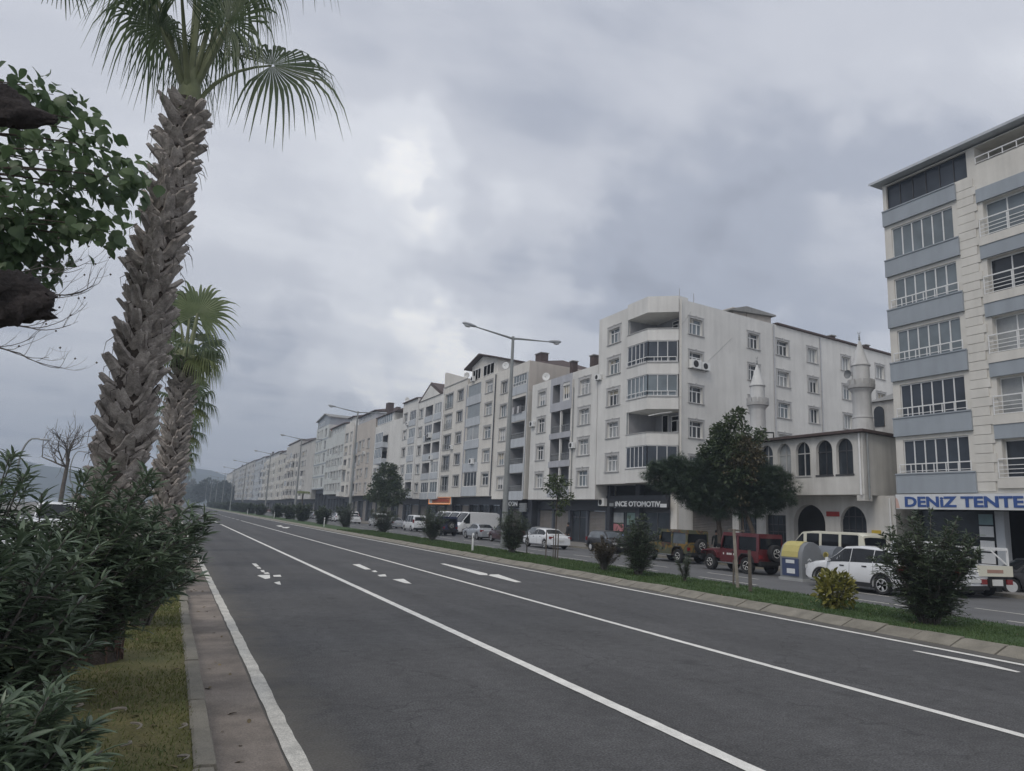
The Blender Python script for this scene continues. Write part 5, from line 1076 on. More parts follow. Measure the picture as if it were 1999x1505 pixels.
def hook_lamp(x, y, h, label):
    t = thing('promenade_lamp', label, 'lamp', (x, y, 0), 0, 'hooked promenade lamps')
    pts = [(0, 0, 0), (0, 0, h * .55), (-.05, 0, h * .62)] + [(-.35 + .4 * math.cos(a) , 0, h * .78 + h * .2 * math.sin(a)) for a in ()]
    pts = [(.35, 0, 0), (.33, 0, h * .4), (.25, 0, h * .55)] + [(.30 - .30 * math.sin(math.pi * q / 12 + .28), 0, h * (.80 - .2 * math.cos(math.pi * q / 12 + .28))) for q in range(11)] + [(.42, 0, h * 1.0)]
    b = MB(); b.tube(pts, [.05, .045, .04] + [.034 - .001 * q for q in range(11)] + [.02], 8); b.build('pole', M['pole'], t, 60, True)
    b = MB(); b.lathe([(.01, 0), (.04, .04), (.07, .16), (.04, .32), (.01, .36)], (.36, 0, h), 10, 'x'); b.v = [(x_, y_, h + (z_ - h) * .5 - .02) for x_, y_, z_ in b.v]; b.build('lamp_head', M['lamp'], t, 60, True)
hook_lamp(-4.15, 25, 3.75, 'hooked lamp post rising left above the oleander tops'); hook_lamp(-5.0, 44, 4.5, 'farther hooked lamp post left of the big palm trunk')

# ---------------------------------------------------------------- vehicles
def wheel_meshes(R, w, kind='alloy'):
    t = MB(); ri = R * (.66 if kind != 'jeep' else .52)
    t.lathe([(ri, -w / 2 + .02), (R * .9, -w / 2), (R * .98, -w / 2 + .03), (R, -w / 4), (R, w / 4), (R * .98, w / 2 - .03), (R * .9, w / 2), (ri, w / 2 - .02)], (0, 0, 0), 26, 'x'); tm = t.mesh('tyre', M['tyre'], smooth=40)
    r = MB(); r.lathe([(ri, -w / 2 + .02), (ri - .02, -w / 2 + .015), (ri - .035, -w / 2 + .07)], (0, 0, 0), 26, 'x')
    n = 5 if kind != 'steel' else 8
    for i in range(n):
        a = 2 * math.pi * i / n
        for da in ((-.16, .16) if kind == 'alloy' else (-.05,)):
            c, s_ = math.cos(a + da), math.sin(a + da); r.bar((-w / 2 + .045, .05 * c, .05 * s_), (-w / 2 + .03, (ri - .02) * c, (ri - .02) * s_), .05 if kind == 'alloy' else .1, .025)
    r.lathe([(.001, -w / 2 + .02), (.07, -w / 2 + .02), (.07, -w / 2 + .06)], (0, 0, 0), 12, 'x')
    rm = r.mesh('rim', M['rim'] if kind != 'jeep' else M['rim_white'])
    d = MB(); d.lathe([(.001, -w / 2 + .085), (ri - .02, -w / 2 + .085)], (0, 0, 0), 20, 'x'); dm = d.mesh('brake_disc', M['trimblack'])
    return tm, rm, dm
WM = {}
def add_wheels(t, spec):
    k = (spec['R'], spec.get('tw', .21), spec.get('rim', 'alloy'))
    if k not in WM: WM[k] = wheel_meshes(*k)
    tm, rm, dm = WM[k]
    for y in spec['wheels']:
        for s in (-1, 1):
            w = link('wheel', None, t, (s * (spec['W'] / 2 - k[1] / 2 - .01), y, k[0]), (RND.uniform(0, 6), 0, 0 if s < 0 else math.pi))
            link('tyre', tm, w); link('rim', rm, w); link('brake_disc', dm, w)
def car(label, loc, rz, S, group='cars parked on the far service road', cat='car', name='parked_car'):
    """loft of cross sections with real wheel arches; front is +y"""
    t = thing(name, label, cat, (loc[0], loc[1], loc[2] if len(loc) > 2 else 0), rz, group)
    L, W = S['L'], S['W']; hw = W / 2; top = S['top']; belt = S['belt']; sill = S.get('sill', .24); R = S['R']; tz = S.get('tumble', .74)
    tx = [p[0] for p in top]; tv = [p[1] for p in top]; bx = [p[0] for p in belt]; bv = [p[1] for p in belt]
    ftop = lambda y: float(np.interp(y, tx, tv)); fb = lambda y: min(float(np.interp(y, bx, bv)), ftop(y) - .015)
    ys = sorted(set(np.round(np.concatenate([np.linspace(-L / 2, L / 2, 46), tx, [w + d for w in S['wheels'] for d in np.linspace(-R * 1.14, R * 1.14, 15)]]), 3)))
    ys = [y for y in ys if -L / 2 <= y <= L / 2]
    def plan(y):
        e = abs(y) / (L / 2); return hw * (1 - .02 * e ** 2 - S.get('round', .13) * max(0, e - .78) ** 2 / .05)
    def zb(y):
        z = sill + .12 * max(0, (abs(y) / (L / 2) - .86) / .14) ** 2
        for w in S['wheels']:
            d = abs(y - w)
            if d < R * 1.13: z = max(z, R + math.sqrt((R * 1.13) ** 2 - d * d) )
        return min(z, fb(y) - .04)
    def topw(y):
        cab = min(1, max(0, (ftop(y) - fb(y) - .03) / .3)); return plan(y) * (tz * cab + .93 * (1 - cab))
    secs = []
    for y in ys:
        p = plan(y); z0 = zb(y); zbelt = fb(y); zt = ftop(y); wt = topw(y); zm = z0 + (zbelt - z0) * .55
        secs.append([(p * .90, z0), (p * .985, z0 + (zbelt - z0) * .12), (p, zm), (p * .965, zbelt), (wt + .0, zt - min(.05, (zt - zbelt) * .5)), (wt * .86, zt - .008), (wt * .45, zt + .012)])
    b = MB(); n = len(secs[0]) * 2; vs = []
    for y, s in zip(ys, secs):
        vs += [(-x, y, z) for x, z in s] + [(x, y, z) for x, z in s[::-1]]
    fs = []
    for i in range(len(ys) - 1):
        for k in range(n - 1): fs.append((i * n + k, i * n + k + 1, (i + 1) * n + k + 1, (i + 1) * n + k))
    fs.append(tuple(range(n))); fs.append(tuple((len(ys) - 1) * n + k for k in range(n))[::-1])
    b.add(vs, fs); b.build('body', M[S['paint']], t, 38, True)
    u = MB(); u.box(-hw * .72, hw * .72, -L / 2 + .12, L / 2 - .12, sill - .04, sill + .3); u.build('underbody', M['trimblack'], t, local=True)
    def sidept(y, q, s, o=.006):
        p = plan(y); zbelt = fb(y); zt = ftop(y); wt = topw(y); a = (p * .965, zbelt); c = (wt, zt - min(.05, (zt - zbelt) * .5))
        return (s * (a[0] + (c[0] - a[0]) * q + o), y, a[1] + (c[1] - a[1]) * q)
    gm = M[S.get('glass', 'carglass')]
    for s in (-1, 1):
        for (a, c) in S['win']:
            w = MB(); yy = np.linspace(a, c, 10); P = []
            for y in yy:
                hgt = ftop(y) - fb(y); q1 = .93 if hgt > .12 else .5; P += [sidept(y, .06, s), sidept(y, q1, s)]
            w.add(P, [(2 * i, 2 * i + 2, 2 * i + 3, 2 * i + 1) if s < 0 else (2 * i, 2 * i + 1, 2 * i + 3, 2 * i + 2) for i in range(9)]); w.build('window', gm, t, local=True)
        for y in S.get('handles', ()):
            h = MB(); p = plan(y) * .975; z = fb(y) - .1; h.box(min(s * p, s * (p + .03)), max(s * p, s * (p + .03)), y - .09, y + .09, z - .02, z + .02); h.build('door_handle', M[S.get('handlem', 'trimblack')], t, local=True)
        if 'mirror' in S:
            y = S['mirror']; h = MB(); x0 = plan(y) * .95; z = fb(y) + .04; h.add([(s * (x0 + dx), y + dy, z + dz) for dx, dy, dz in ((0, 0, 0), (.2, -.05, -.01), (.2, .08, .02), (0, .09, 0), (0, 0, .05), (.19, -.05, .14), (.19, .07, .13), (0, .08, .07))], [(0, 1, 2, 3), (4, 7, 6, 5), (0, 4, 5, 1), (1, 5, 6, 2), (2, 6, 7, 3), (3, 7, 4, 0)]); h.build('wing_mirror', M[S.get('mirrorm', S['paint'])], t, local=True)
        for y in S.get('doors', ()):
            g = MB(); P = []
            for y2 in (y - .006, y + .006):
                sx = plan(y2); z0 = zb(y2); zbe = fb(y2); P += [(s * (sx * .985 + .003), y2, z0 + (zbe - z0) * .12), (s * (sx + .003), y2, z0 + (zbe - z0) * .55), (s * (sx * .965 + .003), y2, zbe)]
            g.add(P, [(0, 1, 4, 3), (1, 2, 5, 4)]); g.build('door_seam', M['trimblack'], t, local=True)
    def scr(y0, y1, name, inset=.93):
        w = MB(); P = []; n2 = 6
        for i in range(n2 + 1):
            y = y0 + (y1 - y0) * i / n2; dzdy = (ftop(y1) - ftop(y0)) / (y1 - y0); nv = Vector((0, -dzdy, 1)).normalized() * .012
            wt = topw(y) * inset
            for fx in (-1, -.86, -.45, .45, .86, 1): z = ftop(y) + (.012 if abs(fx) <= .45 else -.008 if abs(fx) <= .87 else -.045); P.append((fx * wt, y + nv.y, z + nv.z))
        w.add(P, [(i * 6 + k, i * 6 + k + 1, (i + 1) * 6 + k + 1, (i + 1) * 6 + k) for i in range(n2) for k in range(5)]); w.build(name, gm, t, local=True)
    if 'ws' in S: scr(*S['ws'], 'windscreen')
    if 'rw' in S: scr(*S['rw'], 'rear_window')
    add_wheels(t, S)
    yf, yr = L / 2, -L / 2
    def box_part(nm, x0, x1, y0, y1, z0, z1, m):
        q = MB(); q.box(x0, x1, y0, y1, z0, z1); return q.build(nm, M[m], t, local=True)
    lz = S.get('lz', (.62, .78)); tzz = S.get('tz', (.72, .95))
    for s in (-1, 1):
        a, c = sorted((s * hw * .58, s * hw * .9)); box_part('headlight', a, c, yf - .2, yf - S.get('hl', .02), lz[0], lz[1], 'head')
        a, c = sorted((s * hw * S.get('tx', .66), s * hw * .955)); box_part('tail_light', a, c, yr + S.get('tl', .015), yr + .26, tzz[0], tzz[1], 'tail')
    box_part('grille', -hw * .5, hw * .5, yf - .1, yf + .008, lz[0] - .1, lz[1] - .06, 'trimblack'); box_part('front_bumper', -hw * .8, hw * .8, yf - .2, yf + .03, sill + .08, sill + .2, S.get('bumper', 'trimblack'))
    box_part('rear_bumper', -hw * .84, hw * .84, yr - .03, yr + .2, sill + .06, sill + .2, S.get('bumper', 'trimblack')); box_part('number_plate', -.26, .26, yr - .045, yr - .02, S.get('pz', .55), S.get('pz', .55) + .11, 'plate'); box_part('number_plate', -.26, .26, yf + .032, yf + .045, .42, .52, 'plate')
    if S.get('clad'):
        for y in S['wheels']:
            q = MB(); N_ = 14
            for s in (-1, 1):
                P = []
                for i in range(N_ + 1):
                    a = math.pi * i / N_; cy, sz = math.cos(a), math.sin(a); p = plan(y + R * 1.2 * cy)
                    P += [(s * (p + .012), y + R * 1.1 * cy, R + R * 1.1 * sz), (s * (p + .012), y + R * 1.32 * cy, R + R * 1.3 * sz)]
                q.add(P, [(2 * i, 2 * i + 1, 2 * i + 3, 2 * i + 2) for i in range(N_)])
            q.build('arch_trim', M['trimblack'], t, local=True)
        for s in (-1, 1): a, c = sorted((s * (hw - .04), s * (hw + .012))); box_part('sill_trim', a, c, S['wheels'][0] + R * 1.2, S['wheels'][1] - R * 1.2, sill - .02, sill + .13, 'trimblack')
    return t
SUV = dict(L=4.3, W=1.79, R=.335, wheels=(-1.3, 1.3), paint='car_white', belt=[(-2.15, 1.02), (-1.4, 1.06), (.9, .98), (1.4, .94), (2.15, .80)], top=[(-2.15, .95), (-2.05, 1.08), (-1.72, 1.5), (-1.3, 1.6), (-.3, 1.645), (.35, 1.6), (1.12, 1.06), (1.7, .98), (2.02, .86), (2.15, .68)], win=[(-1.74, -.965), (-.935, -.015), (.015, 1.02)], ws=(1.08, .42), rw=(-2.03, -1.74), handles=(-.62, .34), handlem='trimblack', mirror=.86, doors=(-.98, .02, 1.0), tz=(.78, 1.05), tx=.7, clad=True, lz=(.66, .80))
SED = dict(L=4.55, W=1.77, R=.32, wheels=(-1.35, 1.35), paint='car_white', belt=[(-2.27, .92), (-1, .95), (1, .88), (2.27, .72)], top=[(-2.27, .78), (-2.2, .93), (-1.65, 1.0), (-.85, 1.36), (-.2, 1.42), (.3, 1.38), (1.1, .93), (1.9, .82), (2.2, .70), (2.27, .6)], win=[(-1.32, -.2), (-.17, .98)], ws=(1.0, .4), rw=(-1.55, -.95), handles=(-.7, .3), handlem='chrome', mirror=.78, doors=(-.95, -.2, .95), tz=(.72, .88), lz=(.58, .70), bumper='car_white')
HAT = dict(L=4.0, W=1.7, R=.30, wheels=(-1.22, 1.25), paint='car_white', belt=[(-2, .95), (0, .95), (1.2, .88), (2, .75)], top=[(-2.0, .9), (-1.93, 1.0), (-1.6, 1.4), (-1.2, 1.47), (.0, 1.5), (.35, 1.46), (1.05, .98), (1.65, .87), (1.92, .74), (2.0, .6)], win=[(-1.55, -.93), (-.9, -.04), (-.01, .95)], ws=(.98, .42), rw=(-1.9, -1.62), handles=(-.6, .35), mirror=.75, doors=(-.95, -.02, .92), tz=(.75, 1.0), lz=(.6, .74))
MPV = dict(L=4.2, W=1.75, R=.31, wheels=(-1.3, 1.3), paint='car_white', belt=[(-2.1, 1.0), (0, 1.0), (1.2, .95), (2.1, .8)], top=[(-2.1, 1.0), (-2.06, 1.1), (-1.95, 1.72), (-1.6, 1.82), (0, 1.84), (.4, 1.78), (1.15, 1.05), (1.75, .95), (2.02, .8), (2.1, .62)], win=[(-1.75, -1.0), (-.92, -.05), (.02, .95)], ws=(1.05, .45), rw=(-2.04, -1.97), handles=(-.62, .36), mirror=.8, doors=(-.98, 0, 1.0), tz=(.95, 1.35), tx=.82, lz=(.65, .8), tumble=.84)
def v(base, **k): d = dict(base); d.update(k); return d
car('white compact SUV with dark side windows parked beside the recycling bin', (23.82, 19.1), 0, SUV)
car('white hatchback half hidden behind the white SUV and the big median bush', (26.3, 18.6), 0, v(HAT))
car('white saloon with a dark rear window parked behind the dark stakes', (25.25, 47.3), 0, v(SED, rim='steel'))
car('silver saloon parked in front of the row of white vans', (25.55, 60.6), 0, v(SED, paint='car_silver', bumper='car_silver'))
car('dark red hatchback half hidden behind the lamp pole bush', (25.75, 55.4), 0, v(HAT, paint='car_maroon'))
car('grey car behind the dark red hatchback with only its pale bonnet showing', (28.0, 53.5), 0, v(SED, paint='car_grey', glass='carglass_pale'))
car('white tall van-like car with a square tail before the navy off-roader', (25.75, 80.6), 0, v(MPV))
car('black car with lit pale headlights facing out behind the dry bush', (27.7, 42.6), math.radians(176), v(HAT, paint='car_black', glass='carglass_pale'))
car('pale silver car beyond the tall van-like car', (26.0, 90.0), 0, v(SED, paint='car_silver', bumper='car_silver'))
car('black car nose in on the pavement at the far right edge', (31.6, 17.6), math.radians(60), v(SED, paint='car_black'))
farcars = [(26.3, 99, 'car_white', 'MPV'), (29.5, 106, 'car_white', 'HAT'), (26, 113, 'car_white', 'SED'), (25.6, 122, 'car_white', 'HAT'), (29.0, 127, 'car_white', 'MPV'), (25.7, 131, 'car_silver', 'SED'), (26, 145, 'car_grey', 'SED'), (26, 152, 'car_white', 'HAT'), (25.6, 160, 'car_red', 'HAT'), (26, 168, 'car_white', 'SED'), (26, 178, 'car_blue', 'HAT'), (26, 190, 'car_white', 'SED'), (25.8, 205, 'car_silver', 'HAT'), (25.8, 222, 'car_red', 'SED')]
fl = ['white van-like far car right of the dark street tree', 'white far hatchback close to the shop fronts before the grey beige block', 'white far saloon before the cream block with paired windows', 'white far hatchback left of the dark street tree', 'white van-like far car standing on the pavement left of the dark street tree', 'silver far saloon beside the third lamp', 'grey far saloon beyond the third lamp', 'white far hatchback beyond the grey saloon', 'dark red far hatchback near the fourth lamp', 'white far saloon just past the fourth lamp', 'navy far hatchback before the blue trimmed tower', 'white far saloon before the blue trimmed tower', 'silver far hatchback near the fifth lamp', 'red saloon farthest along the service road']
for (x, y, p, k), l in zip(farcars, fl): car(l, (x, y), 0, v({'MPV': MPV, 'HAT': HAT, 'SED': SED}[k], paint=p))
car('white car on the coast road seen low through the left oleander leaves', (-3.4, 14.2), math.pi, v(HAT)); car('white car farther along the coast road left of the big palm', (-4.1, 26), math.pi, v(SED)); car('third white car along the coast road behind the oleander', (-4.4, 37), math.pi, v(MPV))

def box_car(label, loc, rz, kind, paint, rim='jeep', group='cars parked on the far service road', name='off_roader', roofp=None, canvas=False):
    """short square off-roader: tub, bonnet, hard top, separate wings, spare wheel"""
    t = thing(name, label, 'off-roader', (loc[0], loc[1], 0), rz, group); P = M[paint]; W = 1.56; hw = W / 2; R = .385
    def part(nm, fn, m, sm=None): b = MB(); fn(b); return b.build(nm, m, t, sm, True)
    tub = [(-1.95, .55), (-1.95, 1.06), (.62, 1.10), (.62, .5), (.25, .42), (-.72, .42), (-.78, .72), (-.95, .88), (-1.45, .88), (-1.6, .72), (-1.66, .55)]
    part('tub', lambda b: b.extr([(-hw, y, z) for y, z in tub], (W, 0, 0)), P)
    part('bonnet', lambda b: b.add([(x * f, y, z) for (y, z0, z1, f) in ((.621, .62, 1.10, .96), (1.5, .66, 1.07, .84), (1.82, .7, 1.02, .78)) for x, z in ((-hw, z0), (-hw, z1 - .04), (-hw * .8, z1), (hw * .8, z1), (hw, z1 - .04), (hw, z0))], [(i * 6 + k, i * 6 + k + 1, (i + 1) * 6 + k + 1, (i + 1) * 6 + k) for i in range(2) for k in range(5)] + [(12, 13, 14, 15, 16, 17)]), P, 40)
    def wing(b):
        for s in (-1, 1):
            pr = [(.72, .66), (.78, .86), (.98, .98), (1.72, .98), (1.86, .9), (1.9, .8)]
            for (y0, z0), (y1, z1) in zip(pr[:-1], pr[1:]):
                x0, x1 = s * hw * .78, s * (hw + .1); b.add([(x0, y0, z0), (x1, y0, z0), (x1, y1, z1), (x0, y1, z1), (x0, y0, z0 - .05), (x1, y0, z0 - .05), (x1, y1, z1 - .05), (x0, y1, z1 - .05)], [(0, 1, 2, 3), (7, 6, 5, 4), (1, 5, 6, 2), (0, 3, 7, 4)])
    part('wings', wing, P)
    def flare(b):
        for s in (-1, 1):
            pr = [(-1.68, .58), (-1.6, .76), (-1.45, .93), (-.95, .93), (-.76, .76), (-.7, .5)]
            for (y0, z0), (y1, z1) in zip(pr[:-1], pr[1:]): x0, x1 = s * (hw - .02), s * (hw + .1); b.add([(x0, y0, z0), (x1, y0, z0), (x1, y1, z1), (x0, y1, z1), (x0, y0, z0 - .04), (x1, y0, z0 - .04), (x1, y1, z1 - .04), (x0, y1, z1 - .04)], [(0, 1, 2, 3), (7, 6, 5, 4), (1, 5, 6, 2)])
    part('wheel_flares', flare, M['trimblack'])
    tp = 1.86 if not canvas else 1.84; RP = M[roofp or paint]
    def top(b):
        b.box(-hw * .93, hw * .93, -1.93, .42, tp - .07, tp)
        for s in (-1, 1):
            x0, x1 = sorted((s * hw * .90, s * hw * .96))
            for (a, c) in ((-1.94, -1.78), (-.62, -.5)): b.box(x0, x1, a, c, 1.06, tp - .072)
            b.box(x0, x1, -1.779, .42, tp - .16, tp - .072)
        b.box(-hw * .93, hw * .93, -1.95, -1.89, 1.06, 1.16); b.box(-hw * .93, hw * .93, -1.95, -1.89, tp - .2, tp - .071)
        b.v = [(x * (1 - .05 * max(0, z - 1.06)), y, z) for x, y, z in b.v]
    part('hard_top', top, RP)
    for s in (-1, 1):
        for nm, a, c in (('side_window', -1.78, -.62), ('door_window', -.5, .42)): part(nm, lambda b: b.quad((s * hw * .90, a, 1.06), (s * hw * .90, c, 1.08), (s * hw * .865, c - (.1 if c > 0 else 0), tp - .15), (s * hw * .865, a, tp - .15)), M['carglass'] if not (canvas and nm == 'side_window') else M['carglass_pale'])
        part('door', lambda b: b.box(*sorted((s * (hw + .001), s * (hw + .016))), -.46, .58, .52, 1.06), P); part('door_handle', lambda b: b.box(*sorted((s * (hw + .017), s * (hw + .05))), -.4, -.26, .93, .98), M['trimblack']); part('side_step', lambda b: b.bar((s * (hw + .03), -.66, .43), (s * (hw + .03), .7, .43), .06), M['chrome'])
        part('wing_mirror', lambda b: b.box(*sorted((s * (hw + .03), s * (hw + .22))), .5, .56, 1.12, 1.3), M['trimblack']); part('tail_light', lambda b: b.box(*sorted((s * hw * .72, s * hw * .98)), -1.99, -1.952, .72, .9), M['tail']); part('headlight', lambda b: b.box(*sorted((s * hw * .36, s * hw * .66)), 1.81, 1.85, .78, .98), M['head'])
    part('windscreen', lambda b: b.quad((-hw * .86, .6, 1.14), (hw * .86, .6, 1.14), (hw * .82, .44, tp - .1), (-hw * .82, .44, tp - .1)), M['carglass'])
    def frame(b):
        for s in (-1, 1): b.bar((s * hw * .92, .62, 1.08), (s * hw * .86, .44, tp - .05), .07)
        b.bar((-hw * .9, .62, 1.1), (hw * .9, .62, 1.1), .06); b.bar((-hw * .88, .43, tp - .04), (hw * .88, .43, tp - .04), .07)
    part('windscreen_frame', frame, P); part('rear_window', lambda b: b.quad((-hw * .84, -1.935, 1.17), (-hw * .80, -1.925, tp - .2), (hw * .80, -1.925, tp - .2), (hw * .84, -1.935, 1.17)), M['carglass'])
    part('front_bumper', lambda b: b.box(-.82, .82, 1.95, 2.1, .5, .66), M['trimblack']); part('rear_bumper', lambda b: b.box(-.8, .8, -2.12, -1.97, .46, .62), M['trimblack']); part('chassis', lambda b: b.box(-.5, .5, -1.9, 1.9, .36, .52), M['trimblack'])
    S = dict(R=R, tw=.27, rim=rim, W=1.72, wheels=(-1.2, 1.3)); add_wheels(t, S); tm, rm, dm = WM[(R, .27, rim)]
    w = link('spare_wheel', None, t, (.05, -2.14, 1.0), (0, 0, math.pi / 2)); link('tyre', tm, w); link('rim', rm, w)
    return t
jr = box_car('dark red hard top off-roader with a spare wheel on its tail', (25.35, 27.3), 0, 'jeep', 'car_red')
for i, (a, c) in enumerate([(-.38, -.34), (-.22, -.14), (-.1, -.02), (.02, .1), (.3, .36)]):
    q = MB(); q.box(-.81, -.797, a, c, .80, .89); q.build('door_decal', M['plate'], jr, local=True)
box_car('camouflage painted off-roader left of the dark red one', (26.75, 34.1), 0, 'jeep', 'camo', roofp='camo', canvas=True)
box_car('navy off-roader with a spare wheel before the row of white vans', (24.95, 68.6), 0, 'jeep', 'car_blue')

def van(label, loc, rz, paint, L=4.9, W=1.75, H=2.12, group=None, low=False):
    S = dict(L=L, W=W, R=.31, wheels=(-L * .27, L * .31), paint=paint, sill=.28, tumble=.90, round=.05, belt=[(-L / 2, 1.18), (L * .3, 1.15), (L / 2, .95)],
             top=[(-L / 2, 1.15), (-L / 2 + .05, 1.25), (-L / 2 + .14, H - .12), (-L / 2 + .4, H), (L * .1, H), (L * .22, H - .05), (L * .40, 1.22), (L * .46, 1.02), (L / 2, .8)],
             win=[(-L / 2 + .35, -L / 2 + 1.25), (-L / 2 + 1.4, -L / 2 + 2.35), (-L / 2 + 2.5, L * .16), (L * .2, L * .34)], ws=(L * .385, L * .235), rw=(-L / 2 + .055, -L / 2 + .13), handles=(L * .17,), mirror=L * .33, doors=(L * .185, -.1), tz=(.85, 1.15), tx=.84, lz=(.62, .80), rim='steel', bumper='trimblack')
    return car(label, loc, rz, S, group, 'van', 'parked_van') if not low else car(label, loc, rz, dict(S, win=[(L * .2, L * .34)]), group, 'van', 'parked_van')
vb = van('white minibus with large side windows in front of the mosque arches', (28.75, 24.85), 0, 'car_cream', group=None)
for i, (x, y, l) in enumerate([(30.0, 72.6, 'white van at the near right end of the row of vans'), (30.0, 75.2, 'white van second from the near end of the row of vans'), (30.0, 77.8, 'white van third from the near end of the row of vans'), (30.0, 80.4, 'white van at the far end of the row of vans')]):
    van(l, (x, y), math.radians(90 + 4), 'car_white', 5.3, 1.95, 2.45, 'white vans parked nose out side by side', True)
def pickup():
    t = thing('pickup_truck', 'white flatbed pickup with a steel ladder rack behind the big median bush', 'pickup', (27.6, 18.9, 0), math.radians(-6)); W = 1.7; hw = .85
    def part(nm, fn, m, sm=None): b = MB(); fn(b); return b.build(nm, m, t, sm, True)
    cab = [(.25, .55), (.25, 1.15), (.3, 1.82), (.45, 1.9), (1.25, 1.88), (1.75, 1.2), (2.35, 1.05), (2.45, .9), (2.45, .5)]
    part('cab', lambda b: b.extr([(-hw, y, z) for y, z in cab], (W, 0, 0)), M['car_white'])
    part('rear_window', lambda b: b.quad((-.6, .27, 1.25), (-.6, .29, 1.75), (.6, .29, 1.75), (.6, .27, 1.25)), M['carglass'])
    for s in (-1, 1): part('door_window', lambda b: b.quad((s * (hw + .006), .42, 1.2), (s * (hw + .006), 1.6, 1.2), (s * (hw + .006), 1.2, 1.78), (s * (hw + .006), .45, 1.8)), M['carglass'])
    part('windscreen', lambda b: b.quad((-.75, 1.76, 1.22), (.75, 1.76, 1.22), (.7, 1.28, 1.86), (-.7, 1.28, 1.86)), M['carglass'])
    part('bed_floor', lambda b: b.box(-hw, hw, -2.35, .22, .72, .80), M['dark'])
    part('tailgate', lambda b: b.box(-hw, hw, -2.42, -2.36, .78, 1.16), M['car_cream'])
    part('tailgate_print', lambda b: b.box(-.45, .35, -2.428, -2.421, .9, 1.02), mat('faded red print', (.36, .22, .17)))
    for s in (-1, 1):
        part('side_board', lambda b: b.box(*sorted((s * hw, s * (hw - .05))), -2.355, .2, .805, 1.16), M['car_white']); part('side_print', lambda b: b.box(*sorted((s * (hw + .001), s * (hw + .006))), -1.6, -.4, .86, 1.1), M['blueplastic'])
        part('tail_light', lambda b: b.box(*sorted((s * .5, s * .78)), -2.44, -2.38, .5, .68), M['tail']); part('mud_flap', lambda b: b.box(*sorted((s * .5, s * .8)), -2.0, -1.97, .2, .6), M['trimblack'])
        part('rack_post', lambda b: (b.bar((s * .78, -2.3, 1.16), (s * .78, -2.3, 1.8), .06), b.bar((s * .78, -2.25, 1.2), (s * .78, -1.6, 1.75), .04)), M['white']); part('rack_rail', lambda b: b.bar((s * .78, -2.33, 1.78), (s * .78, .3, 1.78), .05), M['white'])
    part('rack_bar', lambda b: b.bar((-.8, -2.3, 1.73), (.8, -2.3, 1.73), .05), M['white']); part('number_plate', lambda b: b.box(-.3, .2, -2.5, -2.47, .46, .68), M['plate']); part('chassis', lambda b: b.box(-.4, .4, -2.46, 2.2, .4, .7), M['trimblack'])
    add_wheels(t, dict(R=.33, tw=.2, rim='steel', W=1.66, wheels=(-1.45, 1.55)))
pickup()
# recycling container
def bin_():
    t = thing('recycling_bin', 'rounded grey recycling container with a yellow lid panel and a blue front', 'bin', (24.75, 23.05, 0), math.radians(3)); L = 1.15
    prof = [(-.62, .1), (-.62, .95), (-.58, 1.2), (-.45, 1.45), (-.22, 1.6), (.1, 1.63), (.38, 1.52), (.56, 1.28), (.62, .95), (.62, .1)]
    def part(nm, fn, m, sm=None): b = MB(); fn(b); return b.build(nm, m, t, sm, True)
    part('body', lambda b: b.extr([(x, -L / 2, z) for x, z in prof], (0, L, 0)), M['greyplastic'], 30)
    part('base', lambda b: b.box(-.68, .68, -L / 2 - .05, L / 2 + .05, 0, .12), mat('base grey', (.33, .34, .34)))
    yp = [(-.632, .98), (-.59, 1.21), (-.46, 1.465), (-.22, 1.615), (.05, 1.645)]
    part('yellow_lid_panel', lambda b: b.add([(x, y, z) for x, z in yp for y in (-.36, .5)], [(2 * i, 2 * i + 1, 2 * i + 3, 2 * i + 2) for i in range(4)]), M['yellow'])
    part('blue_front_panel', lambda b: b.box(-.65, -.622, -.4, .45, .2, .92), M['blueplastic'])
    part('label', lambda b: b.box(-.656, -.651, -.2, .25, .72, .86), M['sign_white']); part('label', lambda b: b.box(-.656, -.651, -.22, .2, .3, .5), M['sign_white'])
    for i in range(3): part('chevron', lambda b: b.add([(-.3 + .01, -L / 2 - .006, .55 + i * .14), (-.18, -L / 2 - .006, .62 + i * .14), (-.06, -L / 2 - .006, .55 + i * .14), (-.06, -L / 2 - .006, .62 + i * .14), (-.18, -L / 2 - .006, .69 + i * .14), (-.3 + .01, -L / 2 - .006, .62 + i * .14)], [(0, 1, 4, 5), (1, 2, 3, 4)]), M['sign_white'])
    t2 = thing('recycling_bin', 'plain grey rounded container standing behind the yellow lidded one', 'bin', (26.1, 22.7, 0), math.radians(3))
    b = MB(); b.extr([(x * .9, -.5, z * .92) for x, z in prof], (0, 1, 0)); b.build('body', mat('blue grey plastic', (.15, .165, .185), .6), t2, 30, True)
    for y in (-.2, .25): b = MB(); b.lathe([(.13, -.01), (.13, .02), (.1, .02), (.1, -.01)], (-.53, y, 1.12), 14, 'x'); b.build('opening_ring', M['yellow'], t2, local=True)
bin_()

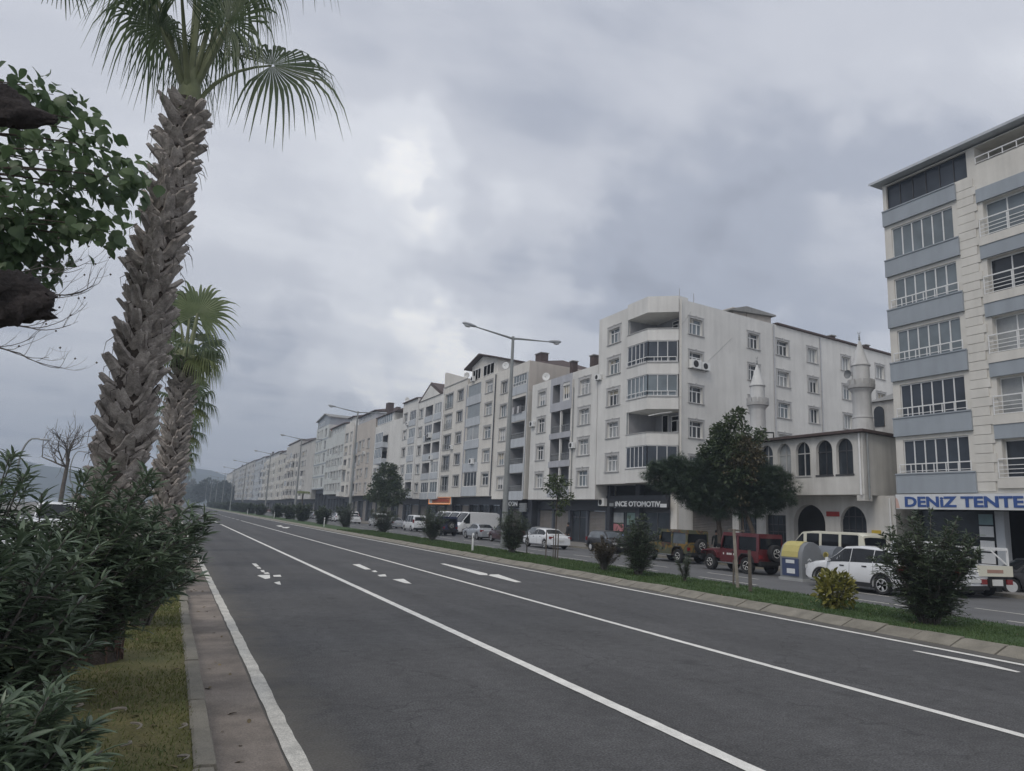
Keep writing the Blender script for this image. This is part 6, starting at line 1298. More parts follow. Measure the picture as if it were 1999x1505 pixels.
# ---------------------------------------------------------------- people
def person(label, x, y, rz, jacket, trousers, h=1.74, arm=0):
    """one skinned body from joints, coloured by height; hair as its own part"""
    k = h / 1.75
    J = {'pel': (0, 0, .95), 'wai': (0, .01, 1.1), 'che': (0, .0, 1.32), 'nec': (0, .0, 1.48), 'hd0': (0, .02, 1.58), 'hd1': (0, .03, 1.70)}
    R_ = {'pel': .135, 'wai': .125, 'che': .15, 'nec': .06, 'hd0': .085, 'hd1': .075}; E = [('pel', 'wai'), ('wai', 'che'), ('che', 'nec'), ('nec', 'hd0'), ('hd0', 'hd1')]
    for s, n in ((-1, 'l'), (1, 'r')):
        J.update({n + 'hip': (s * .1, 0, .9), n + 'kne': (s * .11, .03, .49), n + 'ank': (s * .12, -.01, .09), n + 'toe': (s * .13, .13, .04), n + 'sho': (s * .19, 0, 1.40), n + 'elb': (s * .25, -.03, 1.13), n + 'wri': (s * .26, .06, .90), n + 'hnd': (s * .25, .1, .80)})
        R_.update({n + 'hip': .095, n + 'kne': .062, n + 'ank': .045, n + 'toe': .04, n + 'sho': .072, n + 'elb': .05, n + 'wri': .034, n + 'hnd': .036}); E += [('pel', n + 'hip'), (n + 'hip', n + 'kne'), (n + 'kne', n + 'ank'), (n + 'ank', n + 'toe'), ('che', n + 'sho'), (n + 'sho', n + 'elb'), (n + 'elb', n + 'wri'), (n + 'wri', n + 'hnd')]
    ks = list(J); me = bpy.data.meshes.new('person'); me.from_pydata([tuple(c * k for c in J[q]) for q in ks], [(ks.index(a), ks.index(c)) for a, c in E], [])
    o = bpy.data.objects.new('tmp', me); COL.objects.link(o); md = o.modifiers.new('s', 'SKIN'); sv = me.skin_vertices[0].data
    for i, q in enumerate(ks): sv[i].radius = (R_[q] * k, R_[q] * k * (.72 if q in ('pel', 'wai', 'che') else 1)); sv[i].use_root = (q == 'pel')
    o.modifiers.new('u', 'SUBSURF').levels = 2; o.modifiers['u'].render_levels = 2
    dg = bpy.context.evaluated_depsgraph_get(); dg.update(); m2 = bpy.data.meshes.new_from_object(o.evaluated_get(dg)); bpy.data.objects.remove(o)
    m2.name = 'person'; m2.materials.clear()
    for mm in (jacket, trousers, mat('skin', (.30, .18, .13), .6), mat('shoe', (.02, .02, .02), .7)): m2.materials.append(mm)
    for p in m2.polygons:
        z = p.center.z / k; ax = abs(p.center.x) / k
        p.material_index = 3 if z < .1 else 2 if (z > 1.49 or (ax > .21 and z < .88)) else 1 if z < .93 and ax < .21 else 0; p.use_smooth = True
    ob = link('person', m2, None, (x, y, .13), (0, 0, rz)); tag(ob, label, 'person')
    b = MB(); b.lathe([(.001, 1.80), (.05, 1.79), (.09, 1.73), (.10, 1.66), (.092, 1.60), (.085, 1.6)], (0, .0, 0), 14); b.v = [(a * k, c * k, z * k) for a, c, z in b.v]; hr = b.mesh('hair', mat('dark hair', (.012, .01, .009), .7), smooth=60); link('hair', hr, ob)
    return ob
person('person in a dark olive jacket standing behind the bonnet of the red off-roader', 30.2, 34.6, 2.2, mat('olive jacket', (.022, .028, .022), .9), mat('dark trousers', (.015, .016, .02), .9))
person('person in dark clothes standing behind the white saloon near the shutters', 28.2, 49.2, 1.6, mat('black jacket', (.012, .012, .014), .9), mat('brown trousers', (.03, .022, .018), .9))

# ---------------------------------------------------------------- plants
def leaf_objects(root, tmesh, pos, frm, size, keep, name='leaf'):
    """the `keep` leaves nearest the camera become objects of their own; returns the mask of the rest"""
    d = np.linalg.norm(pos - np.array([0, 0, CAMZ]), axis=1); vis = d - 0; order = np.argsort(vis)[:keep]; mask = np.ones(len(pos), bool); mask[order] = False
    rl = root.location
    for i in order:
        A = frm[i] * size[i]; o = link(name, tmesh[i % len(tmesh)], root)
        o.matrix_basis = Matrix(((A[0][0], A[0][1], A[0][2], pos[i][0] - rl.x), (A[1][0], A[1][1], A[1][2], pos[i][1] - rl.y), (A[2][0], A[2][1], A[2][2], pos[i][2] - rl.z), (0, 0, 0, 1)))
    return mask
def foliage(root, tpl, pos, frm, size, m, keep=0, name='foliage', lname='leaf'):
    tv, tf = tpl
    if keep:
        tms = [npmesh(lname, tv * np.array([1 + .1 * k, 1, 1 + .6 * k]), tf, m, True) for k in (-1, 0, 1)]
        mask = leaf_objects(root, tms, pos, frm, size, keep, lname); pos, frm, size = pos[mask], frm[mask], size[mask]
    if len(pos):
        V, F = scatter(tv, tf, pos, frm, size); me = npmesh(name, V - np.array(wloc(root)), F, m, True); link(name, me, root, kind='stuff')
def rndunit(n): return unit(NPR.normal(size=(n, 3)))

def oleander(label, x, y, h, rad, nst, leaf=.15, m='lf_ole', keep=0, whorls=11, zbare=.35, group=None, name='oleander', cat='bush', z=.14, lean=(0, 0), wmul=1.0, stemr=.014, upb=.5, tufts=3):
    t = thing(name, label, cat, (x, y, z), 0, group); sb = MB(); PP = []; DD = []; SS = []
    for i in range(nst):
        a = NPR.uniform(0, 2 * np.pi); rr = rad * math.sqrt(NPR.random()) ; hh = h * NPR.uniform(.62, 1.0) * (1 - .32 * (rr / rad) ** 2)
        b0 = np.array([x, y, z]) + np.array([math.cos(a), math.sin(a), 0]) * NPR.uniform(.02, .16) * rad
        e = np.array([x + math.cos(a) * rr + lean[0], y + math.sin(a) * rr + lean[1], z + hh]); mid = b0 * .45 + e * .55; mid[2] = z + hh * .62; mid[:2] = b0[:2] + (e[:2] - b0[:2]) * .38
        ts = np.linspace(0, 1, 7)[:, None]; C = (1 - ts) ** 2 * b0 + 2 * (1 - ts) * ts * mid + ts ** 2 * e
        sb.tube(C, [stemr * (1.25 - .9 * k) for k in np.linspace(0, 1, 7)], 5)
        for w in range(whorls * tufts):
            s = zbare + (1 - zbare) * (w // tufts + NPR.random() * .9) / whorls; s = min(s, 1)
            p = (1 - s) ** 2 * b0 + 2 * (1 - s) * s * mid + s * s * e; d = unit((mid - b0) * (1 - s) + (e - mid) * s)
            ph = NPR.uniform(0, 6.3)
            # side twigs low down, leaves straight from the stem near the tip
            off = np.zeros(3) if s > .8 else unit(np.array([math.cos(ph), math.sin(ph), NPR.uniform(-.2, .7)])) * NPR.uniform(.05, .42) * rad * (1.2 - s)
            q = p + off
            if np.linalg.norm(off) > .10 and w % 2 == 0: sb.tube([p, p + off * .5 + np.array([0, 0, .01]), q], [stemr * .4, stemr * .35, stemr * .25], 4)
            nl = 5 if s < .8 else 4
            for k in range(nl):
                an = ph + 2 * np.pi * k / nl + NPR.uniform(-.3, .3); o = np.array([math.cos(an), math.sin(an), 0]); sp = NPR.uniform(.45, 1.1) if s > .85 else NPR.uniform(.8, 1.5)
                v_ = unit(o * math.sin(sp) + d * math.cos(sp) * upb * 1.6 + np.array([0, 0, NPR.uniform(-.25, .12)])); PP.append(q); DD.append(v_); SS.append(leaf * NPR.uniform(.65, 1.2))
    sb.build('stems', M['bark_grey'], t, smooth=60)
    P = np.array(PP); D = np.array(DD); S = np.array(SS); frm = frames(D, np.tile([0, 0, 1.], (len(D), 1)) + NPR.normal(0, .25, (len(D), 3)))
    tv = LANCE[0] * np.array([wmul, 1, 1]); foliage(t, (tv, LANCE[1]), P, frm, S, M[m], keep)
    return t
oleander('tall oleander bush filling the lower left corner', -1.22, 5.6, 2.3, .92, 52, .17, keep=280, whorls=14, zbare=.04, wmul=.78)
oleander('low oleander shoots at the bottom left edge of the verge', -.72, 4.5, 1.1, .66, 44, .15, keep=120, whorls=11, zbare=.02, wmul=.75)
oleander('dense oleander bush around the foot of the big palm, spilling over the kerb', -1.0, 8.4, 2.5, .98, 66, .165, keep=280, whorls=12, zbare=.32, wmul=.8, lean=(.52, 0))
oleander('oleander bush left of the big palm with tips against the hills', -1.75, 8.2, 2.55, .95, 46, .165, keep=60, whorls=12, zbare=.08, wmul=.8)
oleander('oleander bush behind the big palm, by the kerb', -.2, 13.2, 2.1, .85, 40, .165, whorls=9, zbare=.25)
oleander('oleander bush farther along the verge by the second palm', -.45, 20.5, 1.9, .9, 34, .17, whorls=9, zbare=.2); oleander('farthest oleander bush standing on the verge', -.5, 29, 1.8, .9, 30, .18, whorls=9, zbare=.2)

# palms
def boot_meshes():
    out = []
    for k in range(5):
        rr = random.Random(k); b = MB(); L = .30 + .05 * rr.random(); th = .022
        tip = [(.055, L * (.90 + .1 * rr.random())), (.03, L * (1.0 + .12 * rr.random())), (.0, L * (.86 + .12 * rr.random())), (-.028, L * (1.0 + .1 * rr.random())), (-.056, L * (.9 + .1 * rr.random()))]
        ys = [0, L * .55]
        out_l = [(-.085, .13), (-.17, -.05 - .04 * rr.random()), (-.10, -.10), (0, .06), (.10, -.10), (.17, -.05 - .04 * rr.random()), (.085, .13)] + tip
        cup = lambda x, y: -2.6 * x * x
        n = len(out_l); V = [(x, y, th + cup(x, y)) for x, y in out_l] + [(x * .96, y * .985, -th + cup(x, y)) for x, y in out_l] + [(0, ys[1] * .9, th * 1.3), (0, ys[1] * .9, -th)]
        fs = [((i + 1) % n, i, 2 * n) for i in range(n)] + [(n + i, n + (i + 1) % n, 2 * n + 1) for i in range(n)] + [(i, (i + 1) % n, n + (i + 1) % n, n + i) for i in range(n)]
        b.add(V, fs); out.append(b.mesh('leaf_base', M['boot']))
    return out
BOOTS = boot_meshes()
def fan_frond(name, root, base, hub, axis, nrm, R, m, seed=0, spread=2.35, nseg=38, droop=.5, split=.5, mid=None, pm='petiole', pr=.028, cup=.25, stem=True, tipdroop=.45, ragged=.12, wide=1.0, pleat=.55):
    """costapalmate fan: petiole from the crown to a hub, pleated blade splitting into drooping segments"""
    rr = np.random.default_rng(seed); base = np.array(base, float); hub = np.array(hub, float); a = unit(np.array(axis, float)); n = np.array(nrm, float); s = unit(np.cross(a, n)); n = np.cross(s, a)
    b = MB()
    if stem:
        md = np.array(mid, float) if mid is not None else (base + hub) / 2 + np.array([0, 0, .06])
        ts = np.linspace(0, 1, 7)[:, None]; C = (1 - ts) ** 2 * base + 2 * (1 - ts) * ts * md + ts ** 2 * hub; b.mi = 1; b.tube(C, [pr * (1.5 - .95 * k) for k in np.linspace(0, 1, 7)], 6); b.mi = 0
    st = np.array([.03, .22, .42, split, .66, .82, 1.0]); dphi = 2 * spread / nseg
    for i in range(nseg):
        ph = -spread + dphi * (i + .5); L = R * (1 - .22 * (abs(ph) / spread) ** 2) * (1 + rr.uniform(-ragged, ragged)); dr = droop * (1 + rr.uniform(-.25, .35)); tw = rr.uniform(-.5, .5)
        d = math.cos(ph) * a + math.sin(ph) * s; tang = -math.sin(ph) * a + math.cos(ph) * s
        P = []
        for q in st:
            r_ = q * L; w = math.sin(dphi / 2) * r_ * wide if q <= split else math.sin(dphi / 2) * split * L * max(.0, (1 - (q - split) / (1 - split)) ** .8) * .85 * wide + .0015
            out = max(0, q - split) / (1 - split)
            c = hub + d * r_ * (1 - .25 * out * tipdroop) + n * (cup * r_ * q * (abs(math.sin(ph)) * .7 - .15)) + np.array([0, 0, -1]) * (dr * L * .35 * q ** 2 + tipdroop * L * .62 * out ** 1.7)
            tv = tang * math.cos(tw * out) + n * math.sin(tw * out); P += [c - tv * w, c + n * w * pleat * (1 if q <= split else .5), c + tv * w]
        k = len(st); b.add(P, [(3 * j + e, 3 * j + e + 1, 3 * j + e + 4, 3 * j + e + 3) for j in range(k - 1) for e in (0, 1)])
    o = b.build(name, [M[m], M[pm]], root, smooth=50); return o
def palm(label, x, y, ztop, r0=.30, r1=.22, nb=300, lean=(0, 0), lenk=1.0, group='fan palms planted along the verge'):
    t = thing('fan_palm', label, 'palm tree', (x, y, .14), 0, group); b = MB(); n = 14
    ax = lambda z: np.array([x + lean[0] * (z / ztop) ** 1.5, y + lean[1] * (z / ztop), z])
    b.tube([ax(.1 + (ztop - .1) * i / (n - 1)) for i in range(n)], [r0 * 1.45, r0 * 1.12] + [r0 + (r1 - r0) * i / (n - 3) for i in range(n - 2)], 16); b.build('trunk', M['fibre'], t, smooth=60)
    rb = MB()
    for k in range(90):
        a = k * 2.4; zz = .1 + .75 * RND.random(); rr_ = r0 * (1.42 - .3 * zz); rb.tube([(x + rr_ * math.cos(a), y + rr_ * math.sin(a), zz), (x + (rr_ + .05) * math.cos(a + .1), y + (rr_ + .05) * math.sin(a + .1), zz - .1), (x + (rr_ + .06) * math.cos(a + .16), y + (rr_ + .06) * math.sin(a + .16), max(.09, zz - .3))], [.022, .02, .006], 5)
    rb.build('root_fibres', M['fibre_red'], t)
    zs0 = .95 if nb > 200 else .8
    for i in range(nb):
        f = i / nb; z = zs0 + (ztop - .05 - zs0) * f; an = i * 2.399963 + RND.uniform(-.12, .12); r = r0 + (r1 - r0) * f
        rad = np.array([math.cos(an), math.sin(an), 0]); tilt = math.radians(RND.uniform(24, 46) + 12 * max(0, f - .75) / .25); lat = np.array([-math.sin(an), math.cos(an), 0]) * RND.uniform(-.4, .4)
        d = unit(rad * math.sin(tilt) + np.array([0, 0, 1]) * math.cos(tilt) + lat); nn = unit(np.cross(np.cross(d, rad), d)); s = np.cross(d, nn); p = ax(z - .08) + rad * r * .9
        sc = RND.uniform(.82, 1.12) * lenk * (1.0 if f < .8 else .9); wd = RND.uniform(.9, 1.15) * lenk
        q = p - np.array(t.location)
        o = link('leaf_base', BOOTS[i % 5], t); o.matrix_basis = Matrix(((s[0] * wd, d[0] * sc, nn[0], q[0]), (s[1] * wd, d[1] * sc, nn[1], q[1]), (s[2] * wd, d[2] * sc, nn[2], q[2]), (0, 0, 0, 1)))
    return t, ax
t1, ax1 = palm('big fan palm in the foreground with a trunk of cut leaf bases', -.70, 10.5, 7.75, .245, .17, 298, lean=(.24, 0), lenk=.95)
top = ax1(7.8)
b = MB()
for k in range(170):                                              # loose fibre hanging between the cut leaf bases
    z = RND.uniform(1.2, 7.6); a = RND.uniform(0, 6.3); r = .30 + .05 * RND.random(); c = ax1(z); d = np.array([math.cos(a), math.sin(a), 0]); l = RND.uniform(.08, .28)
    b.tube([c + d * r, c + d * (r + .07) + np.array([0, 0, -l * .3]), c + d * (r + .06 + .05 * RND.random()) + np.array([.02, 0, -l])], [.006, .005, .002], 3)
b.build('loose_fibre', M['fibre'], t1, kind='stuff')
b = MB(); b.tube([ax1(7.5), ax1(7.95), ax1(8.3)], [.19, .15, .06], 10); b.build('crown_shaft', M['petiole'], t1, smooth=60)
# fronds: hub pixel, depth, blade axis in (x, y, z), radius
def fr(u, v, Y): return np.array(atY(u, v + 0, Y))
F1 = [((300, 40), 10.3, (-.55, -.1, .5), 1.15, .9), ((285, -40), 10.9, (-.75, .2, .35), 1.15, 1.0), ((430, 30), 10.2, (.35, -.25, .6), 1.2, .95), ((420, -60), 10.8, (.6, .2, .5), 1.2, .95), ((370, -70), 11.0, (-.1, .3, 1), 1.2, .8), ((455, -60), 10.9, (.7, .3, .45), 1.1, .95),
      ((340, -30), 9.8, (-.2, -.7, .35), 1.15, 1.0), ((335, 60), 11.1, (-.4, .5, .2), 1.05, 1.1), ((405, 70), 11.2, (.25, .6, .3), 1.0, 1.0), ((250, -90), 10.4, (-.9, 0, .25), 1.15, 1.0), ((520, -120), 10.3, (.9, -.1, .3), 1.2, 1.0), ((390, -140), 10.3, (.1, -.3, 1), 1.3, .7)]
for i, ((u, v_), Y, a, R, dr) in enumerate(F1):
    h = fr(u + 14, v_ + 14, Y); R = R * 1.06; n_ = np.array([-.2 * a[0], -.75 if Y < 10.8 else .4, .75]); fan_frond('frond', t1, top + np.array([0, 0, -.05]), h, a, n_, R, 'lf_palm', i, droop=dr, tipdroop=.75, pr=.034, nseg=54, wide=.8, ragged=.2)
h = fr(530, 128, 10.5)
fan_frond('frond', t1, ax1(7.75) + np.array([.12, 0, -.02]), h, (.98, -.05, .36), (.0, -.80, .62), 1.45, 'lf_palm', 31, droop=.42, tipdroop=.66, mid=fr(425, 133, 10.5), pr=.024, spread=2.4, nseg=52, wide=.88, ragged=.18)
def small_palm(label, x, y, zt, nb, fl, r0=.23, r1=.17, lenk=.95):
    t, ax = palm(label, x, y, zt, r0, r1, nb, lenk=lenk); tp = ax(zt); b = MB(); b.tube([ax(zt - .2), ax(zt + .25)], [.17, .06], 8); b.build('crown_shaft', M['petiole'], t, smooth=60)
    for i, (az, el, pl, R, dr, m) in enumerate(fl):
        d = np.array([math.sin(az) * math.cos(el), math.cos(az) * math.cos(el), math.sin(el)]); hub = tp + d * pl; a = unit(d + np.array([0, 0, -.25 - .2 * (el < .4)])); n_ = np.array([-d[0] * .5, -d[1] * .5, 1.0]) if el < 1.1 else np.array([.1, -1, .1])
        fan_frond('frond', t, tp, hub, a, n_, R, m, i + 50, droop=dr, tipdroop=.8, nseg=30, pr=.03)
    return t, tp
t2, tp2 = small_palm('second fan palm just behind the big one with one upright fan', -.10, 18.2, 5.45, 200, [(1.5, .45, .5, .62, .8, 'lf_palm'), (1.9, .05, .45, .62, .9, 'lf_palm_y'), (1.2, -.15, .4, .55, 1, 'lf_palm_y'), (-1.4, .5, .5, .7, .8, 'lf_palm'), (-1.7, .1, .5, .65, .9, 'lf_palm'), (3.1, .4, .5, .6, .9, 'lf_palm'), (.1, .5, .6, .7, .8, 'lf_palm'), (2.5, -.2, .4, .55, 1, 'lf_palm_y'), (-2.3, -.1, .4, .6, 1, 'lf_palm')])
fan_frond('frond', t2, tp2, fr(386, 612, 18.2), (.18, 0, 1), (0, -1, .1), 1.08, 'lf_palm_l', 91, droop=.0, tipdroop=.42, mid=fr(366, 715, 18.2), pr=.075, spread=2.5, nseg=40, cup=.15, ragged=.22)
for i, (u, v_, Y, a, R, m) in enumerate([(352, 628, 18.7, (-.35, .2, 1), .95, 'lf_palm'), (372, 600, 18.9, (.05, .4, 1), .95, 'lf_palm_l'), (398, 668, 18.6, (.7, .2, .35), .8, 'lf_palm'), (335, 668, 18.3, (-.6, -.2, .5), .8, 'lf_palm_l'), (400, 700, 18.1, (.8, -.2, .0), .62, 'lf_palm_l')]):
    fan_frond('frond', t2, tp2, fr(u, v_, Y), a, (a[0] * -.4, -.8, .5), R, m, 120 + i, droop=.4, tipdroop=.75, pr=.035, nseg=32, ragged=.2)
for i, (x, y, zt, lab) in enumerate([(.0, 26.5, 5.3, 'third fan palm along the verge, its leaves right of the second trunk'), (.02, 34.5, 5.0, 'fourth fan palm along the verge with a yellowing leaf'), (.05, 43, 4.6, 'fifth fan palm along the verge, tips only showing'), (.1, 52, 4.4, 'sixth fan palm, farthest along the verge')]):
    small_palm(lab, x, y, zt, 90 if i < 2 else 50, [(1.5, .75, .7, .8, .8, 'lf_palm'), (1.8, .3, .65, .75, .9, 'lf_palm'), (1.3, -.1, .5, .7, 1, 'lf_palm_y'), (-1.5, .6, .6, .8, .8, 'lf_palm'), (.2, .9, .7, .9, .6, 'lf_palm'), (3.0, .5, .6, .8, .8, 'lf_palm'), (-2, 0, .5, .7, 1, 'lf_palm'), (1.0, 1.3, .8, .9, .3, 'lf_palm')], lenk=1.1)
# palm just outside the left edge: two withered fans reach into the picture
tq = thing('fan_palm', 'palm at the left edge with dark withered fans hanging into the picture', 'palm tree', (-2.35, 5.6, .14))
b = MB(); b.tube([(-2.35, 5.6, .1), (-2.33, 5.6, 2.5), (-2.3, 5.6, 5.6)], [.3, .26, .22], 12); b.build('trunk', M['fibre'], t1 if 0 else tq, smooth=60)
def withered(seed, path, radii):
    """dead fan folded into a shaggy lump: noisy tube with torn teeth towards its tip"""
    rr = np.random.default_rng(seed); P = [fr(u, v_, Y) for u, v_, Y in path]; n = 22; k = 26; V = []; F = []
    for i in range(n):
        t = i / (n - 1) * (len(P) - 1); j = min(int(t), len(P) - 2); f = t - j; c = P[j] * (1 - f) + P[j + 1] * f; r = radii[j] * (1 - f) + radii[j + 1] * f
        for q in range(k):
            a = 2 * math.pi * q / k; lump = 1 + .13 * math.sin(3 * a + i * .5 + seed) + .09 * math.sin(7 * a + i * 1.1) + rr.normal(0, .045)
            tooth = max(0, i / n - .45) * (.5 if q % 3 == 0 else 0) * abs(rr.normal(1, .5)) * r
            V.append(tuple(c + np.array([tooth * .9 + rr.normal(0, .012), math.cos(a) * r * lump * .7, math.sin(a) * (r * lump + tooth * .35)])))
    for i in range(n - 1):
        for q in range(k): F.append((i * k + q, i * k + (q + 1) % k, (i + 1) * k + (q + 1) % k, (i + 1) * k + q))
    b = MB(); b.add(V, F + [tuple(range(k))[::-1], tuple((n - 1) * k + q for q in range(k))]); b.tube([(-2.2, 5.6, P[0][2] + .5), tuple(P[0])], [.03, .05], 6); return b.build('withered_frond', M['dead'], tq, smooth=50)
withered(3, [(-150, 180, 5.5), (-20, 200, 5.5), (40, 222, 5.45), (108, 233, 5.4)], [.21, .17, .10, .02]); withered(8, [(-160, 560, 5.5), (-20, 575, 5.5), (50, 588, 5.45), (100, 592, 5.4)], [.22, .19, .16, .07])
fan_frond('frond', tq, (-2.2, 5.6, 5.6), fr(120, -95, 5.6), (.3, 0, -.9), (.1, -1, .1), .44, 'lf_palm', 79, droop=.1, tipdroop=.15, nseg=26, spread=.9)

# broad leaved tree at the left: limbs, hanging leaves
tb = thing('broadleaf_tree', 'broad leaved tree with large drooping leaves at the upper left', 'tree', (-4.2, 9.4, 0))
cl = [(20, 165), (70, 170), (105, 185), (135, 205), (155, 235), (185, 262), (215, 292), (150, 298), (248, 322), (225, 345), (262, 352), (205, 375), (238, 385), (110, 330), (60, 310), (20, 330), (90, 378), (140, 360), (60, 420), (120, 425), (172, 432), (216, 452), (150, 458), (30, 450), (80, 485), (20, 500), (60, 545), (100, 505), (185, 440), (12, 560), (35, 385), (5, 420), (130, 400), (180, 335), (90, 270), (50, 250), (10, 290), (40, 480), (5, 530), (-20, 300), (-30, 400), (-40, 500), (-20, 200), (75, 455), (110, 455)]
P = []; D = []; S = []; lb = MB(); trunk_top = np.array([-3.9, 9.4, 4.3])
lb.tube([(-4.3, 9.4, -.05), (-4.1, 9.4, 2), trunk_top, (-3.8, 9.4, 5.6), (-3.4, 9.4, 6.6)], [.24, .19, .16, .11, .05], 10)
for i, (u, v_) in enumerate(cl):
    Y = 9.3 + RND.uniform(-.7, .8); c = fr(u, v_, Y); st = np.array([-3.6 - .2 * RND.random(), 9.4, np.clip(c[2] - .4, 4.0, 6.3)]); mid = (st + c) / 2 + np.array([0, 0, .22]); ts = np.linspace(0, 1, 6)[:, None]
    C = (1 - ts) ** 2 * st + 2 * (1 - ts) * ts * mid + ts ** 2 * c; lb.tube(C, [.03, .022, .017, .012, .008, .004], 5)
    n = 28
    for k in range(n):
        if k < 21: q = c + rndunit(1)[0] * np.array([.27, .36, .22]) * NPR.random() ** .45
        else: q = C[3] + (c - C[3]) * NPR.random() + rndunit(1)[0] * .13
        o = unit(q - c + np.array([.25, 0, 0])); P.append(q); D.append(unit(o * .55 + np.array([NPR.normal() * .35, NPR.normal() * .4, -.62 + NPR.normal() * .35]))); S.append(NPR.uniform(.10, .17))
lb.build('limbs', M['bark'], tb, smooth=60)
P = np.array(P); D = np.array(D); foliage(tb, HEART, P, frames(D, np.array([[0, -.5, 1.]]) + NPR.normal(0, .5, (len(D), 3))), np.array(S), M['lf_broad'], keep=290)

def twig_tree(root, start, d, L, r, depth, rr, curl=(0, 0, 0), b=None, kids=3, spread=.7, seeds=None, shrink=.68):
    P = [np.array(start)]; d = unit(np.array(d, float)); n = 5
    for i in range(n): d = unit(d + rr.normal(0, .10, 3) + np.array(curl) * .25); P.append(P[-1] + d * L / n)
    b.tube(P, [r * (1 - .45 * i / n) for i in range(n + 1)], 5 if r > .012 else 4)
    if depth == 0:
        if seeds is not None: seeds.append(P[-1])
        return
    for k in range(kids):
        j = rr.integers(2, n + 1); nd = unit(d + rr.normal(0, spread, 3)); twig_tree(root, P[j], nd, L * shrink * rr.uniform(.8, 1.15), r * .52, depth - 1, rr, curl, b, kids, spread, seeds, shrink)
tw = thing('bare_tree', 'bare branch with curled twigs hanging at the left edge below the broad leaves', 'tree', (-3.5, 8.2, 0)); b = MB(); rr = np.random.default_rng(21); sd = []
b.tube([(-3.5, 8.2, -.05), (-3.4, 8.2, 2.4), (-3.1, 8.2, 3.9), fr(-150, 560, 8.2)], [.12, .1, .08, .05], 8)
for (u0, v0, u1, v1, r) in [(-150, 560, 110, 575, .02), (-150, 560, 60, 640, .017), (-150, 540, 90, 520, .016), (-140, 600, 40, 690, .014)]:
    s = fr(u0, v0, 8.2); e = fr(u1, v1, 8.2); m_ = (s + e) / 2 + np.array([0, 0, -.12]); ts = np.linspace(0, 1, 8)[:, None]; C = (1 - ts) ** 2 * s + 2 * (1 - ts) * ts * m_ + ts ** 2 * e; b.tube(C, list(np.linspace(r, r * .4, 8)), 6)
    for j in (4, 5, 6, 7, 7):
        twig_tree(tw, C[j], unit(np.array([1, rr.normal() * .3, -.45 + rr.normal() * .3])), .36, r * .34, 2, rr, (.25, 0, .75), b, 2, .5, sd)
b.build('branches', M['bark_grey'], tw, smooth=60)
b = MB()
for p in sd[::3]: b.lathe([(.001, -.012), (.012, 0), (.001, .012)], p, 6)
b.build('seed_pods', M['bark'], tw)
tw = thing('bare_tree', 'small leafless tree standing left of the big palm trunk', 'tree', (-4.75, 40, 0)); b = MB(); rr = np.random.default_rng(5)
b.tube([(-4.75, 40, -.05), (-4.72, 40, 2.6), (-4.68, 40, 3.9)], [.13, .10, .08], 8)
for k in range(7): twig_tree(tw, (-4.7, 40, 3.4 + .08 * k), (rr.normal() * .8, rr.normal() * .8, 1.0), 1.15, .045, 3, rr, (0, 0, .25), b, 3, .55)
b.build('branches', M['bark_grey'], tw, smooth=60)

# planting on the median
G1 = 'oleander bushes planted along the median'
def bushm(label, x, y, h, r, n=30, **k): return oleander(label, x, y, h, r, n, group=G1, **k)
bushm('biggest median oleander, in front of the pickup and the awning shop', 16.0, 11.2, 2.75, 1.25, 80, leaf=.15, m='lf_ole2', whorls=13, zbare=.08)
bushm('median oleander in front of the camouflage off-roader', 16.4, 23.2, 2.45, .95, 50, leaf=.15, m='lf_ole2', whorls=10, zbare=.12)
bushm('small thin median bush before the gap between the off-roaders', 16.8, 20.9, 1.2, .36, 12, leaf=.10, m='lf_ole2', whorls=7, zbare=.15)
bushm('median oleander growing against the nearest lamp pole', 17.3, 36.3, 2.75, 1.05, 46, leaf=.16, m='lf_ole2', whorls=10, zbare=.12)
bushm('median oleander before the navy off-roader', 17.5, 50.4, 2.7, 1.2, 44, leaf=.17, m='lf_ole2', whorls=9, zbare=.12)
bushm('median oleander before the tall van-like white car', 17.9, 65.2, 2.9, 1.45, 46, leaf=.19, m='lf_ole2', whorls=9, zbare=.08)
bushm('median oleander under the dark street tree', 18.0, 81.8, 3.0, 1.3, 44, leaf=.20, m='lf_ole2', whorls=9, zbare=.08)
for i, (x, y, h, r) in enumerate([(17.4, 92.1, 2.4, 1.2), (17.3, 106.5, 2.9, 1.5), (17.8, 122, 2.8, 1.4), (17.6, 136, 2.6, 1.4), (17.1, 159, 2.7, 1.7), (17.3, 180, 2.6, 1.7), (17.3, 200, 2.8, 1.9), (17.2, 224, 2.6, 1.8), (17, 250, 2.8, 2.0), (17, 280, 2.8, 2.2), (17, 315, 2.8, 2.3), (17, 355, 2.8, 2.5)]):
    bushm(['median oleander just left of the third marker post', 'median oleander between the third marker post and the small palm', 'median oleander beside the third lamp pole', 'median oleander past the third lamp pole', 'median oleander near the fourth marker post', 'median oleander past the fourth lamp', 'median oleander before the fifth lamp', 'median oleander past the fifth lamp', 'median oleander by the sixth lamp', 'median oleander by the seventh lamp', 'median oleander by the eighth lamp', 'median oleander farthest along the road'][i], x, y, h, r, 34, leaf=.24 + .0012 * y, m='lf_ole2', whorls=8, zbare=.02, wmul=1.6)
oleander('dry brown topped shrub left of the second oleander', 16.3, 25.4, 1.5, .8, 42, leaf=.075, m='lf_dry', whorls=11, zbare=.3, name='shrub', cat='shrub', wmul=1.6)
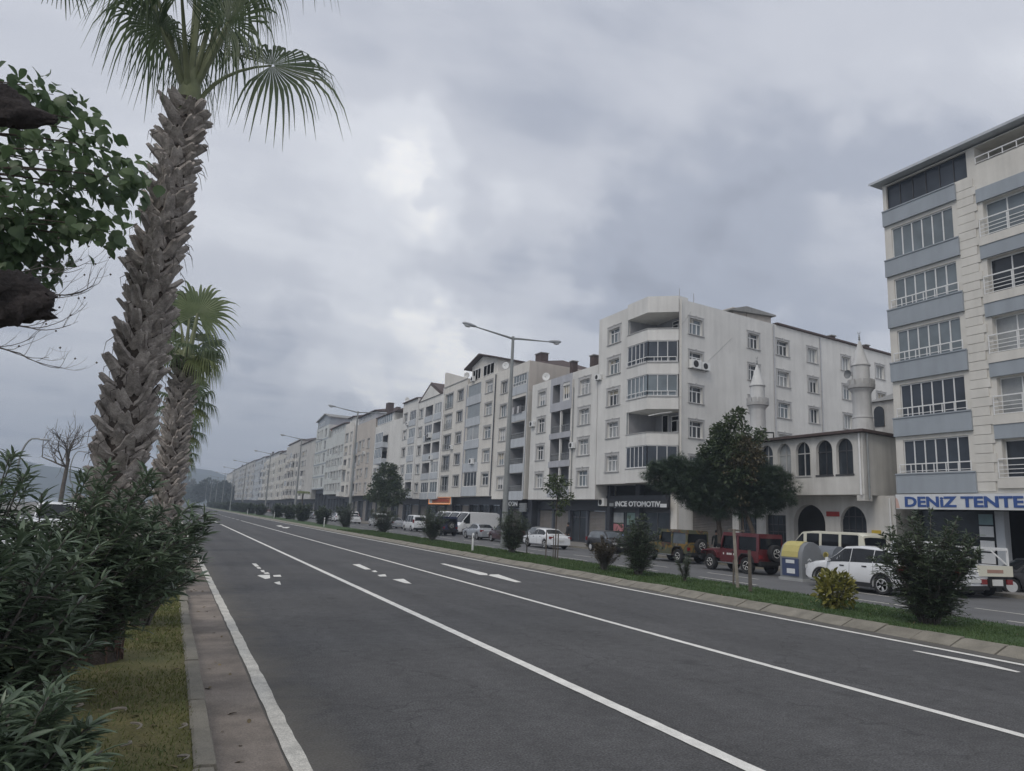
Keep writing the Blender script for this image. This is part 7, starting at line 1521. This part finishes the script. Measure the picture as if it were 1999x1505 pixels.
# variegated shrub
ty = thing('variegated_shrub', 'small yellow green shrub on the median before the white SUV', 'shrub', (15.95, 13.75, .14)); n = 620
q = rndunit(n) * NPR.uniform(.25, 1, (n, 1)) ** .5 * np.array([.48, .48, .46]) + np.array([15.95, 13.75, .62]); D = unit((q - np.array([15.95, 13.75, .35])) + NPR.normal(0, .3, (n, 3))); foliage(ty, BROAD, q, frames(D, np.array([[0, 0, 1.]]) + NPR.normal(0, .4, (n, 3))), NPR.uniform(.1, .2, n), M['lf_yel'])
b = MB()
for k in range(12): a = k * .52; b.tube([(15.95, 13.75, .1), (15.95 + .12 * math.cos(a), 13.75 + .12 * math.sin(a), .35), (15.95 + .34 * math.cos(a), 13.75 + .34 * math.sin(a), .75)], [.012, .009, .005], 5)
b.build('stems', M['bark'], ty)

def tree(label, x, y, trunk, lobes, m, tpl, n, size, name='street_tree', cat='tree', bark='bark', droop=.2, group=None, z0=.1, limbs=True, second=None):
    """tapered trunk, limbs to every lobe, leaves clumped on shells so that gaps stay"""
    t = thing(name, label, cat, (x, y, z0), 0, group); b = MB(); b.tube([(p[0], p[1], p[2]) for p in trunk], [p[3] for p in trunk], 9); tp = np.array(trunk[-2][:3]); P = []; D = []; tot = sum(l[3] * l[4] * l[5] for l in lobes)
    for (cx, cy, cz, rx, ry, rz) in lobes:
        c = np.array([cx, cy, cz]); k = max(40, int(n * rx * ry * rz / tot)); nc = max(6, k // 34)
        cc = c + rndunit(nc) * np.array([rx, ry, rz]) * NPR.uniform(.35, 1.0, (nc, 1)) ** .6
        if limbs:
            for q in cc[:min(nc, 5)]: md = tp * .4 + q * .6; md[2] -= .1 * rz; b.tube([tp, md, q], [trunk[-1][3] * .55, trunk[-1][3] * .3, .008], 5)
        cs = .30 * min(rx, rz) + .12
        idx = NPR.integers(0, nc, k); q = cc[idx] + rndunit(k) * cs * NPR.random((k, 1)) ** .4 * np.array([1, 1, .8]); P.append(q); D.append(unit(unit(q - c) * .6 + unit(q - cc[idx]) * .6 + NPR.normal(0, .45, (k, 3)) + np.array([0, 0, -droop])))
    b.build('trunk', M[bark], t, smooth=60); P = np.concatenate(P); D = np.concatenate(D); S = size * NPR.uniform(.6, 1.25, len(P)); f = frames(D, np.array([[0, 0, 1.]]) + NPR.normal(0, .5, (len(D), 3)))
    foliage(t, tpl, P, f, S, M[m], name='crown'); return t
# by the mosque: pine with side lobes and a taller leafy tree
tree('spreading dark pine in front of the mosque, left of the leafy tree', 29.1, 33.0, [(29.1, 33.0, .1, .17), (29.05, 33.0, 1.8, .15), (28.9, 33.1, 3.2, .12), (28.8, 33.2, 4.6, .06)], [(27.3, 35.2, 5.05, 1.35, 1.35, .95), (27.9, 34.3, 4.9, 1.5, 1.5, 1.3), (28.6, 33.6, 4.5, 1.5, 1.5, 1.3), (26.5, 35.9, 5.2, .8, .8, .65), (30.6, 31.6, 4.6, 1.5, 1.5, 1.25), (31.6, 30.6, 4.3, .9, .9, .8), (29.5, 32.4, 4.3, 1.3, 1.3, 1.2), (28.3, 33.9, 3.7, 1.1, 1.1, .8), (30.7, 31.4, 3.7, 1.2, 1.2, .85), (29.4, 32.6, 3.3, 1.1, 1.1, .8)], 'lf_pine', NEEDLE, 20000, .30, 'pine_tree', droop=-.1)
tree('taller leafy tree with a browning side in front of the mosque', 29.9, 31.9, [(30.15, 31.35, .1, .15), (30.1, 31.4, 1.8, .13), (29.8, 31.9, 3.4, .11), (29.6, 32.3, 6, .05)], [(29.6, 32.3, 8.5, .55, .55, .7), (29.5, 32.4, 7.5, 1.1, 1.1, .95), (29.4, 32.5, 6.3, 1.5, 1.5, 1.1), (28.7, 33.2, 6.2, .9, .9, .7), (30.6, 31.4, 7.3, .6, .6, .6), (29.8, 32.2, 5.2, 1.5, 1.5, 1.0)], 'lf_tree', BROAD, 9500, .21)
tree('browning leafy growth in the middle of the mosque trees', 29.6, 31.6, [(29.7, 31.7, .1, .05), (29.6, 31.7, 2.5, .045), (29.4, 31.8, 4.5, .04), (29.4, 31.8, 6.5, .02)], [(29.6, 31.4, 6.4, .95, .95, .8), (29.5, 31.5, 5.3, .9, .9, .9), (29.3, 31.7, 4.0, .6, .6, .9), (30.1, 30.9, 5.9, .6, .6, .5)], 'lf_brown', BROAD, 3000, .17)
for (cx, cy, cz) in ((28.4, 32.9, 2.2),):
    pass
tree('thin staked sapling with pale green leaves before the white saloon', 17.2, 31.2, [(17.2, 31.2, .1, .03), (17.2, 31.2, 2, .026), (17.2, 31.2, 3.3, .02), (17.2, 31.2, 4.3, .01)], [(17.15, 31.2, 3.75, .55, .55, .55), (17.5, 31.0, 3.1, .35, .35, .4), (17.2, 31.2, 2.6, .3, .3, .35)], 'lf_tree', BROAD, 1100, .13, 'sapling')
tree('dark round street tree before the grey beige block', 28.4, 103, [(28.4, 103, .1, .2), (28.4, 103, 2.4, .17), (28.3, 103, 4.4, .13), (28.3, 103, 6, .07)], [(28.3, 103, 6.6, 2.0, 2.0, 1.9), (28.9, 102.4, 4.8, 2.2, 2.2, 1.7), (27.4, 103.6, 4.6, 1.8, 1.8, 1.6), (28.4, 103, 8.1, 1.2, 1.2, 1.0)], 'lf_tree', CARD, 6500, .34)
small = thing('small_palm', 'small yellow green palm on the far pavement before the pale yellow block', 'palm tree', (27.5, 172, .1)); b = MB(); b.tube([(27.5, 172, .1), (27.5, 172, 5.2)], [.22, .16], 8); b.build('trunk', M['bark'], small)
for k in range(9):
    a = k * .7; fan_frond('frond', small, (27.5, 172, 5.2), (27.5 + .9 * math.cos(a), 172 + .9 * math.sin(a), 5.8), (math.cos(a), math.sin(a), -.1), (-.4 * math.cos(a), -.4 * math.sin(a), 1), 1.25, 'lf_palm_y', 200 + k, nseg=14, droop=.9)
for i, (x, y, h, r, l, m) in enumerate([(20, 470, 17, 9.5, 'round dark tree at the far end of the median, right of the pale bare grove', 'lf_far'), (27, 455, 16, 6.5, 'narrow dark tree beside the last block of the row', 'lf_far'), (14.5, 540, 14, 8, 'dark far tree left of the round one', 'lf_far'), (7, 640, 22, 16, 'hazy pale grove at the far bend of the road', 'lf_brown'), (-2, 560, 12, 8, 'low far tree where the road meets the horizon', 'lf_far'), (24, 420, 9, 6, 'low dark tree under the last block of the row', 'lf_far')]):
    tree(l, x, y, [(x, y, 0, h * .03), (x, y, h * .3, h * .025), (x, y, h * .5, h * .02), (x, y, h * .8, h * .01)], [(x, y, h * .58, r, r, h * .34), (x - r * .5, y, h * .42, r * .6, r * .6, h * .26), (x + r * .5, y, h * .45, r * .6, r * .6, h * .26), (x, y, h * .82, r * .55, r * .55, h * .18)], m, CARD, 5200, h * .06, 'far_tree')
